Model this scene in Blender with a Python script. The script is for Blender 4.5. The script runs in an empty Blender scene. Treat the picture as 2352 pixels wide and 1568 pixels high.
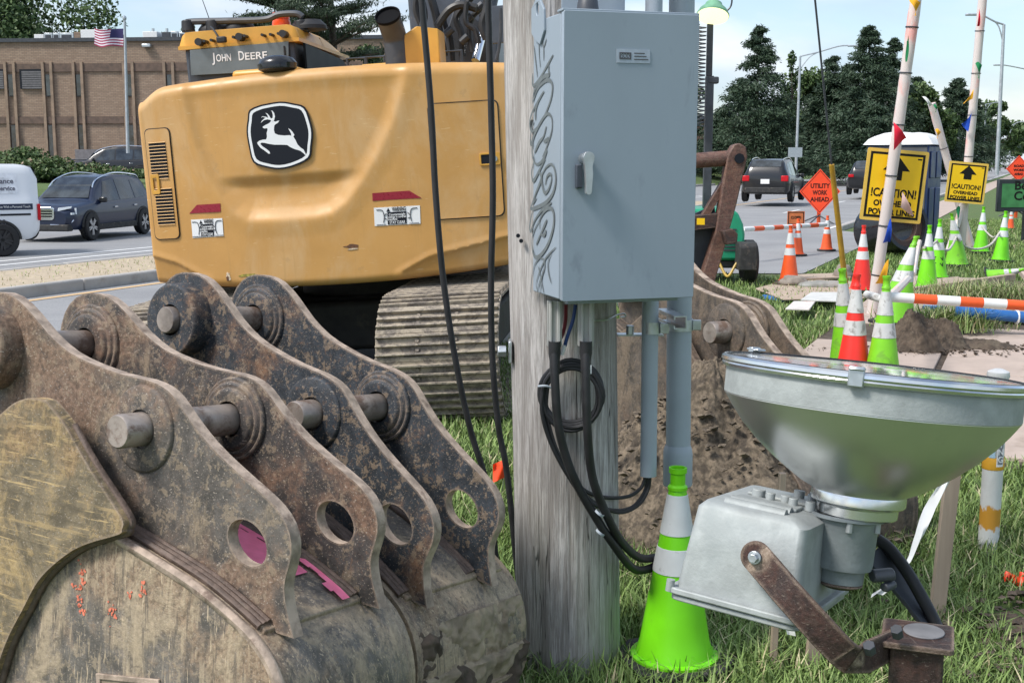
import bpy, math, random
import numpy as np
from mathutils import Vector, Matrix, noise
from mathutils.geometry import tessellate_polygon
R = math.radians
random.seed(7)
rng = np.random.default_rng(11)
sc = bpy.context.scene
col = sc.collection

# ------------------------------------------------------------------ camera
FPX, PITCH, CAMH = 2756.0, R(8.4), 1.74          # focal length in units of a 2352 wide frame
SP, CP = math.sin(PITCH), math.cos(PITCH)
cam = bpy.data.objects.new('camera', bpy.data.cameras.new('camera'))
col.objects.link(cam)
cam.location = (0, 0, CAMH)
cam.rotation_euler = (R(90) - PITCH, 0, 0)
cam.data.sensor_width = 36
cam.data.lens = FPX / 2352 * 36
cam.data.clip_start = 0.05
cam.data.clip_end = 3000
sc.camera = cam

# ------------------------------------------------------------------ sky, sun, exposure
SUN_EL, SUN_AZ = R(52), R(-118)                   # azimuth from +Y, clockwise positive
world = bpy.data.worlds.new('World')
sc.world = world
world.use_nodes = True
wn, wl = world.node_tree.nodes, world.node_tree.links
wn.clear()
w_out = wn.new('ShaderNodeOutputWorld')
w_bg = wn.new('ShaderNodeBackground'); w_bg.inputs[1].default_value = 0.12
w_sky = wn.new('ShaderNodeTexSky'); w_sky.sky_type = 'NISHITA'; w_sky.sun_disc = False
w_sky.sun_elevation = SUN_EL; w_sky.sun_rotation = SUN_AZ
w_sky.air_density = 1.0; w_sky.dust_density = 1.5; w_sky.ozone_density = 1.5
w_tc = wn.new('ShaderNodeTexCoord')
w_map = wn.new('ShaderNodeMapping'); w_map.inputs['Scale'].default_value = (1.6, 1.6, 4.6)
w_map.inputs['Location'].default_value = (0.35, 0.1, 0.2)
w_n = wn.new('ShaderNodeTexNoise'); w_n.inputs['Scale'].default_value = 1.7
w_n.inputs['Detail'].default_value = 7; w_n.inputs['Roughness'].default_value = .52
w_n.inputs['Distortion'].default_value = .35
w_r = wn.new('ShaderNodeValToRGB')
w_r.color_ramp.elements[0].position = .45; w_r.color_ramp.elements[0].color = (.08, .08, .08, 1)
w_r.color_ramp.elements[1].position = .60; w_r.color_ramp.elements[1].color = (.96, .96, .96, 1)
w_mix = wn.new('ShaderNodeMix'); w_mix.data_type = 'RGBA'
w_cl = wn.new('ShaderNodeMix'); w_cl.data_type = 'RGBA'     # cloud grey to cloud white
w_cl.inputs[6].default_value = (3.2, 3.9, 4.7, 1); w_cl.inputs[7].default_value = (5.4, 5.55, 5.65, 1)
w_n2 = wn.new('ShaderNodeTexNoise'); w_n2.inputs['Scale'].default_value = 3.1; w_n2.inputs['Detail'].default_value = 5
wl.new(w_tc.outputs['Generated'], w_map.inputs[0]); wl.new(w_map.outputs[0], w_n.inputs[0])
wl.new(w_map.outputs[0], w_n2.inputs[0])
w_r2 = wn.new('ShaderNodeMapRange'); w_r2.inputs[1].default_value = .38; w_r2.inputs[2].default_value = .6
wl.new(w_n2.outputs[0], w_r2.inputs[0]); wl.new(w_r2.outputs[0], w_cl.inputs[0])
wl.new(w_n.outputs[0], w_r.inputs[0]); wl.new(w_r.outputs[0], w_mix.inputs[0])
wl.new(w_sky.outputs[0], w_mix.inputs[6]); wl.new(w_cl.outputs[2], w_mix.inputs[7])
wl.new(w_mix.outputs[2], w_bg.inputs[0]); wl.new(w_bg.outputs[0], w_out.inputs[0])

sun = bpy.data.objects.new('sun', bpy.data.lights.new('sun', 'SUN'))
col.objects.link(sun)
sun.data.energy = 2.3
sun.data.angle = R(14)
sun.data.color = (1, .96, .9)
sd = Vector((math.sin(SUN_AZ) * math.cos(SUN_EL), math.cos(SUN_AZ) * math.cos(SUN_EL), math.sin(SUN_EL)))
sun.rotation_euler = sd.to_track_quat('Z', 'Y').to_euler()
vs = sc.view_settings
vs.view_transform = 'Standard'; vs.look = 'None'; vs.gamma = 1; vs.exposure = 0.78
vs.use_curve_mapping = False
sc.cycles.max_bounces = 6
sc.cycles.caustics_reflective = False; sc.cycles.caustics_refractive = False

# ------------------------------------------------------------------ geometry helpers
def ray(x, y):
    rx, ry = (x - 1176) / FPX, -(y - 784) / FPX
    return rx, CP + ry * SP, -SP + ry * CP
def P(x, y, Y):
    a, b, c = ray(x, y)
    return Vector((a / b * Y, Y, CAMH + c / b * Y))
def G(x, y, z=0.0):
    a, b, c = ray(x, y)
    Y = (z - CAMH) * b / c
    return Vector((a / b * Y, Y, z))
RA = R(23.5)                                       # the road runs 23.5 degrees to the right of the view
RU, RV = Vector((math.sin(RA), math.cos(RA), 0)), Vector((math.cos(RA), -math.sin(RA), 0))
def road(u, v, z=0.0):
    return RU * u + RV * v + Vector((0, 0, z))

class MB:
    def __init__(s): s.v = []; s.f = []; s.m = []; s.cm = 0; s.T = None
    def add(s, vs, fs):
        o = len(s.v)
        if s.T is not None: vs = [s.T @ Vector(p) for p in vs]
        s.v += [tuple(p) for p in vs]; s.f += [tuple(i + o for i in f) for f in fs]; s.m += [s.cm] * len(fs)
        return s
    def box(s, c, d, M=None):
        c = Vector(c); x, y, z = d[0] / 2, d[1] / 2, d[2] / 2
        vs = [Vector((a, b, e)) for a in (-x, x) for b in (-y, y) for e in (-z, z)]
        vs = [(M @ p if M is not None else p) + c for p in vs]
        return s.add(vs, [(0, 1, 3, 2), (4, 6, 7, 5), (0, 4, 5, 1), (2, 3, 7, 6), (0, 2, 6, 4), (1, 5, 7, 3)])
    def cyl(s, a, b, r0, r1=None, n=16, caps=True):
        a, b = Vector(a), Vector(b); r1 = r0 if r1 is None else r1
        q = (b - a).to_track_quat('Z', 'Y').to_matrix()
        X, Y = q.col[0], q.col[1]
        vs = []
        for c, r in ((a, r0), (b, r1)):
            vs += [c + X * (r * math.cos(2 * math.pi * i / n)) + Y * (r * math.sin(2 * math.pi * i / n)) for i in range(n)]
        fs = [(i, (i + 1) % n, n + (i + 1) % n, n + i) for i in range(n)]
        if caps: fs += [tuple(range(n - 1, -1, -1)), tuple(range(n, 2 * n))]
        return s.add(vs, fs)
    def lathe(s, prof, n=24, M=None, a0=0.0, a1=2 * math.pi, cap=False):
        full = abs(a1 - a0 - 2 * math.pi) < 1e-6
        k = n if full else n + 1
        vs, fs = [], []
        for r, z in prof:
            for i in range(k):
                a = a0 + (a1 - a0) * i / n
                p = Vector((r * math.cos(a), r * math.sin(a), z))
                vs.append(M @ p if M is not None else p)
        for j in range(len(prof) - 1):
            for i in range(n):
                i2 = (i + 1) % k
                fs.append((j * k + i, j * k + i2, (j + 1) * k + i2, (j + 1) * k + i))
        if cap:
            fs.append(tuple(range(k - 1, -1, -1))); fs.append(tuple((len(prof) - 1) * k + i for i in range(k)))
        return s.add(vs, fs)
    def tube(s, pts, r, n=8, caps=True, sub=0):
        pts = [Vector(p) for p in pts]
        if sub: pts = spline(pts, sub)
        rs = r if isinstance(r, (list, tuple)) else [r] * len(pts)
        if len(rs) != len(pts): rs = [rs[0] + (rs[-1] - rs[0]) * i / (len(pts) - 1) for i in range(len(pts))]
        vs, fs = [], []
        X = None
        for i, p in enumerate(pts):
            d = (pts[min(i + 1, len(pts) - 1)] - pts[max(i - 1, 0)]).normalized()
            if X is None:
                X = d.orthogonal().normalized()
            else:
                X = (X - d * X.dot(d))
                X = X.normalized() if X.length > 1e-6 else d.orthogonal().normalized()
            Y = d.cross(X)
            vs += [p + X * (rs[i] * math.cos(2 * math.pi * j / n)) + Y * (rs[i] * math.sin(2 * math.pi * j / n)) for j in range(n)]
        for i in range(len(pts) - 1):
            fs += [(i * n + j, i * n + (j + 1) % n, (i + 1) * n + (j + 1) % n, (i + 1) * n + j) for j in range(n)]
        if caps:
            fs += [tuple(range(n - 1, -1, -1)), tuple((len(pts) - 1) * n + j for j in range(n))]
        return s.add(vs, fs)
    def prism(s, poly, t, M=None, holes=(), z0=0.0):
        """poly in (x, y), extruded from z0 to z0 + t in the local z of M"""
        loops = [list(poly)] + [list(h) for h in holes]
        tris = tessellate_polygon([[Vector((a, b, 0)) for a, b in l] for l in loops])
        flat = [p for l in loops for p in l]
        n = len(flat)
        vs = [Vector((a, b, z0)) for a, b in flat] + [Vector((a, b, z0 + t)) for a, b in flat]
        if M is not None: vs = [M @ p for p in vs]
        fs = []
        for tr in tris:
            a, b, c = tr
            ar = (flat[b][0] - flat[a][0]) * (flat[c][1] - flat[a][1]) - (flat[c][0] - flat[a][0]) * (flat[b][1] - flat[a][1])
            if ar < 0: a, b, c = a, c, b
            fs.append((a + n, b + n, c + n)); fs.append((a, c, b))
        o = 0
        for l in loops:
            k = len(l)
            area = sum(l[i][0] * l[(i + 1) % k][1] - l[(i + 1) % k][0] * l[i][1] for i in range(k))
            ccw = (area > 0) == (o == 0)
            for i in range(k):
                a, b = o + i, o + (i + 1) % k
                fs.append((a, b, b + n, a + n) if ccw else (b, a, a + n, b + n))
            o += k
        return s.add(vs, fs)
    def grid(s, fn, nu, nv, flip=False):
        vs = [fn(i / nu, j / nv) for j in range(nv + 1) for i in range(nu + 1)]
        k = nu + 1
        fs = [(j * k + i, j * k + i + 1, (j + 1) * k + i + 1, (j + 1) * k + i) for j in range(nv) for i in range(nu)]
        if flip: fs = [f[::-1] for f in fs]
        return s.add(vs, fs)
    def sheet(s, pts, up=(0, 0, 1)):
        return s.add(pts, [tuple(range(len(pts)))])

def spline(pts, k):
    out = []
    n = len(pts)
    for i in range(n - 1):
        p0, p1, p2, p3 = pts[max(i - 1, 0)], pts[i], pts[i + 1], pts[min(i + 2, n - 1)]
        for j in range(k):
            t = j / k
            out.append(.5 * ((2 * p1) + (p2 - p0) * t + (2 * p0 - 5 * p1 + 4 * p2 - p3) * t * t + (3 * p1 - p0 - 3 * p2 + p3) * t ** 3))
    out.append(pts[-1])
    return out
def spl2(pts, k):
    return [(p.x, p.y) for p in spline([Vector((a, b, 0)) for a, b in pts], k)]
def circ(cx, cy, r, n=24, ry=None, rot=0):
    ry = ry or r
    return [(cx + r * math.cos(2 * math.pi * i / n) * math.cos(rot) - ry * math.sin(2 * math.pi * i / n) * math.sin(rot),
             cy + r * math.cos(2 * math.pi * i / n) * math.sin(rot) + ry * math.sin(2 * math.pi * i / n) * math.cos(rot)) for i in range(n)]
def rrect(x0, y0, x1, y1, r, n=4):
    out = []
    for cx, cy, a in ((x1 - r, y1 - r, 0), (x0 + r, y1 - r, 90), (x0 + r, y0 + r, 180), (x1 - r, y0 + r, 270)):
        out += [(cx + r * math.cos(R(a + 90 * i / n)), cy + r * math.sin(R(a + 90 * i / n))) for i in range(n + 1)]
    return out
def frame(o, x, y):
    """matrix with local x, y given (z = x cross y) at o"""
    x = Vector(x).normalized(); z = x.cross(Vector(y)).normalized(); y = z.cross(x)
    return Matrix(((x.x, y.x, z.x, o[0]), (x.y, y.y, z.y, o[1]), (x.z, y.z, z.z, o[2]), (0, 0, 0, 1)))

def mk(name, mb, mat, parent=None, bevel=0.0, smooth=40, seg=2, world=False, mods=None):
    """one mesh object; world=True: vertices are given in world space under a translated root"""
    me = bpy.data.meshes.new(name)
    vs = mb.v
    if world and parent is not None:
        L = Vector((0, 0, 0)); a = parent
        while a is not None: L = L + a.location; a = a.parent
        vs = [(p[0] - L[0], p[1] - L[1], p[2] - L[2]) for p in vs]
    me.from_pydata(vs, [], mb.f)
    mats = mat if isinstance(mat, (list, tuple)) else [mat]
    for m in mats: me.materials.append(m)
    if len(mats) > 1: me.polygons.foreach_set('material_index', mb.m)
    me.update()
    if smooth:
        me.shade_smooth(); me.set_sharp_from_angle(angle=R(smooth))
    o = bpy.data.objects.new(name, me)
    col.objects.link(o)
    if parent is not None: o.parent = parent
    if bevel:
        b = o.modifiers.new('bevel', 'BEVEL'); b.width = bevel; b.segments = seg
        b.limit_method = 'ANGLE'; b.angle_limit = R(38); b.harden_normals = False
    return o
def tag(o, label, cat, group=None):
    o['label'] = label; o['category'] = cat
    if group: o['group'] = group
    return o
def thing(name, label, cat, loc=(0, 0, 0), rot=(0, 0, 0), group=None):
    o = bpy.data.objects.new(name, None); col.objects.link(o)
    o.empty_display_size = .2
    o.location = loc; o.rotation_euler = rot
    return tag(o, label, cat, group)
def struct(name, mb, mat, smooth=40, bevel=0.0, parent=None, label=None):
    o = mk(name, mb, mat, parent, bevel=bevel, smooth=smooth)
    if parent is None: o['kind'] = 'structure'
    if label: o['label'] = label
    return o
def copy_tree(o, parent=None):
    c = o.copy(); col.objects.link(c)
    if parent is not None: c.parent = parent
    for ch in list(o.children): copy_tree(ch, c)
    return c
def text(name, body, mat, parent, M, size, width=None, extrude=.001, align='CENTER', bold=0.0, shear=0.0):
    """flat lettering as its own mesh; M places its baseline centre (x right, y up)"""
    cu = bpy.data.curves.new(name, 'FONT'); cu.body = body; cu.size = size; cu.align_x = align; cu.align_y = 'CENTER'
    cu.extrude = extrude; cu.offset = bold; cu.shear = shear; cu.space_line = .85; cu.resolution_u = 3
    tmp = bpy.data.objects.new(name, cu); col.objects.link(tmp)
    dg = bpy.context.evaluated_depsgraph_get()
    me = bpy.data.meshes.new_from_object(tmp.evaluated_get(dg))
    bpy.data.objects.remove(tmp); bpy.data.curves.remove(cu)
    if width:
        xs = [p.co.x for p in me.vertices]; w = max(xs) - min(xs)
        if w > 0:
            for p in me.vertices: p.co.x *= width / w
    me.transform(M)
    me.materials.clear(); me.materials.append(mat)
    o = bpy.data.objects.new(name, me); col.objects.link(o); o.parent = parent
    return o
# ------------------------------------------------------------------ materials
class NT:
    def __init__(s, name):
        s.m = bpy.data.materials.new(name); s.m.use_nodes = True
        s.n, s.l = s.m.node_tree.nodes, s.m.node_tree.links
        s.b = s.n['Principled BSDF']
        s.tc = s.n.new('ShaderNodeTexCoord')
    def map(s, scale=(1, 1, 1), rot=(0, 0, 0), src='Object'):
        m = s.n.new('ShaderNodeMapping'); m.inputs['Scale'].default_value = scale; m.inputs['Rotation'].default_value = rot
        s.l.new(s.tc.outputs[src], m.inputs[0]); return m.outputs[0]
    def noise(s, vec, scale, detail=4, rough=.55, dist=0.0):
        n = s.n.new('ShaderNodeTexNoise'); n.inputs['Scale'].default_value = scale; n.inputs['Detail'].default_value = detail
        n.inputs['Roughness'].default_value = rough; n.inputs['Distortion'].default_value = dist
        s.l.new(vec, n.inputs[0]); return n.outputs[0]
    def vor(s, vec, scale, feat='F1'):
        n = s.n.new('ShaderNodeTexVoronoi'); n.inputs['Scale'].default_value = scale; n.feature = feat
        s.l.new(vec, n.inputs[0]); return n.outputs[0]
    def rng(s, val, a, b, lo=0.0, hi=1.0):
        n = s.n.new('ShaderNodeMapRange'); n.interpolation_type = 'SMOOTHSTEP'
        n.inputs[1].default_value = a; n.inputs[2].default_value = b; n.inputs[3].default_value = lo; n.inputs[4].default_value = hi
        s.l.new(val, n.inputs[0]); return n.outputs[0]
    def mix(s, fac, a, b, mode='MIX'):
        n = s.n.new('ShaderNodeMix'); n.data_type = 'RGBA'; n.blend_type = mode
        for sock, v in ((n.inputs[0], fac), (n.inputs[6], a), (n.inputs[7], b)):
            if hasattr(v, 'is_output'): s.l.new(v, sock)
            elif isinstance(v, (int, float)): sock.default_value = v
            else: sock.default_value = (v[0], v[1], v[2], 1)
        return n.outputs[2]
    def math(s, op, a, b=0.0):
        n = s.n.new('ShaderNodeMath'); n.operation = op
        for sock, v in ((n.inputs[0], a), (n.inputs[1], b)):
            if hasattr(v, 'is_output'): s.l.new(v, sock)
            else: sock.default_value = v
        return n.outputs[0]
    def sep(s, vec):
        n = s.n.new('ShaderNodeSeparateXYZ'); s.l.new(vec, n.inputs[0]); return n.outputs
    def set(s, key, v):
        sock = s.b.inputs[key]
        if hasattr(v, 'is_output'): s.l.new(v, sock)
        elif isinstance(v, (tuple, list)): sock.default_value = (*v[:3], 1)
        else: sock.default_value = v
    def bump(s, h, strength=.2, dist=.01):
        n = s.n.new('ShaderNodeBump'); n.inputs['Strength'].default_value = strength; n.inputs['Distance'].default_value = dist
        s.l.new(h, n.inputs['Height']); s.l.new(n.outputs[0], s.b.inputs['Normal'])

def lighten(c, k): return tuple(min(1, x * k) for x in c)
def mat(name, c, rough=.6, metal=0.0, var=.18, scale=6, bump=.0, bscale=60, dirt=None, damt=.5, dscale=3, stretch=(1, 1, 1), spec=.5, coat=0.0, rvar=.1):
    t = NT(name)
    v = t.map(stretch)
    n1 = t.noise(v, scale, 5)
    cc = t.mix(t.rng(n1, .3, .7), lighten(c, 1 - var), lighten(c, 1 + var))
    if dirt:
        n2 = t.noise(v, dscale, 8, .65, .3)
        lo = .75 - .5 * damt
        f = t.rng(n2, lo, lo + .16, 0, .85)
        cc = t.mix(f, cc, dirt)
        t.set('Roughness', t.rng(n2, lo, lo + .2, rough, max(rough, .8)))
    else:
        t.set('Roughness', t.rng(n1, .3, .7, max(.02, rough - rvar), min(1, rough + rvar)))
    t.set('Base Color', cc); t.set('Metallic', metal); t.b.inputs['Specular IOR Level'].default_value = spec
    if coat: t.b.inputs['Coat Weight'].default_value = coat; t.b.inputs['Coat Roughness'].default_value = .08
    if bump: t.bump(t.noise(v, bscale, 6, .6), bump, .004)
    return t.m
def flat(name, c, rough=.6, metal=0.0, emit=0.0):
    t = NT(name); t.set('Base Color', c); t.set('Roughness', rough); t.set('Metallic', metal)
    if not metal: t.b.inputs['Specular IOR Level'].default_value = .2
    if emit: t.set('Emission Color', c); t.b.inputs['Emission Strength'].default_value = emit
    return t.m

def rusty(name, dark, rust, tan, wear=.5, rustamt=.5, mud=.3, sc_=1.0, streak=False):
    """worn paint over rust over dried clay, with scratches"""
    t = NT(name)
    v = t.map((sc_, sc_, sc_))
    big = t.noise(v, 2.6, 9, .60, .5)
    mid = t.noise(v, 13, 9, .7, .4)
    fine = t.noise(v, 70, 6, .7)
    c = t.mix(t.rng(mid, .35, .65), lighten(dark, .7), lighten(dark, 1.5))
    rc = t.mix(t.rng(fine, .3, .7), lighten(rust, .55), lighten(rust, 1.45))
    lo = .72 - .45 * rustamt
    both = t.math('ADD', t.math('MULTIPLY', big, .72), t.math('MULTIPLY', mid, .28))
    fr = t.rng(both, lo, lo + .11)
    c = t.mix(fr, c, rc)
    # speckle of bare rust through the paint
    sp_ = t.rng(t.noise(v, 75, 4, .65), .56, .63, 0, .65)
    c = t.mix(t.math('MULTIPLY', sp_, t.rng(mid, .38, .6)), c, rc)
    # dried clay smears
    m2 = t.noise(t.map((2.2 * sc_, 2.2 * sc_, 1.1 * sc_), (0, .5, .3)), 2.6, 9, .68, .8)
    lo2 = .74 - .42 * mud
    c = t.mix(t.rng(m2, lo2, lo2 + .14, 0, .85), c, t.mix(t.rng(fine, .3, .7), lighten(tan, .7), lighten(tan, 1.15)))
    # fine scratches in two directions
    s1 = t.noise(t.map((5, 210, 210), (.3, .5, .7)), 1.0, 3, .6)
    s2 = t.noise(t.map((190, 9, 190), (-.4, .6, .2)), 1.0, 3, .6)
    sc1 = t.math('MAXIMUM', t.rng(s1, .63, .68, 0, wear), t.rng(s2, .65, .70, 0, wear))
    pl_ = t.noise(v, 27, 8, .75, .2)
    c = t.mix(t.rng(pl_, .54, .58, 0, .55), c, lighten(tan, .95))
    c = t.mix(t.rng(pl_, .38, .42, .55, 0), c, lighten(dark, .55))
    c = t.mix(sc1, c, (.40, .34, .28))
    if streak:                                     # long scrapes from digging, running down the plate
        k3, k4 = ((46, 46, 3.0), (120, 120, 5)) if streak != 'h' else ((3.0, 3.0, 40), (6, 6, 150))
        s3 = t.noise(t.map(k3, (.10, .12, 0)), 1.0, 5, .65); s4 = t.noise(t.map(k4, (-.15, .1, 0)), 1.0, 4, .6)
        c = t.mix(t.rng(s3, .56, .64, 0, .55), c, lighten(tan, 1.1)); c = t.mix(t.rng(s3, .36, .44, .55, 0), c, lighten(dark, .6)); c = t.mix(t.rng(s4, .62, .67, 0, .7), c, lighten(tan, 1.45))
    # rubbed bright edges
    bv = t.n.new('ShaderNodeBevel'); bv.samples = 4; bv.inputs['Radius'].default_value = .014
    ge = t.n.new('ShaderNodeNewGeometry'); dt = t.n.new('ShaderNodeVectorMath'); dt.operation = 'DOT_PRODUCT'
    t.l.new(bv.outputs[0], dt.inputs[0]); t.l.new(ge.outputs['Normal'], dt.inputs[1])
    ew = t.math('MULTIPLY', t.rng(dt.outputs['Value'], .80, .985, 1, 0), t.rng(mid, .30, .55, .25, 1))
    c = t.mix(ew, c, t.mix(t.rng(fine, .3, .7), (.24, .17, .12), (.42, .33, .26)))
    t.set('Base Color', c)
    t.set('Roughness', t.rng(both, .35, .6, .42, .8)); t.set('Metallic', .05)
    h = t.math('ADD', t.math('MULTIPLY', fine, .35), t.math('ADD', mid, t.math('MULTIPLY', t.rng(m2, lo2, lo2 + .14), .5)))
    t.bump(t.math('ADD', h, t.math('MULTIPLY', pl_, .6)), .6, .006)
    return t.m

M_ = {}
M_['steel'] = rusty('worn_bucket_steel', (.098, .086, .076), (.185, .122, .084), (.34, .262, .18), .9, .56, .50)
M_['steel_dark'] = rusty('dark_bucket_steel', (.028, .034, .042), (.175, .098, .058), (.31, .225, .15), .6, .40, .30)
M_['steel_red'] = rusty('rusty_bucket_steel', (.056, .050, .047), (.175, .105, .070), (.33, .25, .17), .8, .52, .44)
M_['shell'] = rusty('clay_smeared_shell', (.135, .12, .105), (.26, .185, .125), (.43, .34, .235), .8, .52, .66, 1.0, True)
M_['shell_mud'] = rusty('muddy_shell', (.11, .095, .083), (.20, .145, .105), (.37, .29, .20), .6, .5, .80, 1.0, True)
M_['shell_dirt'] = rusty('earth_covered_steel', (.075, .062, .052), (.13, .092, .066), (.185, .14, .10), .4, .5, .6)
M_['sideplate'] = rusty('yellowed_side_plate', (.17, .135, .085), (.25, .17, .09), (.42, .30, .145), .8, .46, .58, 1.0, 'h')
M_['edge'] = mat('torch_cut_edge', (.38, .295, .23), .7, 0, .35, 24, .5, 90, (.15, .10, .075), .45, 14)
M_['pin'] = mat('pin_steel', (.34, .29, .255), .36, .45, .35, 10, .25, 60, (.13, .075, .05), .55, 9)
M_['weld'] = mat('weld_bead', (.14, .10, .08), .65, .1, .3, 40, .6, 120)
def yellow_paint():
    t = NT('construction_yellow')
    v = t.map()
    n = t.noise(v, 2.3, 8, .6, .4)
    c = t.mix(t.rng(n, .35, .65), (.52, .275, .078), (.58, .31, .092))
    dust = t.noise(t.map((1, 1, .45)), 3.1, 9, .66, .5)
    c = t.mix(t.rng(dust, .44, .72, 0, .6), c, (.60, .40, .205))
    fine = t.rng(t.noise(v, 160, 3), .66, .72, 0, .5)
    c = t.mix(fine, c, (.42, .22, .06))
    str_ = t.noise(t.map((26, 26, 1.2)), 1, 4, .6)
    c = t.mix(t.rng(str_, .58, .72, 0, .35), c, (.46, .26, .085))
    scf = t.noise(t.map((9, 9, 60), (0, .15, 0)), 1.0, 4, .6); c = t.mix(t.rng(scf, .66, .70, 0, .45), c, (.70, .50, .26))
    bl_ = t.noise(v, 9, 9, .72, .3); c = t.mix(t.rng(bl_, .60, .66, 0, .30), c, (.40, .24, .10))
    t.set('Base Color', c); t.set('Roughness', t.rng(dust, .4, .7, .38, .6))
    t.bump(t.noise(v, 220, 3), .05, .002)
    return t.m
M_['yellow'] = yellow_paint()
M_['yellow2'] = mat('cab_yellow', (.62, .32, .05), .4, 0, .1, 5, 0, 60, (.5, .33, .16), .3, 4)
M_['black'] = mat('black_rubber', (.018, .018, .02), .55, 0, .3, 12)
M_['blackgloss'] = mat('gloss_black', (.012, .013, .016), .22, 0, .2, 8)
M_['dgrey'] = mat('dark_grey_paint', (.045, .05, .06), .45, 0, .25, 6, 0, 60, (.09, .085, .08), .35, 5)
M_['mgrey'] = mat('boom_grey', (.065, .076, .098), .4, 0, .18, 5, 0, 60, (.16, .15, .14), .3, 4)
M_['under'] = mat('greasy_underside', (.02, .019, .018), .7, 0, .4, 7, .3, 40, (.06, .05, .04), .35, 5)
M_['chrome'] = flat('chrome', (.75, .77, .8), .12, 1)
M_['white'] = mat('white_paint', (.78, .78, .77), .5, 0, .05, 9)
M_['decal_w'] = flat('decal_white', (.8, .8, .8), .45)
M_['decal_k'] = flat('decal_black', (.012, .014, .02), .4)
M_['decal_r'] = mat('reflector_red', (.28, .012, .03), .35, 0, .12, 60)
M_['lamp_orange'] = mat('beacon_orange', (.85, .09, .015), .3, 0, .1, 10)
def glass(name, tint, rough=.03):
    t = NT(name); t.set('Base Color', tint); t.set('Roughness', rough)
    t.b.inputs['Transmission Weight'].default_value = .55; t.b.inputs['IOR'].default_value = 1.4
    t.b.inputs['Specular IOR Level'].default_value = .8
    return t.m
M_['glass'] = mat('dark_glass', (.03, .038, .046), .05, 0, .6, 2.4, 0, spec=.7, rvar=.02)
M_['tint'] = mat('tinted_glass', (.012, .016, .02), .45, 0, .6, 3, 0, spec=.05, rvar=.05)
M_['glass2'] = mat('cab_glass', (.10, .115, .125), .1, 0, .35, 2.2, 0, spec=.8, rvar=.03)
def track_mat():
    t = NT('dusty_track_steel'); v = t.map()
    n = t.noise(v, 9, 8, .7, .5); f = t.noise(v, 60, 5, .7)
    c = t.mix(t.rng(f, .3, .7), (.13, .11, .092), (.27, .232, .195))
    c = t.mix(t.rng(n, .44, .58), c, (.40, .34, .26))
    c = t.mix(t.rng(n, .28, .4, .7, 0), c, (.06, .05, .045))
    t.set('Base Color', c); t.set('Roughness', .75); t.bump(t.math('ADD', n, f), .8, .012); return t.m
M_['track'] = track_mat()
def wood_pole():
    t = NT('weathered_pole_wood')
    v = t.map((1, 1, .05)); w = t.map((1, 1, .14))
    g1 = t.noise(v, 58, 7, .6, .5); g2 = t.noise(v, 230, 5, .7); wav = t.noise(w, 9, 4, .55, 1.6); big = t.noise(t.map((1, 1, .25)), 4, 4)
    g = t.math('ADD', t.math('MULTIPLY', g1, .6), t.math('MULTIPLY', wav, .4))
    c = t.mix(t.rng(g, .38, .62), (.27, .248, .23), (.58, .555, .535))
    c = t.mix(t.rng(g2, .44, .60, 0, .55), c, (.20, .18, .165))
    c = t.mix(t.rng(big, .45, .7, 0, .35), c, (.40, .355, .32))
    cr = t.noise(t.map((1, 1, .022), (0, 0, .4)), 26, 3, .5, .3)
    crack = t.rng(t.math('ABSOLUTE', t.math('SUBTRACT', cr, .5)), .0, .0065, 1, 0)
    crm = t.math('MULTIPLY', crack, t.rng(t.noise(w, 3.1, 2), .48, .56))
    c = t.mix(crm, c, (.06, .052, .048))
    z = t.sep(t.tc.outputs['Object'])[2]
    alg = t.math('MULTIPLY', t.rng(z, .1, .8, .16, 0), t.rng(t.noise(t.map((3, 3, .6)), 2.1, 4), .45, .6))
    c = t.mix(alg, c, (.20, .27, .13))
    t.set('Base Color', c); t.set('Roughness', .85)
    h = t.math('SUBTRACT', t.math('ADD', g, t.math('MULTIPLY', g2, .5)), t.math('MULTIPLY', crm, 1.4))
    t.bump(h, .8, .010); return t.m
M_['pole'] = wood_pole()
M_['boxpaint'] = mat('enclosure_grey', (.275, .328, .382), .42, 0, .07, 2.2, .06, 150, (.215, .258, .302), .36, 9, (1, 1, .35))
M_['boxbase'] = mat('enclosure_side_grey', (.275, .328, .382), .42, 0, .04, 3)
M_['conduit'] = mat('conduit_grey', (.36, .41, .46), .5, 0, .05, 5)
M_['pvc'] = mat('grey_white_fitting', (.42, .42, .40), .55, 0, .08, 10)
M_['galv'] = mat('galvanised', (.50, .53, .55), .38, .85, .15, 30)
M_['alu'] = mat('aluminium_casting', (.37, .395, .39), .62, .25, .14, 20, .22, 140, (.33, .36, .36), .42, 4)
M_['spun'] = mat('spun_aluminium', (.70, .70, .69), .30, .9, .06, 3, 0, 60, (.50, .50, .48), .3, 5, spec=.6)
M_['spun_b'] = mat('polished_rim', (.72, .73, .74), .2, .95, .06, 6, rvar=.05)
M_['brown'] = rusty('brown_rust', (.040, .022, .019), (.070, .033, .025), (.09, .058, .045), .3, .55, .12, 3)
M_['brown_l'] = rusty('lighter_brown_rust', (.11, .055, .042), (.16, .08, .055), (.2, .14, .1), .3, .5, .2, 2)  # lighter brown rust for the frame's leg, brace and tube
def cone_mat(name, c, dirt=.25):
    return mat(name, c, .42, 0, .07, 5, .05, 70, (c[0] * .55 + .04, c[1] * .55 + .03, c[2] * .4 + .03), dirt, 7)
M_['lime'] = cone_mat('lime_plastic', (.175, .66, .006), .31)
M_['lime_d'] = cone_mat('dirty_lime_plastic', (.20, .58, .02), .46)
M_['orange'] = cone_mat('orange_plastic', (.80, .105, .02), .25)
M_['redor'] = cone_mat('red_orange_plastic', (.85, .035, .025), .25)
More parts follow.
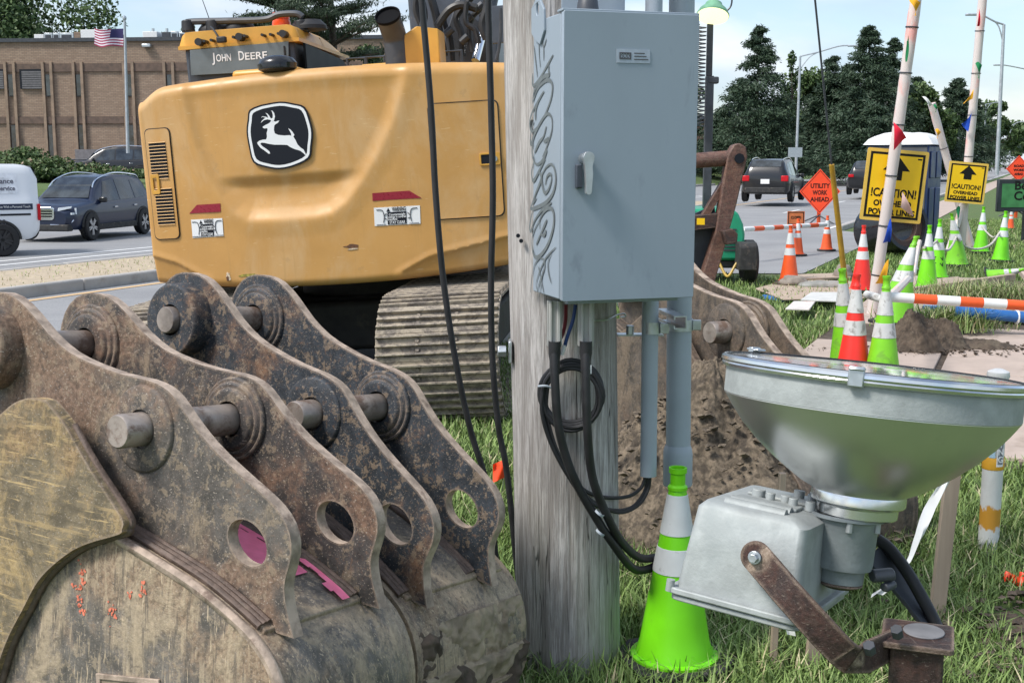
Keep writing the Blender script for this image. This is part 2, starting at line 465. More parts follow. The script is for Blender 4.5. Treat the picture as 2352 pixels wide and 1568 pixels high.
M_['band'] = mat('reflective_white', (.62, .64, .64), .4, 0, .06, 8, 0, 60, (.30, .29, .27), .34, 16)
M_['band_d'] = mat('scuffed_reflective_white', (.56, .57, .56), .45, 0, .1, 8, 0, 60, (.20, .19, .17), .47, 10)
M_['rubber'] = mat('cone_base_rubber', (.03, .03, .03), .8, 0, .3, 12, .2, 60, (.12, .10, .08), .4, 8)
M_['cautiony'] = mat('sign_yellow', (.95, .58, .004), .4, 0, .04, 3)
M_['signedge'] = mat('sign_pale_border', (.80, .52, .09), .5, 0, .05, 3)
M_['signk'] = flat('sign_black', (.012, .011, .01), .5)
M_['signor'] = mat('fluorescent_orange', (.95, .075, .018), .45, 0, .05, 3)
M_['wrap'] = mat('pink_stained_wrap', (.68, .60, .57), .4, 0, .05, 3, .3, 25, (.85, .33, .28), .48, 3.0, (1, 1, .35))
M_['timber'] = mat('stake_wood', (.36, .28, .21), .8, 0, .18, 12, .2, 60, (.25, .2, .16), .4, 8, (1, 1, .12))
M_['rope'] = mat('soiled_rope', (.5, .47, .42), .85, 0, .25, 30, .4, 120)
M_['greenpl'] = mat('trailer_green', (.015, .30, .155), .38, 0, .08, 4)
M_['blue_toilet'] = mat('toilet_blue', (.035, .065, .20), .4, 0, .08, 4)
M_['grey_toilet'] = mat('toilet_grey', (.085, .09, .10), .5, 0, .1, 4)
M_['blue_pipe'] = mat('blue_pipe', (.02, .12, .36), .4, 0, .08, 6)
M_['concrete'] = mat('concrete', (.38, .36, .335), .85, 0, .1, 3, .25, 60, (.29, .265, .23), .4, 1.6)
M_['slab'] = mat('dusty_pink_slab', (.44, .355, .30), .88, 0, .08, 3, .25, 60, (.30, .235, .185), .42, 1.8)
M_['ply'] = mat('plywood', (.43, .335, .26), .8, 0, .1, 4, .1, 60, (.3, .23, .17), .4, 3, (1, 6, 1))
M_['dirt'] = mat('turned_soil', (.085, .064, .047), .95, 0, .4, 14, .9, 40, (.15, .12, .085), .42, 5)
M_['clay'] = mat('clay_soil', (.15, .118, .084), .95, 0, .5, 40, 1.0, 90, (.050, .040, .031), .55, 12)
M_['stone'] = mat('field_stone', (.26, .225, .19), .85, 0, .25, 7, .4, 40)
M_['caked'] = mat('caked_clay', (.30, .245, .17), .95, 0, .3, 14, .8, 60, (.17, .13, .09), .45, 8)
def asphalt():
    t = NT('asphalt'); v = t.map()
    n = t.noise(v, .5, 6, .6); f = t.noise(v, 55, 3, .7); st = t.noise(t.map((.12, 3, 1), (0, 0, -(math.pi / 2 - RA))), 1, 5, .6)
    c = t.mix(t.rng(n, .3, .7), (.25, .25, .255), (.32, .32, .322))
    c = t.mix(t.rng(f, .35, .7, 0, .4), c, (.12, .12, .122))
    c = t.mix(t.rng(st, .55, .75, 0, .35), c, (.15, .15, .155))
    t.set('Base Color', c); t.set('Roughness', .85); t.bump(f, .25, .006); return t.m
M_['asphalt'] = asphalt()
M_['paintw'] = mat('road_paint_white', (.70, .70, .69), .7, 0, .06, 30, 0, 60, (.4, .4, .4), .3, 9)
M_['painty'] = mat('road_paint_yellow', (.62, .42, .22), .7, 0, .06, 30, 0, 60, (.4, .3, .2), .34, 9)
def ground_mat():
    t = NT('lawn_soil'); v = t.map()
    n = t.noise(v, .9, 8, .65, .3); f = t.noise(v, 26, 6, .7)
    c = t.mix(t.rng(f, .3, .7), (.05, .085, .022), (.13, .19, .055))
    c = t.mix(t.rng(n, .56, .7, 0, .75), c, (.12, .095, .06))
    t.set('Base Color', c); t.set('Roughness', .95); t.bump(f, .8, .03); return t.m
M_['ground'] = ground_mat()
M_['drygrass'] = mat('straw_verge', (.43, .35, .25), .95, 0, .15, 12, .6, 50, (.30, .25, .16), .35, 3)
def blades(name, a, b, d):
    t = NT(name)
    at = t.n.new('ShaderNodeAttribute'); at.attribute_name = 'tint'
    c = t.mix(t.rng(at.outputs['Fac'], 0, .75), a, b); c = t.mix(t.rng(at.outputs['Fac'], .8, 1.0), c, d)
    t.set('Base Color', c); t.set('Roughness', .55)
    t.b.inputs['Specular IOR Level'].default_value = .3
    return t.m
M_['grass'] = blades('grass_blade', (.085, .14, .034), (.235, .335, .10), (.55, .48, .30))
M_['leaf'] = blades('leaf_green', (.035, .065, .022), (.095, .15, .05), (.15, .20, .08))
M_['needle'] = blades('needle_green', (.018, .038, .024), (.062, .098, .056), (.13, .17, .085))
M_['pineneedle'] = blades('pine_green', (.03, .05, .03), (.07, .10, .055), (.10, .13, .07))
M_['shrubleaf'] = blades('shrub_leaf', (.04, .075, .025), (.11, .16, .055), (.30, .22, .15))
M_['bark'] = mat('bark', (.075, .058, .045), .9, 0, .3, 10, .5, 40)
def brick():
    t = NT('tan_brick')
    b = t.n.new('ShaderNodeTexBrick'); b.inputs['Scale'].default_value = 1.0
    b.inputs['Color1'].default_value = (.27, .185, .13, 1); b.inputs['Color2'].default_value = (.36, .26, .185, 1)
    b.inputs['Mortar'].default_value = (.17, .135, .11, 1); b.inputs['Mortar Size'].default_value = .012
    b.inputs['Brick Width'].default_value = .30; b.inputs['Row Height'].default_value = .10
    s_ = t.sep(t.tc.outputs['Object']); cmb = t.n.new('ShaderNodeCombineXYZ'); t.l.new(s_[0], cmb.inputs[0]); t.l.new(s_[2], cmb.inputs[1])
    t.l.new(cmb.outputs[0], b.inputs[0])
    n = t.noise(t.map((1, 1, 2.5)), 1.3, 6, .6); n2 = t.noise(t.map((1.2, 1, .2)), .9, 4, .6)
    c = t.mix(t.rng(n, .3, .7, 0, .4), b.outputs[0], (.20, .14, .10))
    c = t.mix(t.rng(n2, .62, .74, 0, .6), c, (.09, .075, .065))
    t.set('Base Color', c); t.set('Roughness', .9); return t.m
M_['brick'] = brick()
M_['brick_d'] = mat('dark_brick_band', (.13, .09, .07), .9, 0, .25, 4)
M_['concol'] = mat('brick_fin', (.27, .195, .14), .9, 0, .2, 3)
M_['stonepole'] = mat('lamp_post_metal', (.45, .48, .51), .5, .5, .1, 6)
M_['tyre'] = mat('tyre', (.016, .016, .017), .75, 0, .2, 10)
M_['rim'] = mat('alloy_rim', (.42, .43, .45), .3, .8, .1, 10)
M_['rimk'] = mat('black_rim', (.03, .03, .033), .4, .3, .1, 10)
M_['headlamp'] = flat('headlamp', (.7, .75, .78), .15)
M_['headlit'] = flat('headlamp_lit', (1, .93, .8), .3, 0, 3.5)
M_['tail'] = flat('tail_lamp', (.5, .012, .02), .25)
M_['lampglow'] = flat('work_lamp_lens', (1.0, 1.0, .55), .4, 0, .75)
def carpaint(name, c, metal=.35): 
    t = NT(name); t.set('Base Color', c); t.set('Metallic', metal); t.set('Roughness', .32)
    t.b.inputs['Coat Weight'].default_value = .35; t.b.inputs['Coat Roughness'].default_value = .06
    return t.m
M_['car_blue'] = carpaint('midnight_blue_paint', (.006, .014, .042), .1)
M_['car_white'] = carpaint('van_white_paint', (.72, .74, .77), .0)
M_['car_black'] = carpaint('black_car_paint', (.012, .013, .016), .1)
M_['car_grey'] = carpaint('grey_car_paint', (.075, .08, .09))
M_['car_silver'] = carpaint('silver_car_paint', (.35, .38, .42))
M_['car_red'] = carpaint('red_car_paint', (.30, .02, .02), .1)
# ------------------------------------------------------------------ setting: ground, road, kerbs, bank
g = MB(); g.sheet([(-1500, -300, -.02), (1500, -300, -.02), (1500, 2500, -.02), (-1500, 2500, -.02)])
struct('ground', g, M_['ground'], 0)
def strip(name, v0, v1, u0, u1, z, m, **k):
    b = MB(); b.sheet([road(u0, v0, z), road(u0, v1, z), road(u1, v1, z), road(u1, v0, z)])
    return struct(name, b, m, 0, **k)
strip('road', -12.2, -4.9, -30, 900, -.012, M_['asphalt'])
strip('far_road', -24.6, -14.5, -30, 900, -.012, M_['asphalt'])
strip('median_strip', -14.4, -12.35, -30, 52, .13, M_['drygrass'])
strip('turn_lane', -14.5, -12.2, 52, 900, -.008, M_['asphalt'])
b = MB(); b.sheet([road(19.0, -4.9, -.006), road(19.6, -3.4, -.006), road(31, -3.4, -.006), road(33, -4.9, -.006)])
struct('driveway_apron', b, M_['asphalt'], 0)
def kerb(name, v0, v1, u0, u1, step, h=.15):
    root = None
    n = int((u1 - u0) / step)
    base = MB(); base.box((0, 0, 0), (abs(v1 - v0), step - .012, h + .1))
    for i in range(n):
        c = road(u0 + step * (i + .5), (v0 + v1) / 2, h / 2 - .05)
        if root is None:
            b = MB(); b.box((0, 0, -.02), (abs(v1 - v0) - .02, .05, .05)); root = struct(name, b, M_['concrete'], 0)
            root.location = c; root.rotation_euler = (0, 0, -RA)
            first = mk('kerb_stone', base, M_['concrete'], root, bevel=.03); L0 = c; continue
        o = first.copy(); col.objects.link(o); o.parent = root
        d = Matrix.Rotation(RA, 3, 'Z') @ (c - L0)
        o.location = d + Vector((0, 0, random.uniform(-.006, .006))); o.rotation_euler = (0, random.uniform(-.02, .02), random.uniform(-.004, .004))
kerb('median_kerb', -12.35, -12.2, -2, 52, 3.0)
kerb('median_far_kerb', -14.55, -14.4, 6, 52, 3.0)
kerb('roadside_kerb', -4.9, -4.72, 8.0, 19.0, 1.5, .12)
kerb('roadside_far_kerb', -4.9, -4.72, 33, 75, 3.0, .12)
kerb('opposite_kerb', -24.8, -24.6, 18, 100, 3.0)
# painted markings
def line(name, v, w, u0, u1, m, z=-.006):
    strip(name, v - w / 2, v + w / 2, u0, u1, z, m)
line('yellow_edge_line', -11.9, .13, -10, 300, M_['painty'])
line('white_lane_line', -16.55, .14, -10, 300, M_['paintw'])
line('white_lane_line', -17.25, .14, -10, 300, M_['paintw'])
line('white_edge_line', -5.2, .12, 33, 300, M_['paintw'])
for i in range(9): line('white_lane_dash', -8.4, .13, 20 + 12 * i, 23.2 + 12 * i, M_['paintw'])
for i in range(6): line('white_lane_dash', -20.8, .13, 14 + 12 * i, 17 + 12 * i, M_['paintw'])
# bank and lot on the other side of the road
b = MB(); prof = [(-24.8, -.01), (-26.5, .25), (-29.5, .95), (-36, 1.08), (-60, 1.15), (-700, 1.6)]
for (a, za), (c, zc) in zip(prof, prof[1:]):
    b.add([road(-120, a, za), road(900, a, za), road(900, c, zc), road(-120, c, zc)], [(0, 1, 2, 3)])
struct('embankment', b, M_['ground'], 0)
strip('car_park', -58, -37, -60, 76, 1.16, M_['asphalt'])
# pavement slabs along the verge (dusty, some lifted)
root = None
k = 0
for i in range(8):
    u0 = 7.6 + i * 1.52
    for j, (v0, v1) in enumerate(((-1.95, -.72), (-.68, .55))):
        if i in (3,) and j == 0: continue                     # dug out here
        if i in (4, 5, 6, 7, 8) and j == 1: continue
        b = MB(); b.box((0, 0, -.05), (v1 - v0 - .02, 1.495, .1))
        c = road(u0 + .75, (v0 + v1) / 2, random.uniform(.006, .022))
        if root is None:
            bb = MB(); bb.sheet([road(7.4, -2.0, -.014), road(7.4, .6, -.014), road(19.7, .6, -.014), road(19.7, -2.0, -.014)])
            root = struct('pavement', bb, M_['dirt'], 0)
            proto = mk('paving_slab', b, M_['slab'], root, bevel=.008)
            o = proto
        else:
            o = proto.copy(); col.objects.link(o)
        o.location = c; o.rotation_euler = (random.uniform(-.006, .006), random.uniform(-.006, .006), -RA + random.uniform(-.004, .004))
        k += 1
strip('far_pavement', -4.2, -2.9, 31, 300, -.002, M_['slab'])
# ------------------------------------------------------------------ digging buckets
EAR = [(-.70, -.02), (-.742, .10), (-.75, .17), (-.728, .245), (-.68, .293), (-.611, .311), (-.533, .303), (-.455, .262), (-.377, .209), (-.295, .170), (-.208, .148),
       (-.09, .130), (.005, .124), (.065, .112), (.108, .090), (.150, .053), (.205, .008), (.27, -.034), (.35, -.076), (.43, -.116), (.475, -.148), (.503, -.188),
       (.510, -.235), (.498, -.282), (.492, -.318), (.504, -.37), (.528, -.428)]
SHELL = [(-.70, -.05), (-.55, -.10), (-.35, -.195), (-.15, -.245), (0, -.268), (.17, -.31), (.29, -.345), (.40, -.39), (.475, -.43), (.532, -.485), (.568, -.56),
         (.58, -.65), (.565, -.76), (.52, -.87), (.44, -.95), (.32, -1.0), (.1, -1.02), (-.35, -1.02)]
def bucket(name, label, pinB, yaw, tilt, roll, scale, mats, groupname, gap=.32, over=(.06, .06), extra=None, ground=None, earmats=None):
    p = Vector((math.cos(R(yaw)), math.sin(R(yaw)), tilt)).normalized()
    t = Vector((p.y, -p.x, 0)).normalized()
    q = t.cross(p)
    if q.z < 0: q = -q
    t2 = t * math.cos(roll) + q * math.sin(roll); q2 = q * math.cos(roll) - t * math.sin(roll)
    t2 *= scale; q2 *= scale; p2 = p * scale
    O = Vector(pinB)
    # local matrix: x = t, y = q, z = toward the viewer (-p)
    M = Matrix(((t2.x, q2.x, -p2.x, O.x), (t2.y, q2.y, -p2.y, O.y), (t2.z, q2.z, -p2.z, O.z), (0, 0, 0, 1)))
    root = thing(name, label, 'bucket', (O.x, O.y, 0), group=groupname)
    W = dict(world=True)
    lower = SHELL[:9]
    ear_poly = spl2(EAR, 2) + [(a, b_ + .004) for a, b_ in reversed(lower)]
    hole = circ(.370, -.230, .066, 26, .051, R(-25))
    th = .034
    faces = [(0.0, 'B'), (gap, 'A')]
    for z, nm in faces:
        em = (earmats or {}).get(nm, mats['ear'])
        e = MB(); e.prism(ear_poly, th, M, [hole], z0=z - th / 2)
        # edge faces take the torch-cut colour
        nf = len(e.f); cnt = len(ear_poly) + len(hole)
        e.m = [1 if i >= nf - cnt else 0 for i in range(nf)]
        ear = mk('ear_plate', e, [em, M_['edge']], root, smooth=30, **W)
        # boss rings on both faces at both pin holes
        for (cx, cy, r) in ((0, 0, .112), (-.60, .158, .118)):
            bs = MB()
            Mz = M @ Matrix.Translation((cx, cy, z))
            if nm == 'B':
                bs.lathe([(.05, .046), (r * .70, .046), (r * .76, .040), (r * .77, .034), (r * .84, .037), (r * .90, .033), (r * .92, .027), (r * .99, .030), (r * 1.04, .023), (r, -.03), (.05, -.03)], 36, Mz)
            elif cx < -.1:
                bs.lathe([(.05, .085), (r * .94, .085), (r, .076), (r, -.03), (.05, -.03)], 36, Mz)
            else:
                bs.lathe([(.05, .027), (r * .93, .027), (r * .97, .0245), (r, .018), (r, -.03), (.05, -.03)], 36, Mz)
            mk('boss', bs, [em, M_['edge']][0], ear, smooth=50, bevel=.003, **W)
        # weld beads along the foot of the ear
        wb = MB()
        for dz in (.024, .038, .052):
            for sgn in (-1, 1):
                pts = [M @ Vector((a, b_ + .012 - (dz - .03) * .15, z + sgn * dz)) for a, b_ in lower[2:8] + [(.455, -.416)]]
                wb.tube(pts, .0095 * scale, 6, sub=5)
        mk('weld', wb, M_['weld'], ear, smooth=60, **W)
    for (cx, cy, out) in ((0, 0, .10), (-.60, .158, .105)):
        pn = MB(); Mz = M @ Matrix.Translation((cx, cy, 0))
        pn.lathe([(.0, -.10), (.040, -.10), (.043, -.095), (.043, gap + out - .005), (.039, gap + out), (0, gap + out)], 28, Mz)
        mk('pin', pn, M_['pin'], root, smooth=50, **W)
    z0, z1 = -over[1], gap + over[0]
    prof = spl2(SHELL, 2)
    inn = []
    for i, (a, b_) in enumerate(prof):
        a0, b0 = prof[max(i - 1, 0)]; a1, b1 = prof[min(i + 1, len(prof) - 1)]
        d = Vector((a1 - a0, b1 - b0)).normalized(); inn.append((a + d.y * .03, b_ - d.x * .03))
    s = MB(); s.prism(prof + inn[::-1], z1 - z0, M, z0=z0)
    sh = mk('shell', s, mats['shell'], root, bevel=.004, smooth=35, **W)
    # heel wear plate: a second layer that starts as a step below the ears
    k0 = [i for i, (a, b_) in enumerate(prof) if b_ < -.66 and a > .3][0]
    hp = prof[k0:]
    hout = [(a + .022, b_ - .004) if a > .5 else (a + .014, b_ - .014) for a, b_ in hp]
    s = MB(); s.prism(hout + hp[::-1], z1 - z0 + .006, M, z0=z0 - .003)
    mk('wear_plate', s, mats['wear'], root, bevel=.004, smooth=35, **W)
    # brow plate ridge across the shell between the ears
    rg = MB(); rg.prism([(.30, -.333), (.405, -.375), (.47, -.414), (.465, -.43), (.29, -.36)], z1 - z0 - .02, M, z0=z0 + .01)
    mk('brow_plate', rg, mats['shell'], root, bevel=.004, smooth=35, **W)
    # side walls: closed profile of the bowl
    side = prof + [(-.45, -.98), (-.62, -.5)]
    for zz in (z1, z0 - .025):
        s = MB(); s.prism(side, .025, M, z0=zz)
        w = mk('side_wall', s, mats['side'], root, bevel=.004, smooth=35, **W)
    for i in range(4):
        tt = MB(); zc = z0 + (z1 - z0) * (i + .5) / 4
        tt.prism([(-.30, -1.03), (-.30, -.985), (-.42, -.99), (-.60, -1.02)], .06, M, z0=zc - .03)
        mk('tooth', tt, mats['wear'], root, bevel=.004, smooth=35, **W)
    if extra: extra(root, M, z0, z1)
    return root, M

def mud(root, M, z0, z1, m, seed, thr, amp, lo=9, hi=30, fx=5.0):
    """dried clay caked on the shell: only where the noise is high does it stand proud of the steel"""
    prof = spl2(SHELL, 2); seg = prof[2 * lo:hi]; n = len(seg) - 1
    def f(u, v):
        k = min(int(v * n), n - 1); t = v * n - k; a, c = seg[k], seg[k + 1]
        d = Vector((c[0] - a[0], c[1] - a[1])).normalized(); nx, ny = -d.y, d.x
        x, y = a[0] + (c[0] - a[0]) * t, a[1] + (c[1] - a[1]) * t; z = z0 + (z1 - z0) * u
        h = noise.noise(Vector((x * fx, y * fx, z * fx + seed))) + .6 * noise.noise(Vector((x * 13, y * 13, z * 13 + seed))) + .35 * noise.noise(Vector((x * 34, y * 34, z * 34))) + thr
        edge = min(1, u * 20, (1 - u) * 20)
        h = max(-.4, min(h, .8)) * amp * edge + .006 * noise.noise(Vector((x * 60, y * 60, z * 60)))
        return M @ Vector((x + nx * (h + .018 * (y < -.62)), y + ny * h, z))
    b = MB(); b.grid(f, 110, 120); mk('dried_mud', b, m, root, world=True, smooth=80)
def bucket_back_extra(root, M, z0, z1):
    mud(root, M, z0 - .02, z1, M_['caked'], 3.1, .16, .028)
    mud(root, M, z0 - .02, z1, M_['dirt'], 8.4, -.04, .036)
def bucket_front_extra(root, M, z0, z1):
    W = dict(world=True)
    yl = [(-.80, -.2), (-.62, -.12), (-.503, -.055), (-.394, .022), (-.34, .046), (-.306, .053), (-.262, .053), (-.236, .045), (-.166, -.004), (-.078, -.092), (.023, -.178), (.057, -.212),
          (.054, -.232), (.042, -.247), (-.069, -.288), (-.15, -.330), (-.25, -.41), (-.317, -.505), (-.385, -.613), (-.436, -.742), (-.47, -.9), (-.49, -1.0), (-.80, -1.0)]
    s = MB(); s.prism(spl2(yl, 4), .035, M, z0=z1 + .026)
    mk('side_cutter_plate', s, M_['sideplate'], root, bevel=.006, smooth=35, **W)
    # weld bead round the cutter plate
    wb = MB(); wb.tube([M @ Vector((a, b_, z1 + .034)) for a, b_ in yl[8:20]], .010, 6, sub=4)
    mk('weld', wb, M_['weld'], root, smooth=60, **W)
    # rim bead on the side wall edge
    wb = MB(); wb.tube([M @ Vector((a - .004, b_ - .004, z1 + .020)) for a, b_ in SHELL[4:14]], .014, 6, sub=4)
    mk('rim_bead', wb, M_['edge'], root, smooth=60, **W)
    # maker's plate welded on the side wall: a pale border and a few raised letters
    Mp = M @ Matrix.Translation((.062, -.655, z1 + .025)) @ Matrix.Rotation(R(9), 4, 'Z')
    s = MB(); s.prism([(-.115, -.05), (.115, -.05), (.115, .05), (-.115, .05)], .008, Mp, [[(-.10, -.036), (.10, -.036), (.10, .036), (-.10, .036)]])
    pl = mk('name_plate', s, M_['edge'], root, bevel=.002, smooth=35, **W)
    L = root.location
    text('plate_lettering', 'WEST', M_['decal_k'], pl, Matrix.Translation(-L) @ Mp @ Matrix.Translation((-.035, -.002, .004)), .05, .11, .003, bold=.001)
    s = MB(); s.prism([(-.10, -.036), (.10, -.036), (.10, .036), (-.10, .036)], .003, Mp)
    mk('plate_face', s, mat('plate_face_tan', (.30, .235, .17), .7, 0, .2, 20), pl, world=True)
    # sprayed crew marks
    om = mat('spray_orange', (.72, .20, .12), .7, 0, .2, 60)
    def spray(cx, cy, w, h, n, seed, m=om, z=z1 + .0262):
        rr = random.Random(seed); b = MB()
        for i in range(n):
            x, y = cx + rr.gauss(0, w), cy + rr.gauss(0, h)
            r_ = rr.uniform(.0015, .005)
            b.prism(circ(x, y, r_ * rr.uniform(.6, 1.6), 7, r_ * rr.uniform(.5, 1.2), rr.uniform(0, 3)), .0006, M, z0=z)
        mk('spray_mark', b, m, root, smooth=0, **W)
    spray(-.135, -.415, .011, .030, 34, 1); spray(-.13, -.47, .008, .012, 12, 2); spray(-.015, -.455, .012, .016, 14, 4); spray(.095, -.385, .006, .010, 10, 5); spray(.05, -.40, .004, .006, 5, 6)
    # pink paint along the brow between the two ears
    pk = mat('spray_pink', (1.0, .22, .36), .6, 0, .12, 30)
    rr = random.Random(9)
    def yy(a):
        for (x0, y0), (x1, y1) in zip(prof_s, prof_s[1:]):
            if x0 <= a <= x1: return y0 + (y1 - y0) * (a - x0) / (x1 - x0)
        return -.36
    b = MB()
    for i in range(14):
        a0, a1 = .04 + .43 * i / 14, .04 + .43 * (i + 1) / 14
        zA, zB = .066, .082 + rr.uniform(0, .010) + (.035 * rr.random() if i > 11 else 0)
        b.add([M @ Vector((a, yy(a) + .016 + .012 * (a > .3), z)) for a, z in ((a0, zA), (a1, zA), (a1, zB), (a0, zB))], [(0, 1, 2, 3)])
    mk('pink_paint', b, pk, root, smooth=0, **W)
    b = MB()
    for i in range(16):
        a0, a1 = .10 + .255 * i / 16, .10 + .255 * (i + 1) / 16
        zA, zB = .098, .29
        b.add([M @ Vector((a, yy(a) + .022, z)) for a, z in ((a0, zA), (a1, zA), (a1, zB), (a0, zB))], [(0, 1, 2, 3)])
    mk('pink_paint', b, pk, root, smooth=0, **W)
prof_s = spl2(SHELL, 3)
mA = dict(ear=M_['steel'], shell=M_['shell'], wear=M_['shell'], side=M_['shell'])
mB = dict(ear=M_['steel_dark'], shell=M_['shell'], wear=M_['shell_mud'], side=M_['shell_mud'])
mC = dict(ear=M_['shell_dirt'], shell=M_['shell_dirt'], wear=M_['shell_dirt'], side=M_['shell_dirt'])
GB = 'loose excavator buckets'
B1, MB1 = bucket('excavator_bucket', 'rust-brown digging bucket nearest the camera with orange spray marks on its side', P(550, 960, 3.25), 58, -.1, 0, 1.0, mA, GB, extra=bucket_front_extra, earmats={'A': M_['steel'], 'B': M_['steel_red']})
B2, MB2 = bucket('excavator_bucket', 'dark clay-caked digging bucket between the nearest bucket and the utility pole', P(886, 932, 3.8), 56, -.1, R(-8), 1.0, mB, GB, over=(.05, .13), extra=bucket_back_extra)
_p3 = Vector((math.cos(R(31)), math.sin(R(31)), -.02)).normalized()
def bucket_mud_extra(root, M, z0, z1):
    yl = [(-.80, -.2), (-.62, -.12), (-.503, -.055), (-.394, .022), (-.306, .053), (-.236, .045), (-.166, -.004), (-.078, -.092), (.023, -.178), (.057, -.212),
          (.042, -.247), (-.069, -.288), (-.15, -.330), (-.25, -.41), (-.317, -.505), (-.385, -.613), (-.436, -.742), (-.47, -.9), (-.49, -1.0), (-.80, -1.0)]
    s = MB(); s.prism(yl, .035, M, z0=z1 + .026)
    mk('side_cutter_plate', s, M_['shell_dirt'], root, bevel=.006, smooth=35, world=True)
B3, MB3 = bucket('excavator_bucket', 'muddy digging bucket behind the utility pole with one round pin end showing', P(1675, 761, 5.7) + _p3 * .148, 31, -.02, R(-2), 1.23, mC, GB, gap=.12, over=(.06, .34), extra=bucket_mud_extra)
# ------------------------------------------------------------------ excavator (rear towards the camera)
EX_O = Vector((-1.33, 8.8, 0)); EX_YAW, EX_ROLL = R(-6), R(-3.6)
EXM = Matrix.Translation(EX_O) @ Matrix.Rotation(EX_YAW, 4, 'Z') @ Matrix.Rotation(EX_ROLL, 4, 'Y')
EXI = EXM.inverted()
def exl(x, y, yl=0.0):
    d = EXI.to_3x3() @ Vector(ray(x, y)); c = EXI @ Vector((0, 0, CAMH))
    w = c + d * ((yl - c.y) / d.y)
    return (w.x, w.z)
EX = thing('excavator', 'yellow tracked excavator seen from behind with a leaping deer emblem', 'excavator', EX_O)
EX.rotation_mode = 'ZYX'; EX.rotation_euler = (0, EX_ROLL, EX_YAW)
EX.matrix_world = EXM
XL, XR, ZB, ZT = -1.31, 1.42, .90, 2.40
UPOLY = [(-1.01, 2.6), (-.986, 2.388), (-.954, 2.194), (-.903, 1.903), (-.82, 1.686), (-.742, 1.536), (-.648, 1.418), (-.55, 1.352), (-.481, 1.34), (-.24, 1.338), (-.007, 1.342),
         (.109, 1.363), (.231, 1.444), (.356, 1.592), (.497, 1.791), (.614, 2.001), (.697, 2.212), (.751, 2.401), (.79, 2.6)]
def sdist(px, pz):
    """signed distance to the U outline (positive inside)"""
    best = 9; inside = False
    n = len(UPOLY)
    for i in range(n):
        (x0, z0), (x1, z1) = UPOLY[i], UPOLY[(i + 1) % n]
        if i < n - 1:
            dx, dz = x1 - x0, z1 - z0
            t = max(0, min(1, ((px - x0) * dx + (pz - z0) * dz) / (dx * dx + dz * dz)))
            best = min(best, math.hypot(px - x0 - t * dx, pz - z0 - t * dz))
        if (z0 > pz) != (z1 > pz) and px < (x1 - x0) * (pz - z0) / (z1 - z0) + x0: inside = not inside
    return best if inside else -best
def sst(a, b, x):
    t = max(0, min(1, (x - a) / (b - a))); return t * t * (3 - 2 * t)
def cw_top(x): return ZT + .03 - .05 * ((x - .1) / 1.3) ** 2 - .10 * sst(1.05, 1.36, -x) ** 2
def cw_bot(x): return ZB - .045 + .075 * abs((x - .05) / 1.36) ** 2.2
def cw_y(x, z):
    y = .10 * ((x - .05) / 1.36) ** 2
    d = sdist(x, z)
    if d > 0:
        crease = 1.68
        top = .020 * sst(0, .12, d) * sst(2.44, 2.25, z)
        low = .040 * sst(1.70, 1.60, z) * sst(0, .22, d)
        y += top + low - .007 * (1 - sst(0, .07, d))
    else:
        y += -.007 * sst(-.13, -.0, d)
    # lower corner chamfers below a raised crease
    for pts in (((-1.31, 1.135), (-1.136, 1.08), (-.837, .91)), ((.531, .898), (.805, 1.025), (1.40, 1.14))):
        for (x0, z0), (x1, z1) in zip(pts, pts[1:]):
            if x0 <= x <= x1:
                zl = z0 + (z1 - z0) * (x - x0) / (x1 - x0)
                if z < zl: y += min(.03, (zl - z) * .20) + .009 * sst(0, .02, zl - z)
                else: y += -.006 * sst(.06, 0, z - zl)
    return y
NX, NZ = 190, 120
cb = MB(); rows = []
for j in range(-8, NZ + 9):
    row = []
    for i in range(-9, NX + 10):
        s_ = i / NX
        xx = XL + (XR - XL) * min(1, max(0, s_))
        zb, zt = cw_bot(xx), cw_top(xx)
        rt, rb, rs = .085, .06, .12
        t_ = min(1, max(0, j / NZ))
        z = zb + rb + (zt - zb - rb - rt) * t_
        y = cw_y(xx, z); yo = 0
        if j > NZ:
            a = R(90 * min(j - NZ, 7) / 7); z += rt * math.sin(a); yo += rt * (1 - math.cos(a))
            if j - NZ > 7: yo += 1.0; z += .05
        if j < 0:
            a = R(90 * min(-j, 7) / 7); z -= rb * math.sin(a); yo += rb * (1 - math.cos(a))
            if -j > 7: yo += .9
        if i < 0:
            a = R(90 * min(-i, 8) / 8); xx -= rs * .35 * math.sin(a); yo += rs * (1 - math.cos(a))
            if -i > 8: yo += 1.0 if not (j > NZ + 7 or j < -7) else 0
        if i > NX:
            a = R(90 * min(i - NX, 8) / 8); xx += rs * .35 * math.sin(a); yo += rs * (1 - math.cos(a))
            if i - NX > 8: yo += 1.0 if not (j > NZ + 7 or j < -7) else 0
        row.append((xx, y + yo, z))
    rows.append(row)
W_ = len(rows[0])
cb.add([p for r_ in rows for p in r_], [(j * W_ + i, j * W_ + i + 1, (j + 1) * W_ + i + 1, (j + 1) * W_ + i) for j in range(len(rows) - 1) for i in range(W_ - 1)])
CWO = mk('counterweight', cb, M_['yellow'], EX, smooth=45)
def on(x, z, off=.004): return Vector((x, cw_y(x, z) - off, z))
def onM(x, z, off=.004, w=.3):
    """matrix lying on the rear surface: x right, y up, z out of it"""
    a, b = on(x - w / 2, z, off), on(x + w / 2, z, off); c, d = on(x, z - w / 4, off), on(x, z + w / 4, off)
    o = (a + b) / 2
    return frame(o, b - a, d - c)
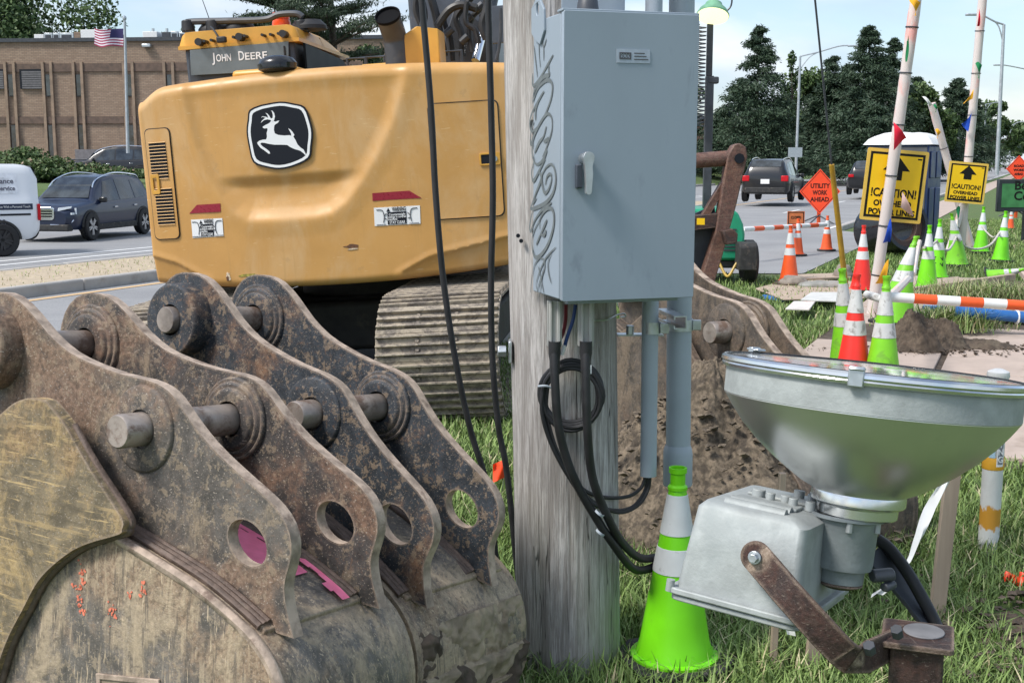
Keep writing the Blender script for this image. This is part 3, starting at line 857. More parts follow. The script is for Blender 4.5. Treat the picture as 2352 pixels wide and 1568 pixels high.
def patch(name, poly, m, parent, off, t=.0, n=1, sub=None):
    """a thin plate following the rear surface; poly in rear-face x, z"""
    b = MB()
    tris = tessellate_polygon([[Vector((x, z, 0)) for x, z in poly]])
    k = len(poly)
    vs = [on(x, z, off) for x, z in poly] + [on(x, z, off - max(t, .003)) for x, z in poly]
    fs = []
    for a, b_, c in tris:
        ar = (poly[b_][0] - poly[a][0]) * (poly[c][1] - poly[a][1]) - (poly[c][0] - poly[a][0]) * (poly[b_][1] - poly[a][1])
        fs.append((a, b_, c) if ar > 0 else (a, c, b_))
    area = sum(poly[i][0] * poly[(i + 1) % k][1] - poly[(i + 1) % k][0] * poly[i][1] for i in range(k))
    for i in range(k):
        j = (i + 1) % k
        fs.append((j, i, i + k, j + k) if area > 0 else (i, j, j + k, i + k))
    b.add(vs, fs)
    return mk(name, b, m, parent, smooth=35)
# emblem: rounded black plate, white ring, white deer
def z2(x, y): return exl((400 + x / 2.613) / 1.0884, (y / 2.613) / 1.0884)
shield = [(655, 685), (780, 664), (870, 676), (945, 700), (982, 790), (998, 870), (990, 960), (975, 1035), (880, 1085), (780, 1107), (690, 1095), (605, 1062), (575, 960), (560, 860), (568, 780), (580, 718)]
shield = spl2(shield + shield[:1], 3)[:-1]
def scl(pts, k, cx=779, cy=886): return [(cx + (x - cx) * k, cy + (y - cy) * k) for x, y in pts]
LM = onM(*z2(779, 886), off=.012)
def lz(pts, o=z2(779, 886)):
    out = []
    for x, y in pts:
        a, b_ = z2(x, y); out.append((a - o[0], b_ - o[1]))
    return out
def lprism(name, pts, m, parent, z0, t=.003, holes=()):
    b = MB(); b.prism(lz(pts), t, LM, [lz(h) for h in holes], z0=z0); return mk(name, b, m, parent, smooth=0)
emb = lprism('emblem', shield, M_['decal_k'], EX, -.004, .008)
lprism('emblem_ring', scl(shield, .95), M_['decal_w'], emb, .0045, .0015, [scl(shield, .875)])
deer = [(668, 828), (690, 815), (706, 808), (716, 800), (722, 792), (738, 790), (752, 796), (766, 790), (778, 788), (768, 803), (752, 812), (744, 822), (742, 850), (748, 872), (770, 882), (810, 886), (845, 884),
        (856, 888), (855, 872), (846, 856), (836, 838), (852, 848), (866, 864), (877, 882), (870, 893), (884, 915), (898, 945), (918, 965), (938, 978), (950, 1003), (960, 1024), (935, 1000), (915, 985), (880, 975),
        (850, 962), (830, 948), (790, 946), (745, 946), (705, 940), (680, 934), (660, 932), (652, 942), (668, 958), (690, 972), (712, 990), (717, 1005), (705, 1004), (682, 985), (655, 968), (636, 945), (631, 932), (645, 920),
        (668, 913), (690, 912), (696, 895), (694, 870), (700, 848), (698, 838), (680, 840), (669, 836)]
lprism('deer_figure', deer, M_['decal_w'], emb, .0045, .0022)
for an in ([(728, 796), (720, 785), (700, 780), (676, 786), (655, 804), (662, 790), (680, 774), (690, 772), (668, 764), (657, 770), (666, 760), (690, 764), (705, 772), (698, 752), (686, 738), (698, 742), (712, 758), (722, 776), (734, 770), (735, 750), (728, 728), (722, 724), (732, 724), (744, 740), (749, 762), (744, 782), (738, 796)],):
    lprism('deer_antler', an, M_['decal_w'], emb, .0045, .0022)
# reflectors and warning stickers
def zs(pts): return [z2(x, y) for x, y in pts]
patch('reflector', zs([(173, 1397), (225, 1340), (386, 1330), (388, 1385)]), M_['decal_r'], EX, .004)
patch('reflector', zs([(1386, 1262), (1625, 1246), (1703, 1294), (1388, 1313)]), M_['decal_r'], EX, .004)
grey_ink = flat('sticker_ink', (.10, .10, .11), .5)
def sticker(q, lab):
    s = patch('warning_sticker', zs(q), M_['decal_w'], EX, .004)
    (x0, y0), (x1, y1), (x2, y2), (x3, y3) = q           # tl tr br bl
    def qp(u, v): 
        a = (x0 + (x1 - x0) * u, y0 + (y1 - y0) * u); b_ = (x3 + (x2 - x3) * u, y3 + (y2 - y3) * u)
        return z2(a[0] + (b_[0] - a[0]) * v, a[1] + (b_[1] - a[1]) * v)
    patch('black_panel', [qp(.29, .28), qp(.70, .28), qp(.70, .96), qp(.29, .96)], M_['decal_k'], s, .006)
    c = qp(.5, .14); w = abs(qp(1, 0)[0] - qp(0, 0)[0])
    text('warning_lettering', '\u25b2WARNING' if False else 'WARNING', M_['decal_k'], s, onM(c[0] + .015, c[1], .0075), .045, w * .30, .0004, bold=.0008)
    tri = qp(.31, .15); patch('warning_triangle', [(tri[0] - .014, tri[1] - .013), (tri[0] + .014, tri[1] - .013), (tri[0], tri[1] + .014)], M_['decal_k'], s, .006)
    for k_, (v_, tx, ww) in enumerate(((.42, 'Counterweight', .36), (.55, 'swings in reverse', .38), (.68, 'machine', .20), (.86, 'STAY CLEAR', .34))):
        c = qp(.5 if ww > .3 else .40, v_); text('sticker_text', tx, M_['decal_w'], s, onM(c[0], c[1], .0085), .024 if k_ < 3 else .03, w * ww, .0004, bold=.0004)
    for cx, sg in ((.145, 1), (.855, -1)):
        c = qp(cx, .5)
        b = MB(); A = onM(c[0], c[1], .0075)
        b.tube([A @ Vector((sg * -.03, .05, 0)), A @ Vector((sg * .012, .045, 0)), A @ Vector((sg * .024, .0, 0)), A @ Vector((sg * .016, -.045, 0))], .0028, 5, sub=4)
        b.tube([A @ Vector((sg * .024, 0, 0)), A @ Vector((sg * .042, .022, 0))], .0028, 5)
        b.tube([A @ Vector((sg * .020, -.012, 0)), A @ Vector((sg * .042, -.02, 0))], .0026, 5)
        b.tube([A @ Vector((-.035, -.058, 0)), A @ Vector((.035, -.058, 0))], .002, 5)
        p_ = mk('sticker_pictogram', b, grey_ink, s)
sticker([(185, 1438), (398, 1426), (406, 1543), (196, 1558)], 'a')
sticker([(1396, 1358), (1694, 1343), (1698, 1462), (1402, 1477)], 'b')
# service doors with painted gap shadows, latch, grilles
def door(name, poly, gap=.007):
    cx = sum(p[0] for p in poly) / len(poly); cz = sum(p[1] for p in poly) / len(poly)
    def grow(k): 
        return [(x + math.copysign(k, x - cx), z + math.copysign(k, z - cz)) for x, z in poly]
    dn = []
    for i in range(len(poly)):
        a, b_ = poly[i], poly[(i + 1) % len(poly)]
        for k_ in range(3): dn.append((a[0] + (b_[0] - a[0]) * k_ / 3, a[1] + (b_[1] - a[1]) * k_ / 3))
    o = patch(name, dn, M_['yellow'], EX, .014, .02)
    o.modifiers.new('bevel', 'BEVEL').width = .006
    sl = [(x + math.copysign(gap, x - cx), z + math.copysign(gap, z - cz)) for x, z in dn]
    patch('door_gap_shade', sl, M_['black'], o, .005, .01)  # black plate stands in for the shadow line round the door
    return o
dr = door('service_door', rrect(.862, 1.292, 1.355, 2.112, .04, 3))
lx, lzz = exl(1108, 366)
b = MB(); A = onM(lx + .045, lzz, .016)
b.prism(rrect(-.075, -.045, .075, .045, .01, 2), .008, A, [rrect(-.062, -.033, .0, .033, .006, 2)])
la = mk('latch', b, M_['yellow2'], dr, bevel=.002)
b = MB(); b.cyl(A @ Vector((.035, .0, 0)), A @ Vector((.035, 0, .014)), .02, n=16); mk('latch_button', b, M_['galv'], la)
b = MB(); b.prism(rrect(-.062, -.033, 0, .033, .006, 2), .003, A); mk('latch_recess', b, M_['decal_k'], la)
dl = door('grille_door', rrect(-1.285, 1.265, -1.09, 2.075, .035, 3))
def grille(x0, x1, z0, z1, cut=None):
    b = MB(); A = None
    fr = patch('grille', [(x0, z0), (x1, z0), (x1, z1), (x0, z1)], M_['decal_k'], dl, .0155, .002)
    n = int((z1 - z0) / .024)
    for i in range(n + 1):
        z = z0 + (z1 - z0) * i / n
        s = MB(); a, c = on(x0, z, .020), on(x1, z, .020)
        s.cyl(a, c, .0032, n=6); mk('slat', s, M_['yellow2'], fr)
grille(-1.262, -1.125, 1.71, 1.975); grille(-1.250, -1.110, 1.37, 1.635)
A = onM(-1.235, 1.672, .016)
b = MB(); b.prism(rrect(-.035, -.075, .035, .075, .012, 2), .012, A, [rrect(-.015, -.045, .015, .045, .005, 2)]); mk('latch', b, M_['yellow2'], dl, bevel=.003)
# scraped paint near the bottom edge
sm1 = mat('scrape_bare', (.13, .06, .03), .8, 0, .5, 60); sm2 = mat('scrape_primer', (.62, .50, .36), .7, 0, .3, 60); sm3 = mat('scrape_green', (.30, .26, .05), .7, 0, .4, 60)
def scrape(cx, cz, w, h, n, m, seed, off=.0035):
    rr = random.Random(seed); b = MB(); pts = []
    for i in range(14):
        a = 2 * math.pi * i / 14; k = rr.uniform(.55, 1.1); pts.append((cx + math.cos(a) * w * k, cz + math.sin(a) * h * k))
    patch('paint_scrape', pts, m, CWO, off)
def z4(x, y): return exl((300 + x / 1.96) / 1.0884, (300 + y / 1.96) / 1.0884)
c = z4(1135, 618); scrape(*c, .065, .018, 9, sm1, 3)
c = z4(1140, 632); scrape(*c, .045, .006, 9, sm2, 5, .0045)
c = z4(523, 770); scrape(*c, .022, .045, 9, sm2, 7); scrape(c[0] - .005, c[1] - .012, .012, .025, 9, sm1, 8, .0048)
c = z4(620, 762); scrape(*c, .085, .013, 9, sm3, 11); c = z4(650, 765); scrape(*c, .018, .012, 9, sm2, 12, .0048)
# engine hood behind the counterweight top, exhaust, tank bracket
b = MB(); b.box((.05, 1.55, 2.30), (2.66, 1.2, .22)); mk('engine_hood', b, M_['yellow2'], EX, bevel=.04)
b = MB(); b.box((-.42, .62, 2.45), (.52, .5, .07)); mk('hood_cover', b, M_['yellow2'], EX, bevel=.03)
exx, exz = exl(912, 135, .75)
b = MB(); b.cyl((exx, .75, 2.40), (exx - .005, .75, 2.62), .10, n=24, caps=False)
b.lathe([(.10, 0), (.10, .04), (.092, .04), (.088, -.1)], 24, Matrix.Translation((exx - .005, .75, 2.62)))
xs = MB(); pth = [Vector((exx, .75, 2.38)), Vector((exx, .75, 2.58)), Vector((exx - .005, .73, 2.69)), Vector((exx - .02, .60, 2.83))]
sp_ = spline(pth, 8)
xs.tube(sp_, [.093] * len(sp_), 26, caps=False)
ex_o = mk('exhaust_pipe', xs, M_['dgrey'], EX)
e_ = sp_[-1]; dirv = (sp_[-1] - sp_[-3]).normalized()
b = MB(); Mx = Matrix.Translation(e_) @ dirv.to_track_quat('Z', 'Y').to_matrix().to_4x4()
b.lathe([(.0, -.02), (.09, -.018), (.093, 0), (.10, .004), (.10, -.02)], 26, Mx); mk('exhaust_mouth', b, flat('mouth_black', (.004, .004, .005), .9), ex_o)  # near-black disc closing the pipe end
bx, bz = exl(978, 85, 1.0)
b = MB(); b.prism([(-.16, -.35), (.15, -.35), (.15, -.03), (-.02, -.0), (-.16, -.08)], .30, frame((bx, 1.0, bz + .05), (1, 0, 0), (0, 0, 1))); mk('tank_bracket', b, M_['yellow2'], EX, bevel=.01)
# boom foot, hoses and a chromed rod rise out of the picture
bm = M_['mgrey']
def exw(x, y, yl): 
    a, c = exl(x, y, yl); return Vector((a, yl, c))
b = MB(); b.prism([(-.32, -.4), (.42, -.4), (.46, .2), (.30, 1.1), (.25, 2.2), (-.25, 2.2), (-.33, .6)], .50, frame((.72, 2.6, 2.6), (1, 0, 0), (0, 0, 1))); boom = mk('boom', b, bm, EX, bevel=.03)
b = MB(); b.prism([(-.06, -.5), (.30, -.5), (.34, .25), (.10, .5), (-.02, .2)], .06, frame((.78, 1.75, 2.55), (1, 0, 0), (0, 0, 1))); mk('boom_bracket', b, M_['dgrey'], boom, bevel=.01)
hose_sets = [[(1040, 140), (1035, 90), (1020, 45), (1045, 10), (1070, -30)], [(1062, 130), (1060, 80), (1048, 40), (1075, 5), (1100, -30)], [(1020, 130), (1012, 90), (1000, 30), (985, -20)],
             [(1085, 120), (1078, 75), (1085, 40), (1110, 15), (1125, -20)], [(985, 110), (968, 60), (955, 20), (960, -25)], [(1005, 60), (1030, 25), (1060, 12), (1095, 20)], [(1100, 100), (1092, 70), (1070, 50), (1072, 5)],
             [(955, 95), (975, 40), (962, -20)], [(1118, 90), (1108, 55), (1120, 10), (1112, -30)]]
for i, hs in enumerate(hose_sets):
    b = MB(); yl = 1.55 - .04 * i
    b.tube([exw(x, y, yl) for x, y in hs], .022 + .006 * (i % 3), 8, sub=5); mk('hydraulic_hose', b, M_['black'], boom)
for (x, y) in ((1050, 12), (1075, 45), (1030, 75), (1100, 18), (1066, 92)):
    b = MB(); q_ = exw(x, y, 1.42); b.cyl(q_ - Vector((.03, 0, .02)), q_ + Vector((.035, 0, .03)), .034, n=8); mk('hose_fitting', b, M_['dgrey'], boom, bevel=.004)
b = MB(); b.cyl(exw(1092, 140, 1.5), exw(1118, 40, 1.7), .035, n=16); mk('cylinder_rod', b, M_['chrome'], EX)
b = MB(); b.cyl(exw(1118, 40, 1.7), exw(1140, -60, 1.9), .065, n=16); mk('cylinder_barrel', b, M_['dgrey'], EX)
b = MB(); b.tube([exw(1140, 138, 1.1), exw(1146, 110, 1.1), exw(1150, 70, 1.1), exw(1150, 20, 1.1)], .014, 7, sub=3); mk('mirror_arm', b, M_['dgrey'], EX)
b = MB(); b.prism(rrect(-.10, -.13, .10, .16, .03), .05, frame(exw(1150, 62, 1.25), (1, 0, 0), (0, 0, 1))); mk('mirror', b, M_['mgrey'], EX, bevel=.01)
b = MB(); b.box((.42, 1.2, 2.46), (.5, .4, .12)); mk('hood_step', b, M_['yellow2'], EX, bevel=.02)
for hx in (.0, .16, .34, .8):
    b = MB(); b.tube([(hx, 1.3, 2.42), (hx, 1.3, 2.60), (hx + .15, 1.3, 2.60), (hx + .15, 1.3, 2.42)], .014, 8); mk('grab_rail', b, M_['dgrey'], EX)
# cab
YC = 1.3
def ec(x, y, yl=YC): return exl(x, y, yl)
cabx0, cabx1 = ec(415, 150)[0], ec(684, 150)[0]
cz0 = 1.3; cz1 = ec(550, 95)[1]; CL = 1.75
def cab_box(n0, inset=0): pass
b = MB()
pr = [(0, cz0), (CL + .1, cz0), (CL + .18, cz0 + .5), (CL - .15, cz1 - .02), (0, cz1 - .02)]
A = frame((cabx1 - .03, YC + .03, 0), (0, 1, 0), (0, 0, 1))
b.prism(pr, -(cabx0 - cabx1) - .06, A @ Matrix.Translation((0, 0, -(cabx1 - cabx0) + .06)))
cab = mk('cab', b, M_['dgrey'], EX, bevel=.03)
# roof cap, swept down at the sides towards the front
r0, r1 = ec(413, 112)[1] + .0, ec(550, 62)[1]
b = MB()
def roof(u, v):
    x = cabx0 - .01 + (cabx1 + .03 - cabx0) * u; y = YC - .04 + (CL + .05) * v
    e = min(u, 1 - u, v * 2.0, (1 - v) * 2.0)
    h = (1 - (1 - min(1, e / .12)) ** 2.4) ** .5
    fall = .10 * sst(.55, 1.0, v)
    return Vector((x, y + .06 * (1 - h) * (1 if v < .5 else -1), r0 + (r1 - r0 - fall) * h))
b.grid(roof, 30, 30)
b.box(((cabx0 + cabx1) / 2 + .01, YC + CL / 2, r0 + .002), (cabx1 - cabx0 + .035, CL, .03))
rf = mk('cab_roof', b, M_['yellow2'], cab, smooth=50)
for x, y in ((457, 97), (550, 85), (650, 78)):
    q_ = ec(x, y, YC - .05); b = MB(); b.cyl((q_[0], YC + .05, q_[1]), (q_[0], YC - .075, q_[1]), .03, n=16); mk('roof_plug', b, M_['black'], rf)
for x, y in ((470, 95), (486, 93), (537, 86), (562, 83), (603, 81), (622, 80), (640, 78)):
    q_ = ec(x, y, YC - .05); b = MB(); b.cyl((q_[0], YC + .05, q_[1]), (q_[0], YC - .07, q_[1]), .012, n=10); mk('roof_bolt', b, M_['black'], rf)
b = MB(); q_ = ec(510, 92, YC - .05); b.box((q_[0], YC - .06, q_[1]), (.08, .05, .05)); mk('roof_camera', b, M_['black'], rf, bevel=.01)
# rear window with lettering
wx0, wz0 = ec(438, 172); wx1, wz1 = ec(664, 100)
wlz = [(ec(440, 174)), ec(664, 162), ec(664, 96), ec(438, 116)]
b = MB(); A = frame((0, YC, 0), (1, 0, 0), (0, 0, 1)); b.prism(wlz, .02, A); win = mk('rear_window', b, M_['glass2'], cab, bevel=.004)
tx = ec(553, 131); ang = math.atan2(ec(617, 127)[1] - ec(491, 135)[1], ec(617, 127)[0] - ec(491, 135)[0])
wid = math.hypot(ec(617, 127)[0] - ec(491, 135)[0], ec(617, 127)[1] - ec(491, 135)[1])
AM = A @ Matrix.Translation((tx[0], tx[1], .023)) @ Matrix.Rotation(ang, 4, 'Z')
# big J and D, smaller capitals
lt = text('window_lettering', 'J', M_['decal_w'], win, AM @ Matrix.Translation((-wid * .47, .002, 0)), .105, wid * .052, .001, bold=.001)
text('window_lettering', 'OHN', M_['decal_w'], win, AM @ Matrix.Translation((-wid * .295, -.004, 0)), .082, wid * .27, .001, bold=.001)
text('window_lettering', 'D', M_['decal_w'], win, AM @ Matrix.Translation((wid * .025, .002, 0)), .105, wid * .10, .001, bold=.001)
text('window_lettering', 'EERE', M_['decal_w'], win, AM @ Matrix.Translation((wid * .29, -.004, 0)), .082, wid * .40, .001, bold=.001)
# seat headrest seen behind the glass, wiper
b = MB(); wq = exw(655, 140, YC - .03); b.tube([wq + Vector((0, 0, .12)), wq, wq + Vector((-.02, 0, -.05))], .008, 6); mk('wiper', b, M_['black'], win)
# side window
zr_, zf_ = ec(690, 82)[1], exl(800, 112, YC + CL)[1]
sw = [(.08, cz1 - .34), (CL, cz1 - .34), (CL + .05, cz1 - .24), (CL - .08, zr_ - .17), (CL - .40, zr_ - .08), (.08, zr_ - .05)]
b = MB(); A2 = frame((cabx1 + .028, YC + .03, 0), (0, 1, 0), (0, 0, 1)); b.prism(sw, .02, A2); mk('side_window', b, M_['tint'], cab, bevel=.004)
# beacon, roof bar, antenna, gps pucks
q_ = exw(646, 50, YC + .5); b = MB(); b.lathe([(0, -.09), (.075, -.09), (.08, -.04), (.07, 0), (.075, .0), (.07, .055), (0, .06)], 20, Matrix.Translation(q_ + Vector((0, 0, .02)))); bea = mk('beacon', b, M_['lamp_orange'], cab)
b = MB(); pts = [exw(x, y, YC + .35) for x, y in ((428, 52), (450, 50), (540, 48), (610, 45), (640, 34), (680, 32), (695, 40))]; b.tube(pts, .028, 8, sub=5); bar = mk('roof_bar', b, M_['dgrey'], cab)
for x in (430, 690, 486):
    b = MB(); q0, q1 = exw(x, 47, YC + .35), exw(x + 3, 74, YC + .35); b.cyl(q0, q1, .05, .06, n=12); mk('bar_mount', b, M_['black'], bar, bevel=.01)
for x, y, w in ((490, 62, .13), (545, 58, .12), (560, 61, .10), (708, 56, .16)):
    q_ = exw(x, y, YC + .45); b = MB(); b.lathe([(0, -.05), (w, -.05), (w, -.02), (w * .7, .03), (0, .04)], 18, Matrix.Translation(q_)); mk('aerial_puck', b, M_['black'], bar)
b = MB(); b.cyl(exw(481, 45, YC + .4), exw(462, -8, YC + .4), .004, .003, n=6); mk('aerial', b, M_['dgrey'], bar)
b = MB(); b.tube([exw(484, 62, YC + .1), exw(493, 72, YC - .03), exw(505, 92, YC - .06)], .008, 6, sub=4); mk('cable', b, M_['black'], cab)
# rear view camera hump on the counterweight
q_ = exw(637, 150, .12); b = MB()
b.lathe([(0, .07), (.06, .066), (.12, .045), (.145, .01), (.14, -.03), (.10, -.05), (0, -.05)], 24, Matrix.Translation(q_) @ Matrix.Diagonal((1, .9, 1, 1)))
mk('camera_hood', b, M_['blackgloss'], EX)
# undercarriage: turntable, car body, tracks (turned against the house)
UM = Matrix.Rotation(R(0), 4, 'Z')
UC = Vector((.05, 1.85, 0))
b = MB(); b.cyl(UC + Vector((0, 0, .66)), UC + Vector((0, 0, .93)), .72, n=40); mk('slew_ring', b, M_['under'], EX, bevel=.01)
b = MB(); b.box((.05, .9, .90), (2.3, 1.5, .06)); b.box((.05, 2.6, .90), (2.3, 1.9, .06)); mk('house_floor', b, M_['under'], EX, bevel=.01)
b = MB(); b.T = Matrix.Translation(UC) @ UM
b.box((0, 0, .50), (1.9, 1.5, .34)); b.box((0, -.72, .44), (1.3, .5, .4)); mk('car_body', b, M_['under'], EX, bevel=.04)
TW, TR, TL = .84, .42, 4.55
def shoe_mesh():
    b = MB()
    b.box((0, 0, 0), (TW, .185, .018))
    for k_ in (-.075, -.012, .05): b.box((0, k_, .022), (TW - .01, .016, .040))
    for sx_ in (-.13, .13):
        for k_ in (-.045, .02): b.cyl((sx_, k_, .008), (sx_, k_, .022), .016, n=6)
    b.box((0, .09, .006), (TW, .03, .012))
    return b
def track(sx, z_off=0):
    T0 = Matrix.Translation(UC) @ UM @ Matrix.Translation((sx, 0, -.10))
    b = MB(); b.T = T0
    b.box((0, 0, .42), (.34, TL - .3, .34)); b.box((0, 0, .60), (.2, TL - .5, .1))
    fr = mk('track_frame', b, M_['under'], EX, bevel=.03)
    for yy in (-TL / 2 + .06, TL / 2 - .06):
        b = MB(); b.T = T0
        b.cyl((-.18, yy, .44), (.30, yy, .44), .30, n=24); b.cyl((.30, yy, .44), (.36, yy, .44), .16, n=20)
        mk('sprocket', b, M_['under'], fr, bevel=.01)
    # path of shoes: bottom, rear arc, top, front arc
    per, pts = [], []
    n = 61
    straight = TL - 2 * .06 ; r_ = TR
    Ltot = 2 * straight + 2 * math.pi * r_
    base = None
    for i in range(n):
        s_ = Ltot * (i + .35) / n
        if s_ < straight: y, z, a = -straight / 2 + s_, .44 + r_, 0
        elif s_ < straight + math.pi * r_:
            t_ = (s_ - straight) / r_; y, z, a = straight / 2 + r_ * math.sin(t_), .44 + r_ * math.cos(t_), -t_
        elif s_ < 2 * straight + math.pi * r_:
            k_ = s_ - straight - math.pi * r_; y, z, a = straight / 2 - k_, .44 - r_, math.pi
        else:
            t_ = (s_ - 2 * straight - math.pi * r_) / r_; y, z, a = -straight / 2 - r_ * math.sin(t_), .44 - r_ * math.cos(t_), math.pi - t_
        if base is None: base = mk('track_shoe', shoe_mesh(), M_['track'], fr, bevel=.003); o = base
        else: o = base.copy(); col.objects.link(o); o.parent = fr
        o.matrix_local = T0 @ Matrix.Translation((random.uniform(-.006, .006), y, z)) @ Matrix.Rotation(a + random.uniform(-.05, .05), 4, 'X') @ Matrix.Rotation(random.uniform(-.006, .006), 4, 'Y')
        # mud packed between the grousers would hide the bolts; slots show as dark recesses
        if base is o:
            sl = MB(); sl.box((.0, .02, .0195), (.11, .03, .004)); so = mk('shoe_slot', sl, M_['under'], None); slot = so; so.parent = fr; so.matrix_local = o.matrix_local.copy()
    return fr
track(.89); track(-1.05)
for o in [o for o in bpy.data.objects if o.name.startswith('shoe_slot')]: bpy.data.objects.remove(o)
# ------------------------------------------------------------------ utility pole, enclosure, conduits, cables
PB, PT = Vector((.21, 4.1, 0)), Vector((.05, 4.1, 6.4))
pole_root = thing('utility_pole', 'weathered grey wooden utility pole carrying the metal enclosure', 'utility pole', (PB.x, PB.y, 0))
b = MB()
def pole_pt(u, v):
    a = 2 * math.pi * u; c = PB.lerp(PT, v) - Vector((0, 0, .25 * (1 - v)))
    r_ = (.185 - .012 * v) * (1 + .012 * math.sin(3 * a + 6 * v) + .010 * noise.noise(Vector((math.cos(a) * 3, math.sin(a) * 3, v * 9))) + .016 * noise.noise(Vector((math.cos(a) * 14, math.sin(a) * 14, v * 1.5))))
    return c + Vector((r_ * math.cos(a), r_ * math.sin(a), 0))
b.grid(pole_pt, 128, 70)
mk('shaft', b, M_['pole'], pole_root, world=True, smooth=60)
# long drying cracks: thin dark recessed wedges lying in the bark face
for i, (x, y0, y1) in enumerate(((1255, 720, 1500), (1300, 690, 1180), (1336, 880, 1560), (1372, 760, 1280), (1224, 900, 1400), (1398, 950, 1330))):
    pass
# through bolt with square washer on the left edge
q_ = P(1162, 806, 4.06); b = MB(); b.box(q_ + Vector((.015, 0, 0)), (.012, .075, .075)); bolt = mk('square_washer', b, M_['galv'], pole_root, world=True, bevel=.003)
b = MB(); b.cyl(q_, q_ + Vector((-.028, -.002, 0)), .021, n=6); mk('bolt_head', b, M_['galv'], bolt, world=True, bevel=.002)
for (x, y) in ((1190, 541), (1197, 553)):
    q_ = P(x, y, 3.955); b = MB(); b.cyl(q_, q_ + Vector((0, -.012, 0)), .007, n=8); mk('nail_head', b, M_['decal_k'], pole_root, world=True)
# ---- enclosure
BA = R(17); FL = P(1290, 690, 3.64); zt_ = P(1290, 27, 3.64).z; zb_ = FL.z
bx_ = Vector((math.cos(BA), math.sin(BA), 0)); by_ = Vector((-math.sin(BA), math.cos(BA), 0))
# width so that the right edge falls on the ray through x = 1597
rr_ = Vector(ray(1594, 360)); kx = rr_.x / rr_.y
BW = (kx * FL.y - FL.x) / (bx_.x - kx * bx_.y); BD, BH = .285, zt_ - zb_
ENM = frame(FL, bx_, (0, 0, 1))            # x right, y up, z towards the viewer
def fl_M(o): return frame(o, bx_, (0, 0, 1))
enc = thing('electrical_enclosure', 'grey steel disconnect box on the pole with black graffiti down its side', 'electrical box', FL + by_ * BD)
W = dict(world=True)
b = MB(); c = FL + bx_ * (BW / 2) + by_ * (BD / 2 + .012) + Vector((0, 0, BH / 2))
b.box(c, (BW, BD - .024, BH), Matrix((bx_, by_, Vector((0, 0, 1)))).transposed())
body = mk('housing', b, M_['boxbase'], enc, bevel=.004, **W)
b = MB(); b.prism(rrect(-.002, -.003, BW + .004, BH + .004, .006, 2), .022, ENM, z0=-.012); dor = mk('door', b, M_['boxpaint'], enc, bevel=.004, **W)
b = MB(); b.prism([(.006, .012), (BW - .004, .012), (BW - .004, BH - .012), (.006, BH - .012)], .004, ENM, z0=-.0145); mk('door_gasket', b, M_['black'], dor, **W)
b = MB(); b.prism([(.03, -.016), (BW - .03, -.016), (BW - .03, -.002), (.03, -.002)], .03, ENM, z0=-.06); mk('bottom_flange', b, M_['boxbase'], enc, bevel=.002, **W)
b = MB(); b.prism([(-.004, BH + .002), (BW + .006, BH + .002), (BW + .006, BH + .010), (-.004, BH + .010)], .05, ENM, z0=-.045); mk('drip_lip', b, M_['boxbase'], enc, bevel=.002, **W)
# mounting tab with an oval hole on the left side
LSM = frame(FL + by_ * BD, -by_, (0, 0, 1))   # left side: x from back to front, y up
def lside(x, y, off=.0):
    n_ = -bx_; d = Vector(ray(x, y)); c0 = Vector((0, 0, CAMH)); s_ = (FL - c0).dot(n_) / d.dot(n_); w = c0 + d * s_ - (FL + by_ * BD)
    return (w.dot(-by_), w.z)
def za(x, y, oy=0): return lside((1200 + x / 3.92) / 1.0884, (oy + y / 3.92) / 1.0884)
tab = [za(525, 330), za(525, 90), za(565, 0), za(610, 0), za(645, 90), za(650, 300), za(608, 440), za(560, 400)]
hc = za(585, 95); b = MB(); b.prism(tab, .008, LSM, [circ(hc[0], hc[1], .014, 14, .020)], z0=.0)
mk('mounting_tab', b, M_['boxbase'], enc, bevel=.002, **W)
# door handle with its cam, maker's plate
hM = lambda x, y: (lambda d: ((Vector((0, 0, CAMH)) + d * ((FL - Vector((0, 0, CAMH))).dot(by_) / d.dot(by_))) - FL))(Vector(ray(x, y)))
h0 = hM(1334, 372); hx, hy = h0.dot(bx_), h0.z
def hp(x, y): w = hM(x, y); return (w.dot(bx_), w.z)
b = MB(); b.prism([hp(1317, 378), hp(1330, 378), hp(1330, 432), hp(1318, 432)], .02, ENM, z0=.010); mk('handle_cam', b, M_['mgrey'], dor, bevel=.003, **W)
b = MB()
hpts = [(1326, 362), (1332, 351), (1342, 349), (1351, 355), (1352, 366), (1348, 382), (1349, 400), (1347, 425), (1345, 444), (1334, 444), (1333, 420), (1332, 395), (1330, 380)]
b.prism(spl2([hp(*p) for p in hpts] + [hp(*hpts[0])], 3)[:-1], .014, ENM, z0=.036); hd = mk('handle', b, mat('brushed_lever', (.50, .52, .54), .35, .7, .15, 20), dor, bevel=.004, **W)
q0, q1 = hp(1338, 364), None
b = MB(); b.cyl(ENM @ Vector((q0[0], q0[1], .008)), ENM @ Vector((q0[0], q0[1], .04)), .017, n=18); mk('handle_boss', b, M_['galv'], hd, **W)
b = MB(); b.prism([hp(1413, 113), hp(1489, 116), hp(1490, 147), hp(1413, 145)], .002, ENM, z0=.0105); pl = mk('rating_plate', b, mat('etched_plate', (.40, .45, .52), .5, .2, .1, 60), dor, **W)
b = MB(); b.prism([hp(1419, 121), hp(1446, 122), hp(1446, 138), hp(1419, 137)], .001, ENM, [[hp(1422, 124), hp(1443, 125), hp(1443, 135), hp(1422, 134)]], z0=.013); mk('plate_frame', b, grey_ink, pl, **W)
pc = hp(1433, 130); Linv = Matrix.Translation(-enc.location)
text('plate_lettering', 'SQD', grey_ink, pl, Linv @ ENM @ Matrix.Translation((pc[0], pc[1], .0135)), .018, .026, .0003)
pc = hp(1467, 131)
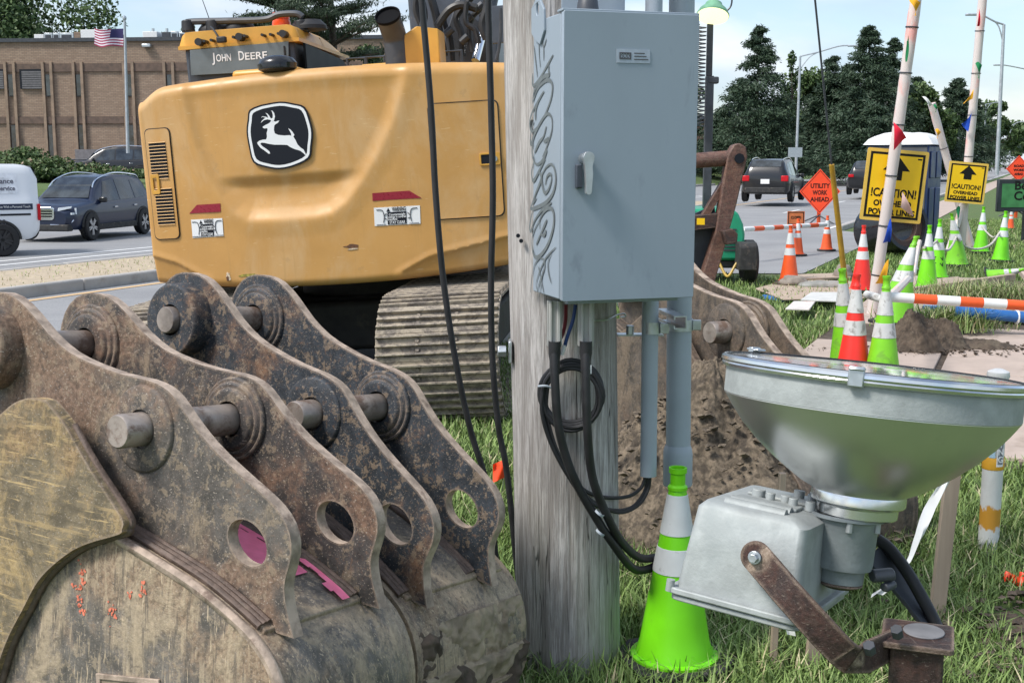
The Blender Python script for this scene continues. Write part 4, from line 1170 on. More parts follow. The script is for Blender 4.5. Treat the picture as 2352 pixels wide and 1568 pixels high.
for k_ in (-1, 0, 1):
    b = MB(); b.prism([(pc[0] - .02, pc[1] + k_ * .009 - .0015), (pc[0] + .02 - .006 * k_, pc[1] + k_ * .009 - .0015), (pc[0] + .02 - .006 * k_, pc[1] + k_ * .009 + .0015), (pc[0] - .02, pc[1] + k_ * .009 + .0015)], .0004, ENM, z0=.0131); mk('etched_line', b, grey_ink, pl, smooth=0, **W)
# graffiti strokes on the left side
ST = [[(490, 460), (505, 580), (530, 770)], [(547, 440), (550, 560), (562, 670)], [(578, 320), (590, 455), (605, 460), (630, 390)], [(600, 475), (600, 605)],
      [(705, 545), (640, 650), (560, 770), (490, 850), (475, 800), (480, 730)], [(660, 640), (655, 700), (660, 740), (600, 760), (540, 830), (490, 920), (475, 1030)],
      [(480, 1010), (540, 870), (640, 790), (695, 830), (690, 940), (640, 1080), (560, 1220), (480, 1290), (450, 1260), (452, 1170), (500, 1060), (600, 900)], [(605, 905), (540, 1000), (510, 1090), (510, 1185)],
      [(490, 1200), (460, 1300), (460, 1420), (500, 1320), (570, 1200), (640, 1120), (690, 1160), (692, 1280), (640, 1430), (590, 1540)], [(630, 1240), (600, 1340), (550, 1400), (500, 1500)], [(600, 1390), (645, 1370), (650, 1340)],
      [(480, 1400), (475, 1500), (500, 1590), (540, 1610), (600, 1560), (640, 1470)], [(620, 1560), (560, 1660), (490, 1770), (470, 1700), (490, 1590)],
      [(590, 1680), (580, 1760), (595, 1850), (620, 1890), (660, 1850), (690, 1760), (680, 1705), (640, 1730), (620, 1810)], [(590, 1700), (630, 1640), (690, 1610), (730, 1680), (735, 1800), (690, 1920), (600, 2000), (460, 2040), (520, 1940)],
      [(550, 1680), (575, 1750), (520, 1880), (450, 2050)], [(690, 1985), (580, 2060), (500, 2160), (460, 2260), (450, 2200), (480, 2060)],
      [(560, 2240), (560, 2150), (620, 2060), (690, 2040), (720, 2130), (700, 2270), (640, 2410), (560, 2500), (500, 2500), (475, 2390), (490, 2270), (570, 2130)], [(640, 2150), (600, 2230), (560, 2310), (520, 2390)], [(570, 2290), (610, 2300), (630, 2250)],
      [(740, 2420), (640, 2510), (600, 2570), (550, 2670), (520, 2770), (540, 2850)], [(560, 2520), (500, 2590), (470, 2740), (460, 2850)], [(550, 2520), (610, 2540), (610, 2630), (560, 2750), (530, 2850)], [(545, 2600), (570, 2700), (605, 2860)],
      [(690, 2480), (655, 2560), (660, 2670), (690, 2770)], [(600, 2640), (575, 2760), (560, 2900)]]
ink = mat('spray_black', (.125, .145, .15), .6, 0, .15, 30)
gr_root = None
for i, st in enumerate(ST):
    pts = spline([Vector((BD - (BD - za(x, y)[0]) * .86, za(x, y)[1], 0)) for x, y in st], 6)
    b = MB(); n_ = len(pts); vs, fs = [], []
    for k_, p_ in enumerate(pts):
        d = (pts[min(k_ + 1, n_ - 1)] - pts[max(k_ - 1, 0)]); d.normalize(); nn = Vector((-d.y, d.x, 0))
        w_ = .0027 * (1 + .9 * abs(math.sin(1.3 * i + 3.0 * k_ / n_))) * (.75 if i in (0, 1, 2, 3) or i > 19 else 1.35) * min(1, .45 + 3 * min(k_, n_ - 1 - k_) / n_)
        for s_ in (1, -1): vs.append(LSM @ (p_ + nn * (w_ * s_) + Vector((0, 0, .0018 + .00006 * i))))
    fs = [(2 * k_, 2 * k_ + 1, 2 * k_ + 3, 2 * k_ + 2) for k_ in range(n_ - 1)]
    b.add(vs, fs); mk('graffiti_stroke', b, ink, body, smooth=0, **W)
# entry fitting seen above the box
b = MB(); b.lathe([(.035, 0), (.03, .03), (.018, .05), (.018, .10), (.022, .10), (.022, .3)], 18, Matrix.Translation(P(1350, 25, 3.80))); mk('entry_fitting', b, M_['dgrey'], enc, **W)
b = MB(); b.box(P(1362, 5, 3.9), (.20, .02, .12)); mk('back_plate', b, M_['boxbase'], enc, bevel=.003, **W)
# two channel fittings under the box with their cable boots
def under(x0, x1, y0, y1, Y):
    b = MB(); a, c = P(x0, y0, Y), P(x1, y1, Y)
    w_ = c.x - a.x; h_ = a.z - c.z
    A = frame((a.x, Y, c.z), (1, 0, 0), (0, 0, 1))
    b.prism([(0, 0), (w_, 0), (w_, h_), (0, h_)], .03, A)
    b.prism([(.15 * w_, 0), (.35 * w_, 0), (.35 * w_, h_), (.15 * w_, h_)], .008, A, z0=.03); b.prism([(.65 * w_, 0), (.9 * w_, 0), (.9 * w_, h_), (.65 * w_, h_)], .012, A, z0=.03)
    return mk('cable_channel', b, M_['pvc'], enc, bevel=.003, **W)
ch1 = under(1256, 1290, 688, 793, 3.86); ch2 = under(1327, 1363, 688, 793, 3.84)
# ---- cables
def cab_(name, label, pts, r_, m, n=10, sub=8, cat='cable', group=None):
    q = [P(*p) for p in pts]
    o = thing(name, label, cat, q[0], group=group)
    b = MB(); b.tube(q, r_, n, sub=sub); mk('jacket', b, m, o, **W)
    return o
CG = 'black supply cables under the enclosure'
c1 = cab_('power_cable', 'thick black cable hanging from the left channel below the box', [(1273, 788, 3.82), (1275, 880, 3.80), (1284, 985, 3.80), (1315, 1090, 3.82), (1370, 1190, 3.86), (1420, 1265, 3.9), (1452, 1303, 3.96), (1480, 1308, 4.02), (1512, 1290, 4.1), (1535, 1230, 4.18), (1556, 1115, 4.22)], .0145, M_['black'], group=CG)
c2 = cab_('power_cable', 'thick black cable hanging from the right channel below the box', [(1346, 788, 3.80), (1346, 880, 3.78), (1350, 1000, 3.78), (1362, 1100, 3.82), (1395, 1185, 3.86), (1425, 1240, 3.9), (1460, 1275, 3.98), (1490, 1282, 4.05), (1520, 1268, 4.12), (1542, 1215, 4.2), (1562, 1115, 4.24)], .0145, M_['black'], group=CG)
for o_, (x, y, Y) in ((c1, (1274, 790, 3.82)), (c2, (1346, 790, 3.80))):
    b = MB(); q_ = P(x, y, Y); b.lathe([(.020, .01), (.020, -.03), (.0165, -.055), (.0165, -.09), (.0145, -.09)], 14, Matrix.Translation(q_)); mk('cable_boot', b, M_['black'], o_, **W)
    b = MB(); q_ = P(x + (1 if o_ is c1 else 7), y + (48 if o_ is c1 else 58), Y - .015); b.box(q_, (.016, .006, .028)); mk('white_tag', b, M_['decal_w'], o_, **W)
for o_, (x, y, Y) in ((c1, (1379, 1222, 3.87)), (c2, (1377, 1178, 3.84))):
    b = MB(); q_ = P(x, y, Y); b.lathe([(.0150, -.004), (.0172, -.004), (.0172, .004), (.0150, .004)], 16, Matrix.Translation(q_) @ Matrix.Rotation(R(38), 4, 'Y')); mk('cable_tie', b, M_['conduit'], o_, **W)
# coil of spare cable
cc_ = P(1313, 905, 3.885)
coil = thing('cable_coil', 'coil of thin black cable hung on the pole front', 'cable', cc_)
b = MB()
rr = random.Random(4)
for k_ in range(8):
    pts = []
    ph = rr.uniform(0, 6); rx_ = .092 + .004 * (k_ % 4) - .003 * (k_ // 4); rz_ = .118 - .0035 * k_ + rr.uniform(-.003, .003)
    for i in range(33):
        a = 2 * math.pi * i / 32
        pts.append(cc_ + Vector((rx_ * math.cos(a) + .004 * math.sin(2 * a + ph), -.004 * (k_ % 3) + .004 * math.cos(a + ph), rz_ * math.sin(a) - .006 * (k_ % 3))))
    bb = MB(); bb.tube(pts, .0068, 7, caps=False); mk('turn', bb, M_['black'], coil, **W)
for pts in ([(1250, 880, 3.87), (1244, 940, 3.87), (1262, 1010, 3.87), (1300, 1085, 3.88), (1345, 1145, 3.9), (1400, 1170, 3.96), (1450, 1165, 4.02), (1480, 1130, 4.06), (1488, 1092, 4.06)],
            [(1254, 900, 3.88), (1250, 960, 3.88), (1272, 1030, 3.88), (1310, 1100, 3.89), (1360, 1150, 3.92), (1420, 1176, 3.98), (1465, 1160, 4.03), (1488, 1125, 4.06), (1493, 1092, 4.06)],
            [(1258, 890, 3.88), (1256, 950, 3.88), (1282, 1040, 3.88), (1330, 1115, 3.9), (1380, 1140, 3.95), (1440, 1140, 4.02), (1472, 1120, 4.05), (1483, 1092, 4.06)]):
    b = MB(); b.tube([P(*p) for p in pts], .0066, 7, sub=7); mk('lead', b, M_['black'], coil, **W)
b = MB(); b.tube([P(1236, 887, 3.86), P(1255, 886, 3.85), P(1272, 893, 3.86)], .004, 6, sub=4); mk('coil_clip', b, M_['conduit'], coil, **W)
# red and blue tails
for nm, lb, m, pts, in (('phase_wire', 'short red wire between the two channels under the box', mat('wire_red', (.16, .012, .018), .5), [(1300, 700, 3.88), (1299, 735, 3.88), (1293, 765, 3.87), (1283, 785, 3.86)]),
                    ('phase_wire', 'short blue wire with a white tip under the box', mat('wire_blue', (.015, .045, .16), .5), [(1322, 700, 3.86), (1316, 735, 3.85), (1304, 770, 3.85), (1297, 795, 3.85)])):
    o = cab_(nm, lb, pts, .006, m, 8, group='coloured wire tails')
    if 'blue' in lb: b = MB(); b.cyl(P(1297, 792, 3.85), P(1290, 815, 3.85), .0065, n=8); mk('white_tip', b, M_['decal_w'], o, **W)
b = MB(); o = thing('tie_wire', 'twisted loop of bare wire at the pole edge under the box', 'wire', P(1365, 733, 3.93))
b.tube([P(1362, 736, 3.92), P(1395, 734, 3.93), P(1415, 724, 4.0), P(1432, 720, 4.05), P(1437, 726, 4.06), P(1425, 728, 4.06)], .0028, 6, sub=5); mk('strand', b, M_['galv'], o, **W)
# ---- conduits with strut and straps
CGp = 'grey plastic conduits beside the pole'
def conduit(label, pts, r_, bell=None):
    q = [P(*p) for p in pts]; o = thing('conduit', label, 'conduit', (q[0].x, q[0].y, q[-1].z), group=CGp)
    b = MB(); b.cyl(q[-1], q[0] + (q[0] - q[-1]).normalized() * .5, r_, n=28); mk('pipe', b, M_['conduit'], o, **W)
    if bell:
        d = (q[0] - q[-1]).normalized(); A = Matrix.Translation(P(*bell)) @ d.to_track_quat('Z', 'Y').to_matrix().to_4x4(); L_ = (P(*bell) - q[-1]).length
        b = MB(); b.lathe([(r_ + .0005, .012), (r_ * 1.14, -.004), (r_ * 1.2, -.02), (r_ * 1.2, -L_ + .004), (r_ * 1.16, -L_), (r_ * 1.0, -L_ - .002)], 28, A); mk('coupling', b, M_['conduit'], o, **W)
    return o, q
cd1, q1_ = conduit('narrow grey conduit ending in thin black wires beside the pole', [(1502, 10, 4.06), (1489, 1092, 4.06)], .0285)
cd2, q2_ = conduit('wide grey conduit with a bell end hanging behind the near lime cone', [(1566, 10, 4.22), (1557, 1113, 4.22)], .044, (1557, 1028, 4.22))
st_o = thing('strut_bracket', 'galvanised strut arm holding both conduits to the pole', 'bracket', P(1440, 765, 4.1))
b = MB(); a_, c_ = P(1522, 722, 4.2), P(1562, 760, 3.98)
d_ = (c_ - a_).normalized(); A = frame(a_, d_.cross(Vector((0, 0, 1))), (0, 0, 1)); L_ = (c_ - a_).length
prof_ = [(-.022, -.022), (-.022, .022), (.022, .022), (.022, .010), (.018, .010), (.018, .018), (-.018, .018), (-.018, -.018), (.018, -.018), (.018, -.010), (.022, -.010), (.022, -.022)]
b.prism([(x, y) for x, y in prof_][::-1], -L_, A); mk('strut_channel', b, M_['galv'], st_o, **W)
b = MB(); b.box(P(1470, 768, 4.13), (.16, .05, .006)); pl_ = mk('arm_plate', b, M_['galv'], st_o, bevel=.001, **W)
b = MB(); q_ = P(1447, 755, 4.1); b.cyl(q_ + Vector((0, 0, -.02)), q_ + Vector((0, 0, .012)), .014, n=6); mk('nut', b, M_['galv'], pl_, bevel=.002, **W)
for (x, y, Y, r_) in ((1496, 752, 4.06, .0285), (1561, 745, 4.22, .044)):
    b = MB(); q_ = P(x, y, Y); b.lathe([(r_ + .0005, -.02), (r_ + .003, -.02), (r_ + .003, .02), (r_ + .0005, .02)], 28, Matrix.Translation(q_)); sp2 = mk('pipe_strap', b, M_['galv'], st_o, **W)
    b = MB(); b.box(q_ + Vector((r_ + .014, -.012, 0)), (.03, .02, .036)); mk('strap_ear', b, M_['galv'], sp2, bevel=.002, **W)
# ---- two heavy black wires dropping from above, left of the pole
HG = 'overhead service wires left of the pole'
def drop(label, pts, r_):
    q = [P(*p) for p in pts]; o = thing('overhead_wire', label, 'cable', (q[-1].x, q[-1].y, 0), group=HG)
    b = MB(); b.tube(q, r_, 10, sub=8); mk('conductor', b, M_['black'], o, **W)
drop('left of two black wires sagging in front of the excavator', [(945, -260, 4.7), (972, 40, 4.7), (990, 250, 4.7), (1001, 450, 4.7), (1018, 640, 4.7), (1045, 820, 4.7), (1080, 985, 4.7), (1120, 1120, 4.7), (1140, 1290, 4.7)], .0125)
drop('right of two black wires sagging in front of the excavator', [(1118, -260, 4.6), (1122, 30, 4.6), (1128, 250, 4.6), (1132, 450, 4.6), (1128, 650, 4.6), (1131, 820, 4.6), (1145, 980, 4.6), (1165, 1090, 4.6), (1190, 1330, 4.6)], .0125)
# ------------------------------------------------------------------ floodlight on its rusty post
FLC = P(2004, 846, 2.2); FR_ = .277
fn = Vector((.095, .098, .987)).normalized()
fx = Vector((1, 0, 0)); fx = (fx - fn * fx.dot(fn)).normalized(); fy = fn.cross(fx)
FM = Matrix(((fx.x, fy.x, fn.x, FLC.x), (fx.y, fy.y, fn.y, FLC.y), (fx.z, fy.z, fn.z, FLC.z), (0, 0, 0, 1)))
FM = FM @ Matrix.Diagonal((1, 1, .90, 1))
post_top = P(2108, 1452, 2.06)
fl = thing('floodlight', 'big bowl-shaped metal floodlight on a rusty bracket in the right foreground', 'floodlight', (post_top.x, post_top.y, 0))
r_ = FR_
b = MB(); b.lathe([(r_ * .955, -.072 * r_), (r_ * .958, -.28 * r_), (r_ * .945, -.30 * r_), (r_ * .90, -.375 * r_), (r_ * .82, -.49 * r_), (r_ * .72, -.605 * r_), (r_ * .61, -.71 * r_), (r_ * .50, -.80 * r_), (r_ * .40, -.875 * r_), (r_ * .31, -.925 * r_), (r_ * .29, -.94 * r_)], 96, FM)
dish = mk('reflector_dish', b, M_['spun'], fl, world=True, smooth=30)
b = MB(); b.lathe([(r_ * .285, -.93 * r_), (r_ * .39, -.86 * r_), (r_ * .49, -.785 * r_), (r_ * .60, -.695 * r_), (r_ * .71, -.59 * r_), (r_ * .81, -.475 * r_), (r_ * .935, -.29 * r_), (r_ * .945, -.07 * r_)], 96, FM)
mk('inner_reflector', b, mat('etched_reflector', (.62, .63, .62), .5, .6, .1, 6), dish, world=True, smooth=30)
b = MB(); b.lathe([(r_ * .962, -.082 * r_), (r_ * .961, -.27 * r_), (r_ * .957, -.275 * r_), (r_ * .95, -.27 * r_)], 96, FM); mk('dish_band', b, M_['alu'], dish, world=True)
b = MB(); b.lathe([(r_ * .945, -.02 * r_), (r_ * .955, .005 * r_), (r_ * .985, .008 * r_), (r_ * 1.0, -.008 * r_), (r_ * 1.002, -.03 * r_), (r_ * .99, -.045 * r_), (r_ * .995, -.055 * r_), (r_ * .99, -.075 * r_), (r_ * .965, -.085 * r_), (r_ * .955, -.07 * r_)], 96, FM)
rim = mk('rim_ring', b, M_['spun_b'], fl, world=True, smooth=30)
b = MB(); b.lathe([(r_ * .947, .006 * r_), (r_ * .957, .012 * r_), (r_ * .967, .008 * r_)], 96, FM); mk('lens_gasket', b, M_['black'], rim, world=True)
def lens_mat():
    t = NT('dusty_floodlight_glass'); t.b.inputs['Transmission Weight'].default_value = .62; t.b.inputs['IOR'].default_value = 1.45
    n = t.noise(t.map(), 9, 7, .6); t.set('Base Color', t.mix(t.rng(n, .35, .65), (.52, .55, .56), (.80, .82, .82))); t.set('Roughness', t.rng(n, .35, .65, .05, .14)); return t.m
def lens_mat_clear():
    t = NT('floodlight_glass'); t.b.inputs['Transmission Weight'].default_value = 1; t.set('Roughness', .015); t.b.inputs['IOR'].default_value = 1.5; t.set('Base Color', (.92, .95, .95)); return t.m
b = MB(); b.lathe([(0, .012 * r_), (r_ * .5, .008 * r_), (r_ * .955, .0), (r_ * .955, -.012 * r_), (r_ * .5, -.004 * r_), (0, .0)], 64, FM); mk('lens', b, lens_mat(), fl, world=True, smooth=30)
b = MB(); b.lathe([(0, -.90 * r_), (.09 * r_, -.90 * r_), (.10 * r_, -.6 * r_), (.16 * r_, -.45 * r_), (.16 * r_, -.3 * r_), (.1 * r_, -.18 * r_), (0, -.15 * r_)], 24, FM); mk('bulb', b, M_['white'], fl, world=True)
# clips and the clamp screw on the rim
for a in (-112, 130):
    b = MB(); A = FM @ Matrix.Rotation(R(a), 4, 'Z'); b.prism([(-.03, -.075), (.03, -.075), (.03, .015), (-.03, .015)], .006, A @ frame((r_ * 1.0, 0, 0), (0, 1, 0), (0, 0, 1)))
    b.prism([(r_ * .93, -.03), (r_ * 1.02, -.03), (r_ * 1.02, .03), (r_ * .93, .03)], .006, A @ Matrix.Translation((0, 0, .012 * r_)))
    b2 = MB(); b2.T = A; b2.box((r_ * 1.0, 0, -.006), (.012, .026, .038)); b2.box((r_ * .985, 0, .008), (.03, .026, .005)); mk('rim_clip', b2, M_['galv'], rim, world=True, bevel=.002)
A = FM @ Matrix.Rotation(R(-14), 4, 'Z')
b = MB(); b.T = A; b.box((r_ * 1.03, .0, -.004), (.03, .02, .022)); b.box((r_ * 1.03, .0, -.034), (.034, .024, .02)); b.cyl((r_ * 1.03, 0, -.05), (r_ * 1.03, 0, .022), .006, n=8); b.cyl((r_ * 1.03, -.02, -.02), (r_ * 1.03, .03, -.02), .009, n=10)
mk('clamp_screw', b, M_['dgrey'], rim, world=True, bevel=.003)
# neck rings and lamp socket
b = MB(); b.lathe([(.29 * r_, -.915 * r_), (.308 * r_, -.925 * r_), (.312 * r_, -.945 * r_), (.312 * r_, -1.00 * r_), (.302 * r_, -1.012 * r_), (.285 * r_, -1.02 * r_), (.268 * r_, -1.03 * r_), (.266 * r_, -1.095 * r_), (.255 * r_, -1.105 * r_), (0, -1.105 * r_)], 64, FM); mk('neck_ring', b, M_['spun_b'], fl, world=True, smooth=35)
b = MB(); b.lathe([(.23 * r_, -1.10 * r_), (.252 * r_, -1.105 * r_), (.252 * r_, -1.125 * r_), (.225 * r_, -1.135 * r_), (.215 * r_, -1.15 * r_), (.205 * r_, -1.46 * r_), (.198 * r_, -1.50 * r_), (.165 * r_, -1.505 * r_), (.16 * r_, -1.515 * r_), (.155 * r_, -1.61 * r_), (.13 * r_, -1.625 * r_), (0, -1.625 * r_)], 48, FM @ Matrix.Translation((-.018, 0, 0)))
sock = mk('lamp_socket', b, mat('socket_casting', (.26, .29, .30), .55, .3, .12, 20, .2, 140, (.18, .2, .2), .4, 5), fl, world=True, smooth=35)
for a in range(0, 360, 60):
    A = FM @ Matrix.Translation((-.018, 0, 0)) @ Matrix.Rotation(R(a + 20), 4, 'Z'); b = MB(); b.T = A; b.cyl((.222 * r_, 0, -1.13 * r_), (.222 * r_, 0, -1.2 * r_), .006, n=8); mk('socket_lug', b, M_['alu'], sock, world=True)
b = MB(); b.T = FM @ Matrix.Translation((-.018, 0, 0)); b.lathe([(.15 * r_, -1.60 * r_), (.155 * r_, -1.63 * r_), (.10 * r_, -1.66 * r_), (0, -1.66 * r_)], 24); mk('socket_cap', b, M_['brown'], sock, world=True)
b = MB(); b.T = FM; b.cyl((.13 * r_, -.06 * r_, -1.54 * r_), (.28 * r_, -.02 * r_, -1.52 * r_), .014, n=12); b.cyl((.22 * r_, -.06 * r_, -1.62 * r_), (.30 * r_, .0, -1.60 * r_), .010, n=10); mk('cable_gland', b, M_['dgrey'], sock, world=True, bevel=.003)
# ballast housing: tapered casting with a bottom flange and ribbed top
hx_ = Vector((.86, -.50, -.075)).normalized(); hz_ = (fn - hx_ * fn.dot(hx_)).normalized(); hy_ = hz_.cross(hx_)
HO = P(1548, 1345, 2.13)
HM = Matrix(((hx_.x, hy_.x, hz_.x, HO.x), (hx_.y, hy_.y, hz_.y, HO.y), (hx_.z, hy_.z, hz_.z, HO.z), (0, 0, 0, 1)))
HL, HD, HH = .232, .34, .165
def hv(x, y, z):
    k_ = .017 * z / HH
    return HM @ Vector((k_ + (HL - 1.5 * k_) * x, k_ * .6 + (HD - 1.2 * k_) * y, z))
b = MB()
ring = lambda z, g=0: [hv(x, y, z) for x, y in rrect(0, 0, 1, 1, .07, 4)]
rings = [ring(z) for z in (0, HH * .5, HH * .93)]
inner = [HM @ Vector((.026 + (HL - .056) * x, .022 + (HD - .047) * y, HH)) for x, y in rrect(0, 0, 1, 1, .07, 4)]
rings.append(inner); n_ = len(inner)
vs = [p for r0_ in rings for p in r0_]
fs = [(k_ * n_ + i, k_ * n_ + (i + 1) % n_, (k_ + 1) * n_ + (i + 1) % n_, (k_ + 1) * n_ + i) for k_ in range(len(rings) - 1) for i in range(n_)] + [tuple(range(n_ - 1, -1, -1)), tuple(3 * n_ + i for i in range(n_))]
b.add(vs, fs); hous = mk('ballast_housing', b, M_['alu'], fl, world=True, smooth=50)
b = MB(); b.T = HM; b.prism(rrect(-.012, -.012, HL + .012, HD + .012, .02, 3), .012, z0=-.012); mk('housing_flange', b, M_['alu'], hous, world=True, bevel=.003)
b = MB(); b.T = HM; b.prism(rrect(-.006, -.006, HL + .006, HD + .006, .02, 3), .010, z0=-.024); mk('housing_base', b, M_['alu'], hous, world=True, bevel=.003)
for k_ in range(2):
    b = MB(); b.T = HM; y_ = .062 + .032 * k_; b.cyl((.055, y_, HH - .004), (HL - .062, y_, HH - .004), .013, n=14); mk('housing_rib', b, M_['alu'], hous, world=True)
for k_ in range(2):
    b = MB(); b.T = HM; y_ = .125 + .085 * k_; b.box((HL / 2, y_, HH + .003), (HL - .11, .05, .006)); mk('rib_plate', b, M_['alu'], hous, world=True, bevel=.002)
for (x, y, s_) in ((.085, .16, .013), (.112, .148, .009), (.14, .155, .010), (.158, .142, .009), (.19, .145, .010), (.14, .245, .011), (.165, .262, .009), (.178, .25, .009), (.17, .228, .009)):
    b = MB(); b.T = HM; b.cyl((x, y, HH), (x, y, HH + .019), s_, n=12); mk('top_lug', b, M_['alu'], hous, world=True, bevel=.0015)
b = MB(); b.T = HM; b.cyl((-.006, -.004, -.01), (-.006, -.004, .012), .008, n=10); mk('flange_screw', b, M_['alu'], hous, world=True)
# near yoke arm: flat bar bent twice
def bar(pts, w, t, nrm):
    """flat bar along pts, width w across nrm x dir"""
    b = MB(); n_ = len(pts); vs = []
    for i, p_ in enumerate(pts):
        d = (pts[min(i + 1, n_ - 1)] - pts[max(i - 1, 0)]).normalized(); nn = nrm[i] if isinstance(nrm, list) else nrm
        nn = (nn - d * nn.dot(d)).normalized(); s_ = d.cross(nn)
        for a, c in ((-1, -1), (1, -1), (1, 1), (-1, 1)): vs.append(p_ + s_ * (w / 2 * a) + nn * (t / 2 * c))
    fs = [(4 * i + k_, 4 * i + (k_ + 1) % 4, 4 * i + 4 + (k_ + 1) % 4, 4 * i + 4 + k_) for i in range(n_ - 1) for k_ in range(4)] + [(3, 2, 1, 0), tuple(4 * (n_ - 1) + k_ for k_ in range(4))]
    b.add(vs, fs); return b
Yf = 2.005
nf = -hy_
a_pts = [(1737, 1278, 2.03), (1775, 1322, 2.005), (1800, 1352, 1.985), (1850, 1408, 1.96), (1905, 1468, 1.95), (1938, 1502, 1.95)]
q = [P(*p) for p in a_pts]
b = bar(q, .056, .009, nf)
# rounded end round the pivot
b.cyl(q[0] - nf * .0045, q[0] + nf * .0045, .028, n=28)
yk = mk('yoke_arm', b, M_['brown'], fl, world=True, bevel=.002)
b2 = bar([P(1932, 1496, 1.951), P(1955, 1514, 1.953), P(1990, 1508, 1.98), P(2040, 1484, 2.05), P(2085, 1462, 2.12)], .056, .009, [nf, (nf + Vector((.3, .0, -.2))).normalized(), Vector((.55, -.8, .15)).normalized(), Vector((.55, -.8, .1)).normalized(), Vector((.55, -.8, .1)).normalized()])
mk('yoke_base', b2, M_['brown'], yk, world=True, bevel=.002)
b = MB(); b.cyl(q[0] + nf * .004, q[0] + nf * .012, .012, n=16); b.cyl(q[0] + nf * .012, q[0] + nf * .022, .0085, n=6); mk('pivot_bolt', b, M_['galv'], yk, world=True, bevel=.001)
# far yoke arm and supply cable
q = [P(2005, 1268, 2.32), P(2050, 1320, 2.30), P(2100, 1385, 2.26), P(2140, 1445, 2.2)]
mk('yoke_arm', bar(q, .052, .009, Vector((.5, -.82, .25))), M_['dgrey'], fl, world=True, bevel=.002)
b = MB(); b.tube([P(2015, 1238, 2.34), P(2045, 1262, 2.32), P(2085, 1315, 2.28), P(2125, 1385, 2.24), P(2152, 1440, 2.2), P(2156, 1470, 2.16)], .0125, 10, sub=6); mk('supply_cable', b, M_['black'], fl, world=True)
# post: square rusty tube with a cap plate
d45 = R(20); px_ = Vector((math.cos(d45), -math.sin(d45), 0)); py_ = Vector((math.sin(d45), math.cos(d45), 0))
A = frame((post_top.x, post_top.y, post_top.z - .012), px_, py_)
b = MB(); b.prism(rrect(-.062, -.062, .062, .062, .01, 3), .010, A); capp = mk('cap_plate', b, M_['brown'], fl, world=True, bevel=.002)
b = MB(); b.prism(circ(.01, .012, .036, 28), .003, A, z0=.010); mk('cap_disc', b, mat('dull_disc', (.20, .20, .21), .7, .2, .2, 20), capp, world=True, bevel=.001)
b = MB(); b.prism(rrect(-.046, -.046, .046, .046, .008, 3), -(post_top.z - .012 + .1), A); mk('post', b, M_['brown'], fl, world=True, bevel=.002)
for (x, y, Y) in ((2062, 1455, 2.0), (1999, 1492, 1.96)):
    b = MB(); q_ = P(x, y + 4, Y); b.cyl(q_, q_ + Vector((-.006, -.008, .016)), .011, n=6); mk('yoke_bolt', b, M_['dgrey'], yk, world=True, bevel=.001)
# ------------------------------------------------------------------ traffic cones
def cone_proto(h, body, band, base_m=None, dirty=0, bend=0.0, rb=None):
    """one cone at the origin: foot, body, two reflective collars"""
    o = bpy.data.objects.new('traffic_cone', None); col.objects.link(o)
    rb = rb or .150 * h / .91; rt = .030
    k = h / .91
    z0 = .035
    def rad(z): return rt + (rb - rt) * (1 - (z - z0) / (h - z0 - .10 * k)) if z < h - .10 * k else rt
    def bendp(p):
        s_ = (p.z / h) ** 2 * bend
        return Vector((p.x + s_, p.y, p.z * (1 - abs(bend) * .05)))
    def lath(prof, n=28):
        b = MB(); b.lathe(prof, n)
        b.v = [tuple(bendp(Vector(p))) for p in b.v]; return b
    zs_ = [z0 + (h - z0 - .10 * k) * i / 10 for i in range(11)]
    prof = [(rb + .022, z0 - .004), (rb + .022, z0 + .008), (rb + .004, z0 + .014)] + [(rad(z), z) for z in zs_[1:]] + [(rt + .004, h - .098 * k), (rt + .004, h - .085 * k), (rt - .004, h - .075 * k), (rt - .004, h - .028 * k), (rt + .001, h - .022 * k), (rt + .001, h), (rt - .006, h), (rt - .008, h - .15 * k)]
    mk('body', lath(prof), body, o, smooth=45)
    for a, c in ((.79 * k, .616 * k), (.555 * k, .445 * k)):
        mk('reflective_band', lath([(rad(c) + .0015, c - .001), (rad(c) + .003, c), (rad(a) + .003, a), (rad(a) + .0015, a + .001)]), band, o, smooth=45)
    b = MB(); s_ = rb + .05
    b.prism([(-s_, -s_ * .55), (-s_ * .55, -s_), (s_ * .55, -s_), (s_, -s_ * .55), (s_, s_ * .55), (s_ * .55, s_), (-s_ * .55, s_), (-s_, s_ * .55)], .034)
    mk('foot', b, base_m or M_['rubber'], o, bevel=.006)
    return o
protos = {}
def cone(kind, px, label, group, rz=0.0, tilt=(0, 0), z=0.0, scale=1.0):
    if kind not in protos:
        protos[kind] = cone_proto(*KINDS[kind]); o = protos[kind]
    else: o = copy_tree(protos[kind])
    o.location = px if isinstance(px, Vector) else G(*px)
    o.location.z += z
    o.rotation_euler = (tilt[0], tilt[1], rz); o.scale = (scale,) * 3
    tag(o, label, 'traffic cone', group); return o
KINDS = {'lime_near': (.71, M_['lime'], M_['band'], None, 0, 0, .132), 'lime': (.91, M_['lime'], M_['band']), 'lime_dirty': (.91, M_['lime_d'], M_['band_d']), 'lime_bent': (.91, M_['lime_d'], M_['band_d'], None, 0, .16, .19),
         'orange': (.85, M_['orange'], M_['band']), 'red': (.91, M_['redor'], M_['band']), 'red_dirty': (.91, M_['redor'], M_['band_d']), 'orange_small': (.71, M_['orange'], M_['band'])}
LG, OG = 'lime green traffic cones', 'orange traffic cones'
cone('lime_near', (1548, 1524), 'bright lime cone in the grass beside the utility pole', LG, .3)
cone('red_dirty', P(1968, 645, 9.15).xy.to_3d(), 'red-orange cone squeezed between two scuffed lime cones', OG, .2)
cone('lime_dirty', P(1960, 640, 9.75).xy.to_3d() + Vector((-.02, 0, 0)), 'scuffed lime cone left behind the foremost red-orange cone', LG, .6, (0, R(-7)))
